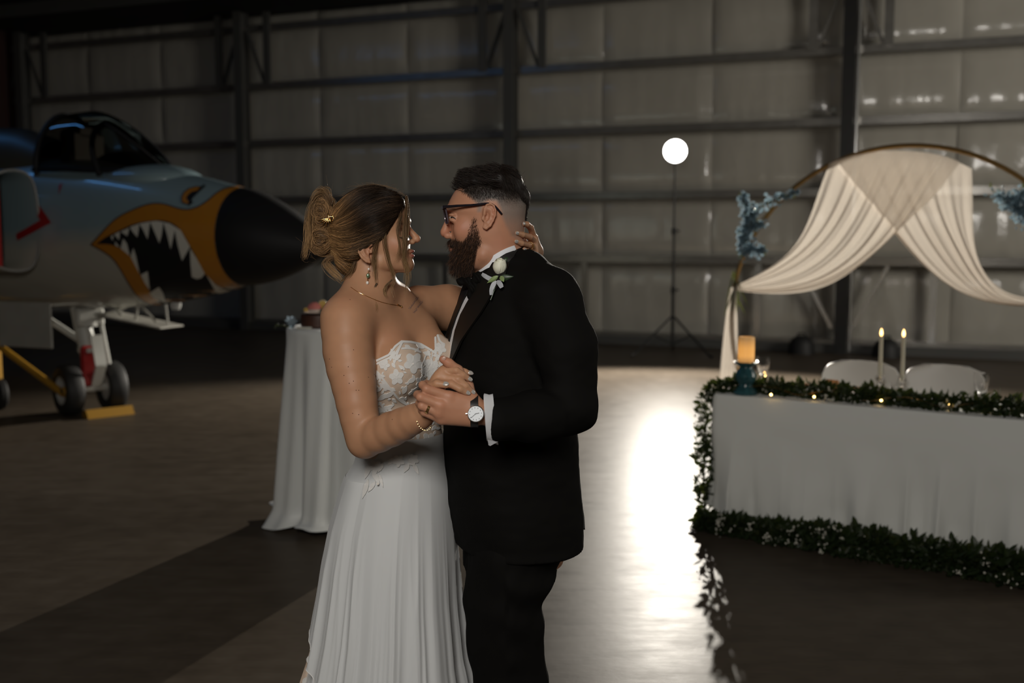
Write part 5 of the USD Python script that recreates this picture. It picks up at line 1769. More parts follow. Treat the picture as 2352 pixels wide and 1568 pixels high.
# ---- jacket: trunk, sleeves
jf = Field()
JST = [st2(604, 1172, 2.845, .080, .090), st2(626, 1176, 2.845, .105, .145), st2(655, 1180, 2.85, .125, .190), st2(700, 1184, 2.85, .148, .208), st2(780, 1178, 2.85, .162, .212), st2(850, 1172, 2.85, .172, .212),
       st2(950, 1170, 2.85, .175, .208), st2(1050, 1172, 2.85, .177, .206), st2(1130, 1177, 2.85, .179, .210), st2(1200, 1186, 2.85, .174, .214), st2(1243, 1190, 2.85, .168, .216)]
trunk = Field()
trunk.loft(JST, GR2, k=.03, power=2.25)
jf.prims += trunk.prims
jf.chain(pxs([(1195, 628, 2.80), (1262, 684, 2.685)], 0), [.070, .074], k=.02, join=.05)
slv = pxs([(1262, 690, 2.675), (1300, 800, 2.625), (1314, 936, 2.600)], 0)
jf.chain(slv, [.078, .072, .062], k=.03, join=.03)
jf.chain(pxs([(1312, 938, 2.600), (1230, 955, 2.545), (1138, 964, 2.480)], 0), [.061, .057, .051], k=.03, join=.025)
jf.chain(pxs([(1120, 690, 3.02), (1010, 790, 3.12), (930, 860, 3.09)], 0), [.072, .060, .048], k=.03, join=.04)      # the far arm, round her back
cut0, cutn = P(1126, 964, 2.472), np.array([-1.0, -.05, .0])
jf.put(lambda p: -((p - cut0) @ cutn), cut0 - [.10, .05, .085], cut0 + [.02, .06, .085], 0.004, 's')      # the end of the sleeve
jV, jF = jf.mesh(0.0055)
fold = (meshkit.fbm(jV * [9, 9, 14], 3, seed=21) - .5) * .012
el = P(1314, 936, 2.600)
de = np.linalg.norm(jV - el, axis=1)
fold += np.sin((jV - el) @ np.array([60, 0, 45])) * .004 * np.exp(-(de / .11) ** 2)
from_n = trimesh.Trimesh(jV, jF, process=False).vertex_normals
jV = jV + from_n * fold[:, None]
jacket = obj('jacket', (jV, jF), 'suit_black', groom, smooth=True, label='black tuxedo jacket')
# skirt of the jacket below the waist pocket, with its vent
obj('jacket_vent', MB().grid(np.array([[P(1330, 1150, 2.85), P(1336, 1150, 2.92)], [P(1336, 1185, 2.85), P(1342, 1185, 2.92)], [P(1337, 1205, 2.84), P(1344, 1216, 2.90)]]), thick=.004), 'suit_black', jacket, smooth=False)
# shirt front, collar, lapels, tie: cloth lying on the trunk
shirt = [(1098, 672), (1078, 699), (1066, 724), (1053, 760), (1047, 795), (1042, 832), (1033, 832), (1035, 795), (1043, 760), (1053, 730), (1066, 699), (1082, 672), (1086, 640), (1110, 640)]
obj('shirt', trunk.decal(shirt, 2.3, 3.2, .006, 5, .004), 'shirt_white', groom, smooth=40, label='white shirt front')
lap = [(1186, 574), (1170, 612), (1163, 640), (1133, 681), (1112, 717), (1088, 752), (1066, 785), (1046, 830), (1041, 832), (1047, 795), (1054, 760), (1066.5, 724), (1080, 699), (1097, 670), (1112, 640), (1124, 629), (1133, 609), (1146, 597), (1162, 586)]
neckF = Field()
neckF.prims += trunk.prims
neckF.chain([G(1150, 618), G(1172, 572)], [.080, .066], k=.02, join=.04)
obj('lapel', neckF.decal(lap, 2.3, 3.2, .012, 5, .006), 'satin_black', groom, smooth=40, label='black satin lapel')
lap2 = [(1082, 668), (1067, 699), (1054, 730), (1044, 760), (1036, 795), (1034, 832), (1019, 832), (1024, 800), (1034, 762), (1050, 718), (1068, 672)]
obj('lapel', trunk.decal(lap2, 2.3, 3.2, .010, 5, .006), 'satin_black', groom, smooth=40, label='black satin far lapel')
# collar: a band standing round the neck, higher behind
cen0, cen1 = [], []
ring_c = []
for k, zz in enumerate((0.0, 1.0)):
    row = []
    for a in np.linspace(0, 2 * np.pi, 72, endpoint=False):
        # a = 0 is the back of the neck
        u = (1 - math.cos(a)) / 2
        px_ = 1200 - 106 * u - (3 * zz) * (1 - u) + 4 * zz * u
        py_ = 589 + 56 * u - zz * (30 - 2 * u) - 11 * math.sin(a) ** 2
        lat = .0700 * math.sin(a) * (1 - .05 * zz)
        row.append(G(px_, py_, lat))
    ring_c.append(row)
obj('collar', MB().grid(np.array(ring_c)[::-1], thick=.003, wrap=True), 'shirt_white', groom, smooth=60, label='white shirt collar')
jc = []
for k, zz in enumerate((0.0, .5, 1.0)):
    row = []
    for a in np.linspace(-1.9, 1.9, 40):
        u = (1 - math.cos(a)) / 2
        px_ = 1209 - 96 * u + (1 - zz) * 6
        py_ = 606 + 62 * u - zz * (32 - 8 * u) - 8 * math.sin(a) ** 2
        row.append(G(px_, py_, (.0800 + .010 * (1 - zz)) * math.sin(a)))
    jc.append(row)
obj('jacket_collar', MB().grid(np.array(jc), thick=.006), 'satin_black', groom, smooth=60)
# bow tie
bt = Field()
kt = neckF.hits([(1092, 650)], 2.3, 3.2)[0][0] + np.array([-.002, -.016, 0])
dk = kt[1]
bt.ell(kt, (.011, .010, .013), k=.004)
bt.chain([kt, P(1074, 647, dk + .006), P(1057, 646, dk + .018)], [.006, .011, .010], k=.004, join=.004)
bt.chain([kt, P(1085, 664, dk), P(1081, 680, dk + .004)], [.007, .012, .009], k=.004, join=.004)
bt.chain([kt, P(1097, 637, dk - .004), P(1101, 641, dk - .008)], [.007, .014, .014], k=.004, join=.004)
bt.cone(P(1097, 655, dk - .002), P(1093, 668, dk), .010, .006, k=.004)
tV, tF = bt.mesh(.0022)
tV = tV + trimesh.Trimesh(tV, tF, process=False).vertex_normals * (np.sin(tV @ [420, 160, 240]) * .0016)[:, None]
obj('bow_tie', (tV, tF), 'suit_black', groom, smooth=True, label='black bow tie')
# cuff with its link, on the near wrist
cc0, cc1 = P(1128, 964, 2.470), P(1106, 958, 2.452)
cuff = []
for k, (x_, y0_, y1_, dd) in enumerate(((1112, 903, 1012, 0), (1124, 906, 1018, .012), (1132, 904, 1022, .022))):
    row = []
    for a in np.linspace(0, 2 * np.pi, 44, endpoint=False):
        xx_ = x_ + (0.5 - 0.5 * math.sin(a)) * (12 if k else 6)
        q = P(xx_, (y0_ + y1_) / 2 - (y1_ - y0_) / 2 * math.sin(a), 2.466 + dd - .046 * math.cos(a))
        row.append(q)
    cuff.append(row)
cuf = obj('cuff', MB().grid(np.array(cuff), thick=.0025, wrap=True), 'shirt_white', groom, smooth=60, label='white double shirt cuff')
obj('cuff_fold', MB().add(np.array([P(1116, 985, 2.45), P(1141, 1002, 2.462), P(1144, 1014, 2.464), P(1126, 1024, 2.455), P(1122, 1022, 2.452)]), [[0, 1, 2], [0, 2, 3], [0, 3, 4], [2, 1, 0], [3, 2, 0], [4, 3, 0]]), 'shirt_white', cuf, smooth=False)
obj('cufflink', MB().sphere(P(1142, 1001, 2.458), .004, 2), 'gold_metal', cuf, smooth=True)
# watch
wc = P(1093, 950, 2.4155)
wn = np.array([-.10, -.97, .15]); wn /= np.linalg.norm(wn)
wx = np.cross([0, 0, 1.0], wn); wx /= np.linalg.norm(wx); wx = -wx if wx[0] < 0 else wx
wy = np.cross(wn, wx); wy = wy if wy[2] > 0 else -wy
RW = np.stack([wx, np.cross(wn, wx), wn], 1)
wat = obj('watch', MB().lathe([(0, -.004), (.0165, -.004), (.0195, -.001), (.0195, .003), (.018, .0045), (.0172, .0035), (0, .0030)], wc, 40, RW), 'silver_metal', groom, smooth=40, label='silver wristwatch')
obj('dial', MB().lathe([(.0172, .0036), (0, .0037)], wc, 40, RW), 'dial_white', wat, smooth=False)
for i in range(12):
    a = math.radians(90 - 30 * i + 8)
    obj('numeral', MB().box(wc + RW @ np.array([.0138 * math.cos(a), .0138 * math.sin(a), .0042]), (.0012, .0022, .0004), RW), 'ink', wat, smooth=False)
for L_, a_, w_ in ((.0085, 15, .0011), (.0135, 222, .0008)):
    a = math.radians(a_)
    obj('watch_hand', MB().bar(wc + wn * .0046 - .002 * (RW @ np.array([math.cos(a), math.sin(a), 0])), wc + wn * .0046 + L_ * (RW @ np.array([math.cos(a), math.sin(a), 0])), w_, .0004, up=wn), 'ink', wat, smooth=False)
obj('crown', MB().tube([wc - wx * .0195, wc - wx * .0235], .0022, 10), 'silver_metal', wat)
sb = []
ca, cd = P(1090, 944, 2.448), np.array([.93, .33, 0.0])
for k in (-1, 1):
    sb.append([ca + wx * k * .009 + np.array([0, -1, 0]) * .0335 * math.cos(a) + np.array([0, 0, 1]) * .0375 * math.sin(a) for a in np.linspace(0, 2 * np.pi, 48, endpoint=False)])
obj('strap', MB().grid(np.array(sb), thick=.002, wrap=True), 'leather_black', wat, smooth=50)
# wedding band on the ring finger
q0_, q1_ = P(*kn['ring'][0]), P(*kn['ring'][1])
bc = q0_ + (q1_ - q0_) * .66
t_, a_, b_ = frame(q1_ - q0_)
obj('wedding_band', MB().grid(np.array([[bc + t_ * s * .003 + (a_ * math.cos(g_) + b_ * math.sin(g_)) * .0112 for g_ in np.linspace(0, 2 * np.pi, 36, endpoint=False)] for s in (-1, 1)]), thick=.0012, wrap=True), 'gold_metal', groom, smooth=40, label='gold wedding band')
obj('fingernail', MB().sphere(gth[-1] + np.array([.003, -.0075, .003]), (.0055, .0016, .0045), 2, rot([0, 1, 0], -40)), 'nail_skin', groom, smooth=True)
# boutonniere: a white rose, leaves, two ribbon loops
rc = neckF.hits([(1148, 614)], 2.3, 3.2)[0][0] + np.array([0, -.026, 0])
rax = np.array([.12, -.30, 1.0]); rax /= np.linalg.norm(rax)
_, ra, rb = frame(rax)
rose = None
for k, (r0, h0, ph, op) in enumerate(((.007, .026, 0, .6), (.010, .026, 1.2, .8), (.013, .025, 2.6, 1.0), (.0165, .024, 3.9, 1.15), (.018, .021, 5.1, 1.3), (.0175, .022, .4, 1.25), (.019, .019, 2.0, 1.4))):
    gx = np.linspace(-1.25, 1.25, 15); gh = np.linspace(0, 1, 12)
    pr_ = []
    for h in gh:
        rr_ = r0 * (0.45 + 0.75 * math.sin(min(1.0, h * 1.05) * 2.1) * .85) * (1 - .42 * h ** 2) * (1 + .12 * op * h ** 6)
        pr_.append([rc + rax * ((h - .45) * h0 * 1.75 * (1 - .10 * (x / 1.25) ** 2 * h)) + (ra * math.cos(x + ph) + rb * math.sin(x + ph)) * rr_ for x in gx])
    mm_ = MB().grid(np.array(pr_), thick=.0007)
    if rose is None:
        rose = obj('boutonniere', mm_, 'rose_white', groom, smooth=True, label='white rosebud boutonniere')
    else:
        obj('petal', mm_, 'rose_white', rose, smooth=True)


def leaf_at(a, b, w, mat, dd, nm='leaf'):
    pa, pb = neckF.hits([a, b], 2.3, 3.2)[0]
    pa = pa + np.array([0, -dd, 0]); pb = pb + np.array([0, -dd, 0])
    d = pb - pa
    x = np.linspace(0, 1, 9)
    t, s, u = frame(d)
    s = np.cross(d / np.linalg.norm(d), [0, 1, 0]); s /= np.linalg.norm(s)
    rows_ = [[pa + d * k + s * w * math.sin(math.pi * k ** .75) * j + np.array([0, -.003, 0]) * (1 - abs(j)) * math.sin(math.pi * k) for j in (-1, -.5, 0, .5, 1)] for k in x]
    obj(nm, MB().grid(np.array(rows_), thick=.0008), mat, rose, smooth=True)


leaf_at((1146, 640), (1180, 634), .009, 'leaf_dark', .018)
leaf_at((1140, 636), (1106, 634), .007, 'leaf_dark', .014)
leaf_at((1145, 632), (1119, 649), .006, 'sepal_green', .030, 'sepal')
leaf_at((1150, 632), (1158, 646), .006, 'sepal_green', .034, 'sepal')
leaf_at((1160, 600), (1168, 588), .007, 'leaf_dark', .012)


def ribbon(pts, w, dd=.020):
    q = neckF.hits(np.array(pts), 2.3, 3.2)[0] + np.array([0, -dd, 0])
    q = spline(q, 24)
    t = np.gradient(q, axis=0)
    s = np.cross(t, [0, 1, 0]); s /= np.linalg.norm(s, axis=1, keepdims=True)
    ww = np.interp(np.linspace(0, 1, 24), [0, .25, .75, 1], [.25, 1, .95, .7]) * w * .72
    z = np.array([0, 1, 0]) * (np.sin(np.linspace(0, 5, 24)) * .002)[:, None]
    obj('ribbon', MB().grid(np.stack([q - s * ww[:, None] + z, q + z * .4, q + s * ww[:, None] - z], 1), thick=.0004), 'ribbon', rose, smooth=True)


ribbon([(1138, 642), (1128, 640), (1116, 634), (1107, 628)], .008)
ribbon([(1140, 644), (1134, 652), (1130, 662), (1129, 676)], .008, .022)
ribbon([(1142, 643), (1148, 650), (1153, 659)], .009, .026)
st_ = neckF.hits(np.array([(1144, 638), (1136, 664), (1127, 688)]), 2.3, 3.2)[0] + np.array([0, -.016, 0])
obj('stem', MB().tube(spline(st_, 12), .0016, 8), 'leaf_dark', rose)

# ---- trousers and shoes
tf = Field()
tf.loft([st2(1180, 1180, 2.85, .14, .17), st2(1250, 1178, 2.85, .135, .175), st2(1300, 1172, 2.85, .125, .165)], GR2, k=.03)
for nm, D, pts, rr_ in (('near', 2.75, [(1180, 1270), (1158, 1380), (1160, 1470), (1176, 1580), (1190, 1700)], [.112, .100, .092, .090, .080]), ('far', 2.94, [(1166, 1270), (1150, 1380), (1150, 1480), (1150, 1600), (1160, 1720)], [.108, .092, .086, .084, .074])):
    q = pxs([(a, b, D) for a, b in pts], 0)
    tf.chain(q, rr_, k=.04, join=.04)
    e = np.array([q[-1][0] + .012, q[-1][1], .05])
    tf.cone(q[-1], e, rr_[-1], .085, k=.02)
    tf.put(lambda p: .035 - p[..., 2], (-9, -9, -9), (9, 9, 9), 0.0, 's') if False else None
    foot_ = np.array([e[0], e[1], 0.0])
    sh = Field()
    fd_ = np.array([-.96, -.28, 0])
    sh.chain([foot_ + [.03, 0, .045] , foot_ + fd_ * .10 + [0, 0, .042], foot_ + fd_ * .20 + [0, 0, .034]], [.040, .044, .036], k=.02, join=.01)
    sh.cone(foot_ + [.02, 0, .05], foot_ + [.02, 0, .10], .038, .036, k=.02)
    sh.put(lambda p: -(p[..., 2] - .004), (-9, -9, -9), (9, 9, 9), .004, 'i')
    obj('shoe', sh.mesh(.006), 'shoe_black', groom, smooth=True)
tV, tF = tf.mesh(.007)
tn = trimesh.Trimesh(tV, tF, process=False).vertex_normals
tp_ = px2(tV)
wr_ = (meshkit.fbm(tV * [10, 10, 6], 3, seed=33) - .5) * .03
kc = P(1240, 1345, 2.75)
wr_ += np.sin((tV[:, 2] - kc[2]) * 55 + tV[:, 0] * 14) * .008 * np.exp(-((tV[:, 2] - kc[2]) / .12) ** 2) * (tV[:, 0] > P(1165, 1345, 2.75)[0])
tV = tV + tn * wr_[:, None]
obj('trousers', (tV, tF), 'suit_black', groom, smooth=True, label='black suit trousers')
# ================================================================== the bride: facing right, her right side to the camera
BD = 2.80
BS = FPX / (BD * math.cos(PITCH))
BO = np.array([P(860, 570, BD)[0] - 860 / BS, BD, P(860, 570, BD)[2] + 570 / BS])


def B(px, py, lat=0.0):
    return np.array([BO[0] + px / BS, BD - lat, BO[2] - py / BS])


from scipy.interpolate import PchipInterpolator as _PCH

bride = thing('person', 'woman in a strapless white lace wedding dress with her hair pinned up', 'person', (0, 0, 0))
ba = math.radians(42)
BF_ = np.array([math.cos(ba), -math.sin(ba), 0.0])          # the way her chest faces
BRt = np.array([-math.sin(ba), -math.cos(ba), 0.0])         # her right
BR2 = np.stack([BF_[:2], BRt[:2]], 1)
torso = Field()
torso.loft([st2(668, 858, 2.83, .052, .062), st2(690, 868, 2.835, .062, .115), st2(715, 880, 2.84, .078, .150), st2(760, 892, 2.84, .094, .152), st2(830, 900, 2.84, .100, .146), st2(900, 908, 2.845, .098, .136),
            st2(975, 916, 2.85, .094, .122), st2(1035, 920, 2.85, .096, .122), st2(1100, 922, 2.855, .098, .124), st2(1180, 925, 2.86, .098, .128), st2(1280, 930, 2.86, .095, .13)], BR2, k=.03)
ch0 = P(905, 838, 2.84)
bustR = ch0 + BF_ * .082 + BRt * .066
bustL = ch0 + BF_ * .082 - BRt * .070
for q in (bustR, bustL):
    torso.ell(q + [0, 0, -.004], (.060, .060, .064), k=.045)
    torso.cone(q + [0, 0, .02] + BF_ * .0, q + [0, 0, .085] - BF_ * .045, .048, .030, k=.05)
wf = Field()
wf.prims += torso.prims
# neck and shoulders
wf.cone(B(846, 600), B(852, 668), .0525, .056, k=.02)
wf.cone(B(848, 655), B(812, 700, .06), .040, .042, k=.05)
wf.cone(B(850, 655), B(905, 690, -.07), .036, .040, k=.05)
# head
b_st = [(434, 884, 852, 868, .014), (438, 900, 826, 862, .032), (450, 918, 808, 856, .050), (470, 932, 790, 850, .065), (490, 938, 776, 848, .072), (506, 939, 771, 850, .074), (520, 936, 770, 852, .074), (545, 937, 776, 856, .071),
        (562, 940, 788, 860, .066), (580, 942, 806, 866, .060), (595, 941, 826, 874, .054), (607, 942, 845, 884, .045), (616, 940, 862, 896, .034), (622, 934, 880, 908, .020)]
wf.put(*head_fn(BO, 1, BS, b_st, 2.25), k=.02)
wf.ell(B(935, 509), (.010, .032, .008), k=.012)
wf.cone(B(934, 520), B(956, 546), .0065, .0088, k=.009)
wf.ell(B(957, 549), (.0105, .0105, .0095), k=.005)
for s in (-1, 1):
    wf.ell(B(947, 555, s * .011), (.0085, .006, .0072), k=.005)
    wf.ell(B(954, 559.5, s * .0055), (.0038, .0026, .0026), k=.002, op='s')
    wf.ell(B(929, 537, s * .034), (.011, .014, .010), k=.012, op='s')
    wf.ell(B(922, 540, s * .031), (.0125, .0125, .0125), k=.003)
    wf.ell(B(918, 562, s * .041), (.022, .019, .024), k=.020)
    wf.cone(B(932, 607, s * .010), B(880, 602, s * .046), .014, .013, k=.022)
wf.ell(B(944, 577), (.0095, .019, .0052), k=.004)
wf.ell(B(943.5, 587.5), (.0100, .017, .0060), k=.004)
wf.ell(B(950, 582.3), (.005, .019, .0008), k=.002, op='s')
wf.ell(B(935, 607), (.0115, .017, .0125), k=.012)
ear(wf, B, [(862, 560), (856, 549), (845, 547), (835, 554), (831, 566), (834, 579), (841, 590), (850, 598), (857, 600)], [(852, 557), (843, 562), (842, 574), (848, 585)], (853, 574), (860, 576), .0675, 1, .0029)
# near arm
sh_r = P(798, 738, 2.70)
wf.cone(P(838, 715, 2.77), sh_r, .062, .060, k=.05)


def limb(pts, rad, n, k, join):
    u, t = np.linspace(0, 1, len(pts)), np.linspace(0, 1, n)
    wf.chain(list(_PCH(u, np.array(pts))(t)), list(_PCH(u, np.array(rad))(t)), k=k, join=join)


limb([sh_r] + pxs([(800, 805, 2.67), (813, 885, 2.64), (826, 960, 2.62), (838, 1012, 2.612)], 0), [.0610, .0620, .0535, .0465, .0420], 9, .010, .022)
limb(pxs([(837, 1011, 2.612), (900, 985, 2.555), (948, 963, 2.505), (976, 949, 2.480)], 0), [.0425, .0410, .0345, .0275], 7, .010, .012)
# far arm, round his neck
wf.chain(pxs([(962, 706, 2.965), (1030, 706, 3.03), (1128, 712, 3.10)], 0), [.062, .059, .046], k=.03, join=.035)
wf.chain(pxs([(1128, 712, 3.10), (1185, 645, 3.03), (1220, 590, 2.935)], 0), [.046, .040, .026], k=.025, join=.02)
# right hand, in his
WB = P(976, 946, 2.478)
fb = {'index': [(1002, 876, 2.447), (1037, 882, 2.431), (1057, 893, 2.429), (1071, 902, 2.434)], 'middle': [(1008, 864, 2.450), (1052, 871, 2.438), (1070, 886, 2.438), (1083, 899, 2.444)],
      'ring': [(1017, 852, 2.455), (1048, 851, 2.444), (1064, 861, 2.446), (1076, 870, 2.450)], 'little': [(1026, 846, 2.470), (1054, 848, 2.466), (1068, 853, 2.468), (1078, 857, 2.470)]}
rb_ = {'index': [.0100, .0090, .0082, .0068], 'middle': [.0100, .0090, .0082, .0068], 'ring': [.0095, .0086, .0078, .0065], 'little': [.0085, .0075, .0068, .0058]}
for i, (nm, q) in enumerate(fb.items()):
    q = pxs(q, 0)
    wf.chain([WB + (q[0] - WB) * .08, q[0]], [.021, .0115], k=.01, join=.014)
    wf.chain(q, rb_[nm], k=.003, join=.0025)
tb_ = pxs([(976, 915, 2.462), (984, 890, 2.446), (1004, 881, 2.428), (1025, 884, 2.424)], 0)
wf.chain(tb_, [.0150, .0108, .0094, .0076], k=.004, join=.006)
# left hand on the back of his neck
WL = P(1226, 578, 2.93)
fl2 = {'index': [(1226, 545, 2.885), (1219, 523, 2.845), (1210, 515, 2.812), (1201, 514, 2.795)], 'middle': [(1226, 556, 2.875), (1217, 544, 2.825), (1200, 539, 2.790), (1186, 535, 2.772)],
       'ring': [(1226, 568, 2.868), (1213, 563, 2.815), (1198, 559, 2.780), (1185, 554, 2.766)], 'little': [(1228, 582, 2.866), (1222, 580, 2.825), (1212, 576, 2.795), (1204, 572, 2.778)]}
for i, (nm, q) in enumerate(fl2.items()):
    q = pxs(q, 0)
    wf.chain([WL, q[0]], [.020, .0115], k=.01, join=.014)
    wf.chain(q, [r_ * .92 for r_ in rb_[nm]], k=.003, join=.002)
wf.chain(pxs([(1222, 590, 2.94), (1205, 560, 2.93), (1195, 535, 2.91)], 0), [.014, .010, .008], k=.004, join=.008)
# legs under the skirt
for s in (-1, 1):
    hq = P(930, 1260, 2.86) + BRt * s * .075
    wf.chain([hq, [hq[0], hq[1], .52], [hq[0] + .01, hq[1] + .01, .10]], [.082, .052, .036], k=.03, join=.03)
bV_, bF2 = wf.mesh(0.0026)
bp = px2(bV_)
colb = np.tile([0.44, 0.232, 0.132], (len(bV_), 1))
colb *= (0.94 + 0.12 * meshkit.fbm(bV_ * 50, 3, seed=13))[:, None]


def spot(x, y, sx, sy, ys=None):
    return np.exp(-((bp[:, 0] - x) / sx) ** 2 - ((bp[:, 1] - y) / sy) ** 2)


headz = bp[:, 1] < 640
latb = np.abs(BD - bV_[:, 1])
blush = spot(905, 562, 18, 14) * .6 * headz + spot(962, 547, 7, 8) * .35 + spot(845, 578, 14, 24) * .5 * headz + spot(905, 770, 40, 25) * .25 + spot(790, 690, 26, 20) * .2 + spot(798, 900, 20, 60) * .18
colb = mixc(colb, (0.46, 0.20, 0.125), np.clip(blush, 0, .75))
lips_ = ((np.exp(-((bp[:, 0] - 950) / 8) ** 2 - ((bp[:, 1] - 577.5) / 4.0) ** 2) + np.exp(-((bp[:, 0] - 949) / 8) ** 2 - ((bp[:, 1] - 587) / 4.2) ** 2)) * (latb < .021))
colb = mixc(colb, (0.33, 0.085, 0.075), np.clip(lips_, 0, .9) * headz)
lid = np.exp(-((bp[:, 0] - 926) / 10) ** 2 - ((bp[:, 1] - 536) / 6) ** 2) * (latb > .012) * headz
colb = mixc(colb, (0.26, 0.15, 0.10), np.clip(lid * .6, 0, .7))
brw = np.exp(-((bp[:, 0] - 925) / 12) ** 2 - ((bp[:, 1] - 515 - (936 - bp[:, 0]) * -.12) / 3) ** 2) * (latb > .01) * headz
colb = mixc(colb, (0.10, 0.06, 0.035), np.clip(brw * .9, 0, .8))
kb = np.zeros(len(bV_))
for q in list(fb.values()) + list(fl2.values()):
    for j, w_ in ((1, .35), (3, .45)):
        kb += np.exp(-np.sum((bV_ - P(*q[j])) ** 2, 1) / .00008) * w_
colb = mixc(colb, (0.47, 0.23, 0.15), np.clip(kb, 0, .6))
# far forearm and hand are where the lamp's light grazes; the skin is the same
obj('body', (bV_, bF2), 'skin', bride, smooth=True, color=colb, label='bare shoulders, arms and face')


def on_b(pts, D0=2.3, D1=3.2, lift=.0):
    return wf.hits(np.array(pts, float), D0, D1, 60, lift)[0]


for nm, pts in (('eyelashes', [(916, 544), (922, 545.5), (928, 544.5), (933, 541)]),):
    q = on_b(spline(np.hstack([np.array(pts, float), np.zeros((4, 1))]), 10)[:, :2], lift=.0006)
    lm_ = MB().tube(q, .0010, 6)
    for k in range(10):
        lm_.tube([q[k], q[k] + [.003 + .004 * k / 10, -.003, -.003], q[k] + [.007 + .004 * k / 10, -.004, -.0025]], [.0005, .0004, .0001], 4)
    obj(nm, lm_, 'lash', bride)
# nails
for hand, sc_, nrm in ((fb, 1.0, np.array([.05, -.8, .6])), (fl2, .95, np.array([-.25, -.95, .1]))):
    for nm, q in hand.items():
        a, b = P(*q[2]), P(*q[3])
        d = (b - a) / np.linalg.norm(b - a)
        n_ = nrm - d * (nrm @ d); n_ /= np.linalg.norm(n_)
        s_ = np.cross(d, n_)
        r_ = rb_[nm][3]
        obj('fingernail', MB().sphere(b + d * .0015 + n_ * r_ * .80 * sc_, (.0072 * sc_, .0050 * sc_, .0018), 2, np.stack([d, s_, n_], 1)), 'nail_silver', bride, smooth=True, label='silver white fingernail')
d = (tb_[3] - tb_[2]) / np.linalg.norm(tb_[3] - tb_[2])
n_ = np.array([0, -.80, .60]); n_ -= d * (n_ @ d); n_ /= np.linalg.norm(n_)
obj('fingernail', MB().sphere(tb_[3] - d * .001 + n_ * .0062, (.0085, .0056, .002), 2, np.stack([d, np.cross(d, n_), n_], 1)), 'nail_silver', bride, smooth=True, label='silver white thumbnail')

# ---- hair: a cap brushed back to a knot, strands over it, loose locks by the face
rgb_ = np.random.default_rng(61)
hf = Field()
hf.ell(B(852, 506), (.0985, .082, .0880), k=.02)
hf.ell(B(806, 540), (.052, .064, .052), k=.03)
for s in (-1, 1):
    hf.cone(B(905, 470, s * .030), B(868, 520, s * .062), .026, .022, k=.025)
    hf.cone(B(870, 520, s * .060), B(815, 570, s * .052), .022, .026, k=.025)
hf.cone(B(806, 575), B(800, 606), .044, .030, k=.03)
hf.cone(B(800, 606), B(806, 628), .030, .010, k=.02)
hf.cone(B(780, 545), B(762, 520), .035, .028, k=.02)
# nothing in front of the hairline
line = [(938, 452), (930, 474), (912, 497), (899, 517), (888, 537), (874, 552), (862, 560), (850, 560), (840, 566), (834, 578), (830, 592), (822, 612), (812, 640)]


def hairline(p):
    q = px2(p)
    ln = np.interp(q[:, 1] if q.ndim == 2 else q[..., 1], [y for x, y in sorted(line, key=lambda t: t[1])], [x for x, y in sorted(line, key=lambda t: t[1])])
    return ((q[..., 0] - ln) / BS) * .8


hf.put(hairline, (-9, -9, -9), (9, 9, 9), .008, 'i')
hV2, hF2 = hf.mesh(.0040)
BUN = B(742, 503)
bunF = Field()
bunF.ell(B(743, 492), (.030, .040, .050), k=.02)
bunF.ell(B(741, 548), (.034, .038, .040), k=.02)
bunF.cone(B(766, 520), B(745, 520), .028, .026, k=.02)
uV, uF = bunF.mesh(.0040)
q_ = trimesh.Trimesh(uV, uF, process=False).vertex_normals
uV = uV + q_ * ((np.sin(uV @ [60, 40, 190] + 3 * meshkit.noise(uV * 30, 3)) * .003)[:, None])


def hair_col(p, rg=None):
    """dark at the roots and crown, blond towards the knot and the ends"""
    q = px2(p)
    w = soft(q[:, 0], 835, 725) * .9 + soft(q[:, 1], 510, 590) * .28
    c = mixc(np.tile([0.016, 0.009, 0.005], (len(q), 1)), (0.23, 0.125, 0.052), np.clip(w, 0, 1))
    return c


hairo = obj('hair', (hV2, hF2), 'hair', bride, smooth=True, color=hair_col(hV2) * .7, label='brown hair swept back into a knot')
obj('hair_knot', (uV, uF), 'hair', hairo, smooth=True, color=hair_col(uV) * .38, label='blond pinned knot of hair')
allh = Field(); allh.prims += hf.prims + bunF.prims
guides = [[(922, 440), (900, 432), (862, 430.5), (822, 442), (790, 466), (762, 496)], [(936, 447), (915, 437), (880, 432), (840, 436), (802, 456), (764, 496)], [(940, 456), (918, 444), (880, 438), (840, 446), (800, 472), (772, 504)], [(940, 466), (915, 456), (875, 458), (838, 472), (800, 496), (768, 516)],
          [(938, 476), (912, 474), (875, 482), (838, 496), (800, 516), (766, 524)], [(925, 482), (900, 492), (868, 508), (832, 524), (800, 536), (766, 532)], [(910, 498), (888, 514), (860, 530), (830, 543), (798, 552), (764, 542)],
          [(898, 516), (878, 532), (852, 547), (826, 558), (796, 567), (764, 556)], [(886, 534), (868, 548), (846, 560), (822, 572), (796, 580), (768, 572)], [(832, 590), (820, 596), (806, 598), (792, 596), (780, 590), (768, 580)], [(838, 597), (826, 604), (812, 606), (796, 602), (780, 594), (764, 580)], [(824, 616), (812, 616), (802, 612), (790, 604), (778, 596), (766, 584)], [(814, 632), (806, 628), (797, 620), (788, 610), (778, 600), (768, 590)]]
GUI = np.array([spline(np.hstack([np.array(g_, float), np.zeros((6, 1))]), 16)[:, :2] for g_ in guides])
GF_ = _PCH(np.arange(len(GUI)), GUI, axis=0)
NS = 5600
u_ = rgb_.uniform(0, len(GUI) - 1, NS)
pts2 = GF_(u_) + rgb_.normal(size=(NS, 1, 2)) * [2.2, 2.2] + np.cumsum(rgb_.normal(size=(NS, 16, 2)) * .55, axis=1) + (np.sin(np.linspace(0, 9, 16)[None] + u_[:, None] * 5)[..., None] * [.6, 1.3] * rgb_.uniform(0, 1.5, NS)[:, None, None])
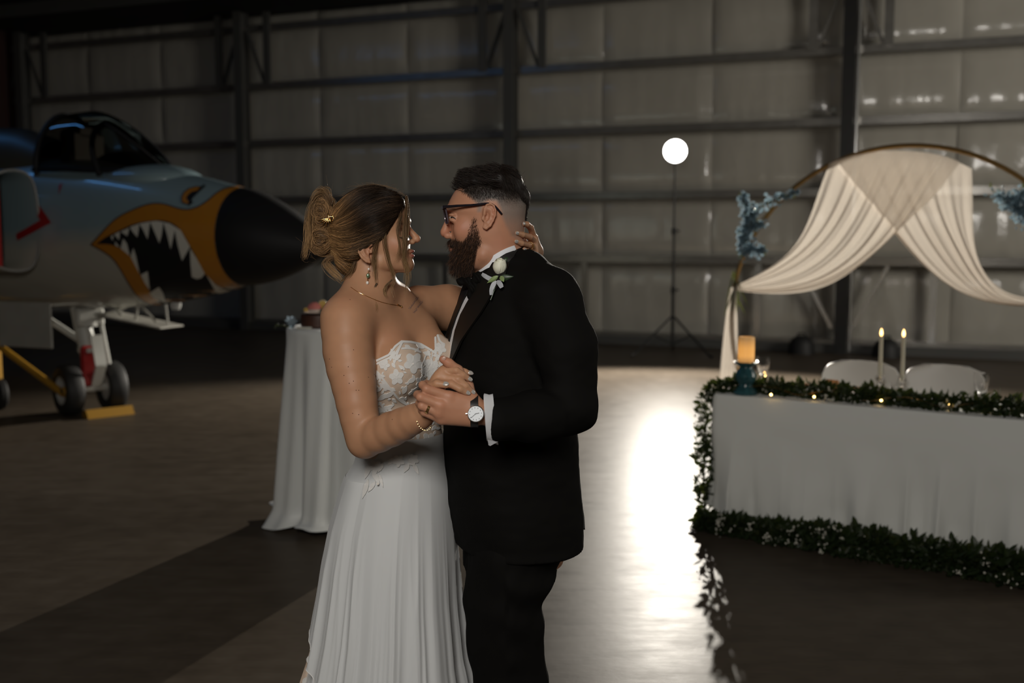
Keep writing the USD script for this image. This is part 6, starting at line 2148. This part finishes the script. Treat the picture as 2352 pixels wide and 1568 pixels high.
flat, ok_ = allh.hits(pts2.reshape(-1, 2), 2.55, 2.85, 44)
nn_ = allh.normal(flat)
lift_ = (rgb_.uniform(-.001, .004, NS)[:, None] + np.sin(np.linspace(0, 3.1, 16))[None] * rgb_.uniform(0, .003, NS)[:, None]).reshape(-1)
flat = (flat + nn_ * lift_[:, None]).reshape(NS, 16, 3)
ok_ = ok_.reshape(NS, 16)
ss_, ww_, cc_ = [], [], []
for k in range(NS):
    if ok_[k].sum() < 10:
        continue
    s_ = flat[k][ok_[k]]
    jump = np.linalg.norm(np.diff(s_, axis=0), axis=1)
    if jump.max() > .05:
        continue
    tone = rgb_.uniform(.45, 1.5) * (2.8 if rgb_.random() < .22 else 1)
    for mir in (0, 1):
        if mir and k % 3:
            continue
        q = s_.copy()
        if mir:
            q[:, 1] = 2 * BD - q[:, 1]
        ss_.append(q); ww_.append(np.interp(np.linspace(0, 1, len(q)), [0, .1, .9, 1], [.0004, .0007, .0007, .0004]))
        cc_.append(hair_col(s_) * tone)
curves('hair_strands', ss_, ww_, 'hair', hairo, np.minimum(np.vstack(cc_), .6), kind='stuff')
# the knot: loops wound round it
ss_, ww_, cc_ = [], [], []
for k in range(2600):
    lobe = rgb_.random() < .55
    c0 = B(743, 492) if lobe else B(741, 548)
    R_ = (np.array([.030, .040, .050]) if lobe else np.array([.034, .038, .040])) * rgb_.uniform(.92, 1.14)
    tl_ = rgb_.normal(.15 if lobe else 1.1, .35)
    off = rgb_.uniform(-.97, .97)
    a0, a1 = rgb_.uniform(0, 6.28), rgb_.uniform(1.5, 4.0)
    a = a0 + np.linspace(0, a1, 18)
    rr_ = math.sqrt(1 - off * off)
    base_ = np.stack([rr_ * np.cos(a), np.full(18, off), rr_ * np.sin(a)], 1)
    R3 = rot([1, 0, 0], math.degrees(rgb_.normal(0, .35))) @ rot([0, 1, 0], math.degrees(tl_))
    q = c0 + (base_ @ R3.T) * R_ + np.cumsum(rgb_.normal(size=(18, 3)) * .0006, axis=0)
    ss_.append(q); ww_.append(np.full(18, rgb_.uniform(.0005, .0009)))
    cc_.append(np.tile(np.array([0.30, 0.17, 0.075]) * rgb_.uniform(.25, 1.35), (18, 1)))
curves('knot_strands', ss_, ww_, 'hair', hairo, np.vstack(cc_), kind='stuff')


def lock(name, pts, D, n, spread, tone, seed, w=.0007, taper=True, label=None):
    """a loose lock: many hairs along one path of the picture, (x, y, out from the middle of the head)"""
    rg = np.random.default_rng(seed)
    p = spline(np.array([B(*q) for q in pts]), 26)
    t = np.linspace(0, 1, 26)
    ss, ww, cc = [], [], []
    for _ in range(n):
        o = rg.normal(size=3) * spread
        ph = rg.uniform(0, 6.28)
        q = p + o * (0.35 + .9 * np.sin(np.pi * t * .9 + .1))[:, None] + np.stack([np.sin(t * 7 + ph), 0 * t, np.cos(t * 6 + ph)], 1) * .0012 + rg.normal(size=3) * spread * .9 * (t ** 2)[:, None]
        m = int(26 * rg.uniform(.7, 1.0))
        ss.append(q[:m]); ww.append(np.interp(np.linspace(0, 1, m), [0, .2, .8, 1], [1, 1, .8, .2]) * w)
        b = rg.uniform(.5, 1.5)
        c = (np.array([0.075, 0.042, 0.021])[None] * (1 - t[:, None] * .0) * (1 - t[:, None]) + np.array([0.30, 0.18, 0.08])[None] * t[:, None]) * b * tone
        cc.append(c[:m])
    return curves(name, ss, ww, 'hair', hairo, np.vstack(cc), label=label, kind='stuff')


lock('front_lock', [(936, 452, .012), (938, 480, .030), (936, 520, .052), (935, 560, .058), (933, 590, .055), (939, 615, .05), (942, 640, .05), (938, 665, .055), (944, 690, .06)], BD, 55, .0034, 1.0, 1)
lock('front_lock', [(934, 454, .0), (940, 480, .012), (941, 510, .030), (938, 545, .045), (934, 580, .050), (937, 610, .052), (934, 640, .05), (941, 672, .05)], BD, 26, .0022, 1.1, 21)
lock('front_lock', [(925, 466, .035), (926, 500, .058), (921, 530, .066), (925, 560, .062), (920, 590, .058), (912, 610, .056)], BD, 22, .0024, .8, 22)
lock('front_lock', [(930, 462, .03), (916, 490, .058), (898, 520, .070), (892, 545, .072), (895, 575, .066), (903, 610, .058), (911, 640, .055), (905, 655, .06), (914, 690, .07)], BD, 34, .0024, .8, 2)
lock('side_lock', [(896, 520, .070), (878, 545, .074), (868, 575, .070), (866, 605, .066), (869, 640, .064), (872, 668, .07)], BD, 36, .0024, .8, 3)
lock('side_lock', [(905, 640, .055), (892, 655, .06), (888, 668, .065), (896, 682, .07)], BD, 25, .0016, 1.1, 4)
lock('side_lock', [(872, 648, .068), (866, 664, .072), (871, 690, .085), (869, 712, .10), (858, 722, .105)], BD, 25, .0016, 1.1, 5)
lock('nape_lock', [(770, 590, .02), (752, 600, .025), (760, 616, .02), (775, 630, .02), (790, 645, .02)], BD, 70, .0045, 1.5, 6)
lock('knot_lock', [(742, 470, .03), (722, 490, .035), (714, 520, .03), (712, 552, .03), (706, 585, .03), (702, 598, .03)], BD, 80, .0035, 1.4, 7)
lock('knot_lock', [(752, 448, .02), (735, 455, .03), (722, 480, .035), (716, 520, .03), (718, 555, .03), (718, 575, .03)], BD, 70, .0050, 1.4, 8)
lock('knot_lock', [(765, 470, .03), (755, 446, .03), (742, 442, .02), (728, 455, .02), (722, 470, .02)], BD, 80, .0050, 1.2, 9)
lock('nape_lock', [(822, 598, .055), (812, 622, .05), (795, 640, .03), (782, 650, .02)], BD, 40, .0040, 1.0, 10)
fly, wd = [], []
for k in range(230):
    x = rgb_.uniform(800, 938)
    y = np.interp(x, [800, 830, 870, 910, 938], [452, 430, 423, 432, 452])
    s0 = B(x, y + 3, rgb_.normal() * .025)
    d = np.array([rgb_.normal() * .6 - .3, rgb_.normal() * .4, .55])
    L = rgb_.uniform(.008, .026)
    t = np.linspace(0, 1, 7)[:, None]
    fly.append(s0 + d * L * t + np.array([-.5, 0, -.5]) * L * t ** 2 * rgb_.uniform(0, 1.6))
for k in range(90):
    s0 = B(rgb_.uniform(712, 770), rgb_.uniform(440, 600), rgb_.normal() * .03)
    d = rgb_.normal(size=3) * [1, .5, 1] + [-.5, 0, .2]
    t = np.linspace(0, 1, 9)[:, None]
    L = rgb_.uniform(.008, .026)
    fly.append(s0 + d * L * t * .6 + rgb_.normal(size=3) * L * t ** 2 * .7)
curves('flyaway_hair', fly, [np.full(len(s), .00028) for s in fly], 'hair', hairo, np.tile([.16, .10, .055], (sum(map(len, fly)), 1)), kind='stuff')
# claw clip in the knot
cl_ = MB()
cc0_ = allh.hits([(752, 503)], 2.5, 3)[0][0]
for k in range(6):
    a = math.radians(200 + 22 * k)
    e_ = np.array([math.cos(a) * .026, -.004, math.sin(a) * .022 + .004])
    cl_.tube([cc0_ + [.008, -.005, .004], cc0_ + e_ * .55 + [0, -.009, 0], cc0_ + e_], [.0016, .0017, .0010], 8)
cl_.tube([cc0_ + [.003, -.006, .014], cc0_ + [.006, -.009, .004], cc0_ + [.003, -.007, -.010]], .0022, 8)
cl_.tube([cc0_ + [.014, -.005, .012], cc0_ + [.017, -.007, .002], cc0_ + [.013, -.005, -.008]], .0020, 8)
cl_.tube([cc0_ + [.003, -.008, .006], cc0_ + [.016, -.007, .006]], .0018, 8)
obj('hair_clip', cl_, 'gold_metal', hairo, smooth=True, label='gold shell shaped claw clip')

# ---- jewellery
ex = B(856, 602, .0715)
er = obj('earring', MB().tube([ex, ex + [0, -.001, -.012]], .0007, 6), 'gold_metal', bride, label='long dangling earring of pearls and green stones')
zz = 0.012
for nm, r_, mt in (('pearl', .0030, 'pearl'), ('bead', .0022, 'gold_metal'), ('gem', .0052, 'gem_green'), ('bead', .0020, 'gold_metal'), ('pearl', .0044, 'pearl'), ('bead', .0024, 'pink_icing'), ('bead', .0020, 'gold_metal'), ('gem', .0046, 'gem_green'), ('bead', .0016, 'gold_metal')):
    zz += r_ * 1.15
    c_ = ex + [-.10 * zz, -.002 - .03 * zz, -zz]
    obj(nm, MB().sphere(c_, (r_ * .85, r_ * .85, r_ * (1.25 if nm == 'gem' else 1)), 2 if nm != 'gem' else 1), mt, er, smooth=nm != 'gem')
    zz += r_ * 1.15 + .0012
nk = on_b(spline(np.array([(806, 660, 0), (822, 671, 0), (850, 684, 0), (880, 695, 0), (905, 700, 0), (918, 703, 0)], float), 40)[:, :2], lift=.0012)
nko = obj('necklace', MB().tube(nk, .0007, 6), 'gold_metal', bride, label='fine gold chain necklace')
nt = on_b([(912, 700), (921, 705)], lift=.002)
obj('pendant', MB().tube(nt, .0019, 8).sphere(nt[1], .0028, 1), 'gold_metal', nko)
bw = pxs([(974, 950, 2.480)], 0)[0]; bd = pxs([(974, 950, 2.480)], 0)[0] - pxs([(930, 970, 2.515)], 0)[0]
t_, a_, b_ = frame(bd)
br_ = MB()
ringp = [bw - t_ * .006 + a_ * (.0315 * math.cos(g_)) + b_ * (.0315 * math.sin(g_)) + np.array([.004, 0, -.006]) * (1 + math.cos(g_)) for g_ in np.linspace(0, 2 * np.pi, 60, endpoint=False)]
br_.tube(ringp, .0008, 6, closed=True)
for k in range(0, 60, 2):
    br_.sphere(ringp[k], .0016, 0)
obj('bracelet', br_, 'gold_metal', bride, label='thin gold chain bracelet')
q0_, q1_ = P(*fl2['ring'][0]), P(*fl2['ring'][1])
t_, a_, b_ = frame(q1_ - q0_)
rc_ = q0_ + (q1_ - q0_) * .72
ro = obj('engagement_ring', MB().grid(np.array([[rc_ + t_ * s * .0016 + (a_ * math.cos(g_) + b_ * math.sin(g_)) * .0096 for g_ in np.linspace(0, 2 * np.pi, 30, endpoint=False)] for s in (-1, 1)]), thick=.0012, wrap=True), 'gold_metal', bride, label='gold ring with a raised stone')
for k in range(6):
    obj('stone', MB().sphere(rc_ + np.array([.0095 + .001 * (k % 2), -.004 + .003 * (k % 3 - 1), -.004 + .003 * (k // 2)]), .0023, 1), 'gold_metal', ro, smooth=False)
# moles and the small tattoo by the far shoulder
ml = on_b([(812, 875), (790, 862), (802, 880), (846, 866), (818, 896), (824, 896), (810, 949), (824, 952), (901, 963), (800, 842), (860, 860), (757, 824), (812, 803), (905, 690), (804, 688), (762, 843)])
for q in ml:
    obj('mole', MB().sphere(q, (.0012, .0007, .0012), 1), 'mole', bride, smooth=True)
tm = MB()
rgt = np.random.default_rng(3)
for (x0, y0), n_ in (((940, 709), 11), ((950, 718), 10)):
    t = np.linspace(0, 1, 110)
    ph = np.cumsum(rgt.uniform(.6, 1.4, 110)); ph = ph / ph[-1] * n_ * 2 * np.pi
    amp = 2.2 * np.interp(t, np.linspace(0, 1, 9), rgt.uniform(.45, 1.5, 9))
    along, up = np.array([.58, -.81]), np.array([-.81, -.58])
    pts = np.array([x0, y0]) + along * (t * 33 + np.cos(ph) * .9)[:, None] + up * (np.sin(ph) * amp)[:, None]
    q = on_b(pts, 2.6, 3.2, .0002)
    for i0_, i1_ in ((0, 22), (25, 40), (43, 78), (81, 110)):
        tm.tube(q[i0_:i1_], .00042, 4)
obj('tattoo', tm, 'tattoo', bride, smooth=False, kind='stuff', label='two lines of small script tattoo')

# ---- the dress: bodice, lace appliques, skirt
neckl = [(700, 790), (835, 834), (861, 827), (893, 812), (908, 792), (922, 781), (944, 782), (966, 787), (982, 796), (1001, 808), (1003, 800), (1000, 772), (1004, 766), (1014, 768), (1026, 777), (1100, 790)]
nx, ny = np.array([q[0] for q in neckl], float), np.array([q[1] for q in neckl], float)


def neckcut(p):
    q = px2(p)
    front = (p[..., 0] - 0) * 0 + ((p - P(905, 838, 2.84))[..., :2] @ BF_[:2] > -.02)
    lim = np.where(front, np.interp(q[..., 0], nx, ny), 800)
    return (lim - q[..., 1]) / BS * .85


bod = Field()
for fn, lo, hi, k, op in torso.prims:
    bod.put((lambda f: (lambda p: f(p) - .0045))(fn), lo - .005, hi + .005, k, op)
bust_lo = P(900, 1045, 2.8)[2]
bod.put(lambda p: np.maximum(bust_lo - p[..., 2], neckcut(p)), (-9, -9, -9), (9, 9, 9), .003, 'i')
dV, dF = bod.mesh(.0036)
bodice = obj('bodice', (dV, dF), 'nude_mesh', bride, smooth=True, label='strapless sheer bodice with white lace')
skf = Field()
for fn, lo, hi, k, op in torso.prims:
    skf.put((lambda f: (lambda p: f(p) - .006))(fn), lo - .006, hi + .006, k, op)


def flower_px(c, r, n=5, ph=0.0, depth=.34):
    a = np.linspace(0, 2 * np.pi, 60, endpoint=False)
    rr_ = r * (1 - depth * (0.5 - 0.5 * np.cos(n * (a - ph))) ** 1.4)
    return list(zip(c[0] + rr_ * np.cos(a) * .92, c[1] + rr_ * np.sin(a)))


def leaf_px(a, b, w):
    a, b = np.array(a, float), np.array(b, float)
    d = b - a; s = np.array([-d[1], d[0]]) / np.linalg.norm(d)
    x = np.linspace(0, 1, 14)
    h = w * np.sin(np.pi * x ** .85)
    return [tuple(a + d * k + s * m) for k, m in zip(x, h)] + [tuple(a + d * k - s * m) for k, m in zip(x[::-1], h[::-1])]


def lace(poly, lift=.0003, F=None, nm='lace_applique', D1=3.0):
    return obj(nm, skf.decal(poly, 2.5, D1, lift, 4, .0016), 'lace', bodice, smooth=40)


flowers_ = [((950, 833), 25, .3), ((911, 866), 19, .8), ((990, 845), 22, .5), ((884, 838), 13, .1), ((1002, 880), 18, .9), ((968, 878), 15, .0), ((1012, 800), 15, .4), ((935, 1030), 17, .2), ((880, 1075), 16, .6), ((985, 1010), 18, .3)]
for c_, r_, ph in flowers_:
    f_ = lace(flower_px(c_, r_, 5, ph))
    for k in range(5):
        a = ph + np.pi / 5 + k * 2 * np.pi / 5
        lace(LineString([c_, (c_[0] + .62 * r_ * math.cos(a), c_[1] + .62 * r_ * math.sin(a))]).buffer(r_ * .045).exterior.coords, .0010, nm='lace_vein')
    lace(flower_px(c_, r_ * .24, 6, 0, .2), .0012, nm='lace_centre')
for a, b, w in [((905, 826), (898, 800), 9), ((906, 828), (922, 812), 8), ((886, 845), (868, 832), 8), ((875, 872), (863, 850), 8), ((930, 850), (915, 838), 7), ((955, 868), (935, 880), 8), ((900, 895), (868, 880), 9), ((905, 900), (882, 915), 8), ((890, 905), (866, 920), 9),
                ((925, 905), (935, 885), 8), ((945, 895), (965, 905), 9), ((922, 920), (935, 928), 6), ((885, 940), (905, 930), 7), ((868, 948), (890, 932), 8), ((975, 800), (955, 788), 8), ((990, 815), (972, 808), 8), ((1000, 830), (1012, 812), 7), ((985, 870), (1005, 858), 8),
                ((965, 850), (985, 862), 7), ((865, 900), (880, 885), 7), ((930, 792), (945, 802), 7), ((905, 945), (925, 938), 6), ((990, 900), (1010, 892), 8), ((950, 925), (972, 932), 8), ((1006, 925), (990, 940), 8), ((960, 950), (985, 958), 8)]:
    lace(leaf_px(a, b, w * .62))
for pts in ([(862, 850), (878, 868), (893, 888), (906, 905), (922, 922), (938, 930)], [(907, 830), (915, 805), (924, 786)], [(924, 800), (945, 800), (965, 808)], [(866, 835), (885, 826), (905, 815), (922, 787)], [(872, 925), (890, 945), (910, 950)], [(940, 905), (960, 890), (985, 880)], [(975, 880), (990, 910), (1005, 940)], [(1005, 770), (1012, 785), (1020, 790)]):
    lace(list(LineString(spline(np.hstack([np.array(pts, float), np.zeros((len(pts), 1))]), 24)[:, :2]).buffer(2.2).exterior.coords), .0006, nm='lace_stem')
rgd = np.random.default_rng(77)
spots = [(x, y) for x in range(868, 1016, 13) for y in range(800, 1010, 13)]
for (x, y) in spots:
    x, y = x + rgd.uniform(-5, 5), y + rgd.uniform(-5, 5)
    if y < np.interp(x, nx, ny) + 8 or min(math.hypot(x - c[0], y - c[1]) - r for c, r, _ in flowers_) < 3 or rgd.random() < .22:
        continue
    a = rgd.uniform(0, 6.28); L_ = rgd.uniform(8, 15)
    lace(leaf_px((x - math.cos(a) * L_ / 2, y - math.sin(a) * L_ / 2), (x + math.cos(a) * L_ / 2, y + math.sin(a) * L_ / 2), L_ * .26), .0001, nm='lace_leaf')
for k in range(26):
    x = rgd.uniform(972, 1016); y = rgd.uniform(800, 850)
    w_ = [(x + rgd.uniform(-2, 2) + 5 * math.sin(t * .9 + k), y + t * 8) for t in range(5)]
    lace(list(LineString(spline(np.hstack([np.array(w_), np.zeros((5, 1))]), 16)[:, :2]).buffer(1.2).exterior.coords), .0008, nm='lace_cord')
edge_ = [q for q in neckl if 858 <= q[0] <= 1002]
lace(list(LineString([(x, y + 3) for x, y in edge_]).buffer(2.4).exterior.coords), .0006, nm='lace_edge')
rgl = np.random.default_rng(15)
for k in range(12):
    c_ = (rgl.uniform(868, 1010), rgl.uniform(815, 950))
    q = bod.hits([c_], 2.5, 3.0)[0][0]
    obj('sequin', MB().lathe([(0, .0005), (.0022, .0003), (.0022, 0), (0, 0)], q + np.array([0, -.0045, 0]), 10, np.stack([[1, 0, 0], [0, 0, 1], [0, -1, 0]], 1)), 'pearl', bodice, smooth=False)
# skirt
ys = np.array([1000, 1030, 1060, 1090, 1130, 1200, 1280, 1360, 1430, 1500, 1568, 1700, 1860])
xl = np.array([826, 822, 814, 795, 782, 763, 750, 742, 734, 722, 706, 676, 640])
xr = np.array([1020, 1024, 1028, 1034, 1040, 1046, 1052, 1056, 1062, 1068, 1080, 1104, 1130])
SC = P(925, 1100, 2.86)
gs_ = np.linspace(0, 2 * np.pi, 421)[:-1]
rows_, rows2 = [], []
zf = P(925, 990, 2.86)[2]
YY = np.linspace(990, 1560, 64)
zs_ = [P(925, y, 2.86)[2] for y in YY] + list(np.linspace(P(925, 1560, 2.86)[2], .012, 24)[1:])


def skirt_row(z, grow=0.0, seed=0):
    q = (zf - z) / zf
    y = PH / 2 - FPX * ((z - CAMZ) * math.cos(PITCH) + 2.86 * math.sin(PITCH)) / (2.86 * math.cos(PITCH) - (z - CAMZ) * math.sin(PITCH)) if True else 0
    l, r = np.interp(y, ys, xl), np.interp(y, ys, xr)
    a, b = P(l, min(y, 3000), 2.86), P(r, min(y, 3000), 2.86)
    cx, hx = (a[0] + b[0]) / 2, (b[0] - a[0]) / 2
    hy = np.interp(q, [0, .08, .3, 1], [.128, .146, .185, .30])
    f = soft(q, .03, .55)
    def ridge(fr, dr, sd, pw):
        n = meshkit.noise(np.stack([np.cos(gs_) * fr + sd, np.sin(gs_) * fr + dr * q, np.full_like(gs_, q * .35 + sd)], -1), sd)
        return (1 - np.abs(2 * n - 1)) ** pw
    n1 = meshkit.fbm(np.stack([np.cos(gs_) * 2.2 + seed, np.sin(gs_) * 2.2, np.full_like(gs_, q * .9)], -1), 2, seed=3 + seed) - .5
    f2 = soft(q, .15, .75)
    out = 1 + f * (n1 * .13 + ridge(3.4, .5, 11 + seed, 2.5) * .055) + f2 * (ridge(6.5, .9, 12 + seed, 3.5) * .065 + ridge(10, 1.2, 14 + seed, 3) * .025) - .035 * f + grow
    return np.stack([cx + hx * out * np.cos(gs_), 2.86 + (hy * out) * np.sin(gs_), np.full_like(gs_, z)], 1)


for z in zs_:
    rows_.append(skirt_row(z))
skirt = obj('skirt', MB().grid(np.array(rows_), wrap=True), 'chiffon', bride, smooth=True, label='long flowing white chiffon skirt')
# the floating overlayer at the left, its hem rising to the side
ov = []
for i, y in enumerate(np.linspace(1085, 1545, 54)):
    z = P(925, y, 2.86)[2]
    r_ = skirt_row(z, (.020 + .0009 * i) * soft(np.cos(gs_ + .0), -.50, -.85) - .012 * (1 - soft(np.cos(gs_), -.45, -.65)), 0)
    ov.append(r_)
ov = np.array(ov)
kk = np.nonzero((gs_ > math.radians(172)) & (gs_ < math.radians(250)))[0]
ov = ov[:, kk]
flare = np.linspace(0, 1, 54)[:, None] ** 2
a_left = soft(np.cos(gs_[kk]), -.55, -1.0)[None]
ov[..., 0] -= flare * a_left * .012
ov[..., 1] -= .010 * soft(np.cos(gs_[kk]), -.50, -.85)[None]
zhem = np.interp(gs_[kk], np.radians([172, 186, 200, 215, 226, 240, 250]), [P(0, y, 2.86)[2] for y in (1420, 1425, 1455, 1500, 1530, 1545, 1545)])
zt_ = ov[0, :, 2]
t = np.linspace(0, 1, 54)[:, None]
znew = zt_[None] * (1 - t) + zhem[None] * t
frac = (ov[0, 0, 2] - znew) / (ov[0, 0, 2] - ov[-1, 0, 2]) * 53
i0 = np.clip(np.floor(frac).astype(int), 0, 52); ff = (frac - i0)[..., None]
col_ = np.arange(len(kk))[None] + 0 * i0
ovm = ov[i0, col_] * (1 - ff) + ov[i0 + 1, col_] * ff
obj('skirt_overlayer', MB().grid(ovm), 'chiffon', skirt, smooth=True)
hemp = ovm[-1]
obj('hem', MB().tube(hemp, .0012, 6), 'lace', skirt)
# lace panel under the overlayer at the far left
tr = []
for y, x0, x1 in ((1440, 728, 752), (1480, 716, 748), (1520, 704, 742), (1568, 688, 736), (1650, 664, 730), (1760, 640, 724)):
    tr.append([P(x, y, 2.80 + .02 * (x - x0) / (x1 - x0)) + np.array([0, .0, 0]) for x in np.linspace(x0, x1, 9)])
tr = np.array(tr)
tr[..., 1] += .004 * np.sin(np.linspace(0, 9, 9))[None]
lp = obj('lace_panel', MB().grid(tr, thick=.001), 'nude_mesh', skirt, smooth=True, label='sheer lace trimmed side panel')
for k in range(26):
    i, j = rgl.uniform(0, 4.6), rgl.uniform(0.8, 7.2)
    c_ = tr[int(i), int(j)] * (1 - i % 1) + tr[int(i) + 1, int(j)] * (i % 1) + np.array([0, -.004, 0])
    v, f = leaf(.030, .014, .1, 5)
    obj('lace_leaf', (turn(v[:, [0, 2, 1]], [rgl.normal() * .5, 0, -1], 0) + c_, np.vstack([np.array(f)[:, [0, 1, 2]], np.array(f)[:, [0, 2, 3]]])), 'lace', lp if False else skirt, smooth=False)
# lace trailing from the waist onto the skirt
skm = trimesh.Trimesh(*MB().grid(np.array(rows_), wrap=True).arrays(), process=False)


class SkirtHit:
    @staticmethod
    def at(pp):
        o = np.array([0, 0, CAMZ])
        d = rays(pp)
        out = []
        from scipy.spatial import cKDTree
        R = np.array(rows_)
        P2 = px2(R)
        near = R[..., 1] < 2.87
        tree = cKDTree(P2[near]); pts = R[near]
        dist, idx = tree.query(pp, k=4)
        w = 1 / (dist + .3)
        w /= w.sum(1, keepdims=True)
        dep = (pts[idx][..., 1] * w).sum(1)
        return o + d * dep[:, None]


def skirt_decal(poly, lift, nm, parent):
    pg = Polygon(poly).buffer(0).segmentize(4)
    V, F, n = [], [], 0
    x0, y0, x1, y1 = pg.bounds
    for i in np.arange(x0, x1, 5):
        for j in np.arange(y0, y1, 5):
            c = pg.intersection(Polygon([(i, j), (i + 5, j), (i + 5, j + 5), (i, j + 5)]))
            for k in getattr(c, 'geoms', [c]):
                if k.geom_type == 'Polygon' and k.area > .02:
                    v, f = trimesh.creation.triangulate_polygon(k, engine='earcut')
                    V.append(v); F.append(np.asarray(f) + n); n += len(v)
    m = trimesh.Trimesh(np.hstack([np.round(np.vstack(V), 3), np.zeros((n, 1))]), np.vstack(F), process=True)
    p = SkirtHit.at(m.vertices[:, :2])
    d = p - [0, 0, CAMZ]; d /= np.linalg.norm(d, axis=1, keepdims=True)
    return obj(nm, (p - d * lift, m.faces), 'lace', parent, smooth=40)


for a, b, w in [((850, 1062), (838, 1100), 9), ((855, 1080), (872, 1112), 9), ((846, 1100), (832, 1145), 8), ((862, 1105), (845, 1130), 7), ((880, 1062), (868, 1085), 7), ((940, 1062), (928, 1085), 8), ((948, 1062), (962, 1090), 7), ((935, 1058), (955, 1070), 6), ((870, 1085), (880, 1120), 5), ((905, 1050), (890, 1068), 8), ((915, 1052), (930, 1066), 7)]:
    skirt_decal(leaf_px(a, b, w * .7), .0045, 'lace_applique', skirt)
for c_, r_ in (((862, 1072), 17), ((915, 1058), 15), ((950, 1055), 14)):
    skirt_decal(flower_px(c_, r_, 5, .4), .0055, 'lace_applique', skirt)
q = SkirtHit.at(np.array([[869.0, 1108.0]]))[0]
obj('sequin', MB().lathe([(0, .0005), (.0034, .0003), (.0034, 0), (0, 0)], q + np.array([0, -.014, 0]), 12, np.stack([[1, 0, 0], [0, 0, 1], [0, -1, 0]], 1)), 'pearl', skirt, smooth=False)
for s in (-1, 1):
    fo = SC * [1, 1, 0] + BRt * s * .075 + np.array([.02, .0, 0])
    sf = Field()
    sf.chain([fo + [0, 0, .055], fo + BF_ * .07 + [0, 0, .03], fo + BF_ * .15 + [0, 0, .022]], [.034, .036, .026], k=.02, join=.01)
    sf.cone(fo - BF_ * .02 + [0, 0, .05], fo - BF_ * .02 + [0, 0, .012], .016, .012, k=.01)
    sf.put(lambda p: -(p[..., 2] - .003), (-9, -9, -9), (9, 9, 9), .003, 'i')
    obj('shoe', sf.mesh(.006), 'lace', bride, smooth=True)
# ------------------------------------------------------------------ repeats of one kind share a group
GROUPS = {'folding_chair': 'white folding chairs behind the table', 'leaf_garland': 'green leaf garlands on and below the table', 'taper_candle': 'slim taper candles on the table',
          'taper_holder': 'cut glass taper holders', 'water_goblet': 'stemmed water glasses on the table', 'plate': 'dinner plates on the table', 'wooden_block': 'wooden pieces in the garland',
          'fabric_drape': 'sheer drapes on the arch', 'fabric_tail': 'fabric tails at the sides of the arch', 'blossom_spray': 'blue blossom sprays on the arch', 'floor_weight': 'dark weights at the foot of the far wall',
          'macaron': 'small sweets on the cake plate', 'blue_flower': 'pale blue blossoms on the cocktail table', 'person': 'couple dancing in the hangar'}
for _p in stage.GetPrimAtPath('/World').GetChildren():
    _n = _p.GetName()
    _b = _n[:-4] if _n[-4:-3] == '_' and _n[-3:].isdigit() else _n
    if _b in GROUPS and _p.GetCustomDataByKey('category') and not _p.GetCustomDataByKey('group'):
        _p.SetCustomDataByKey('group', GROUPS[_b])
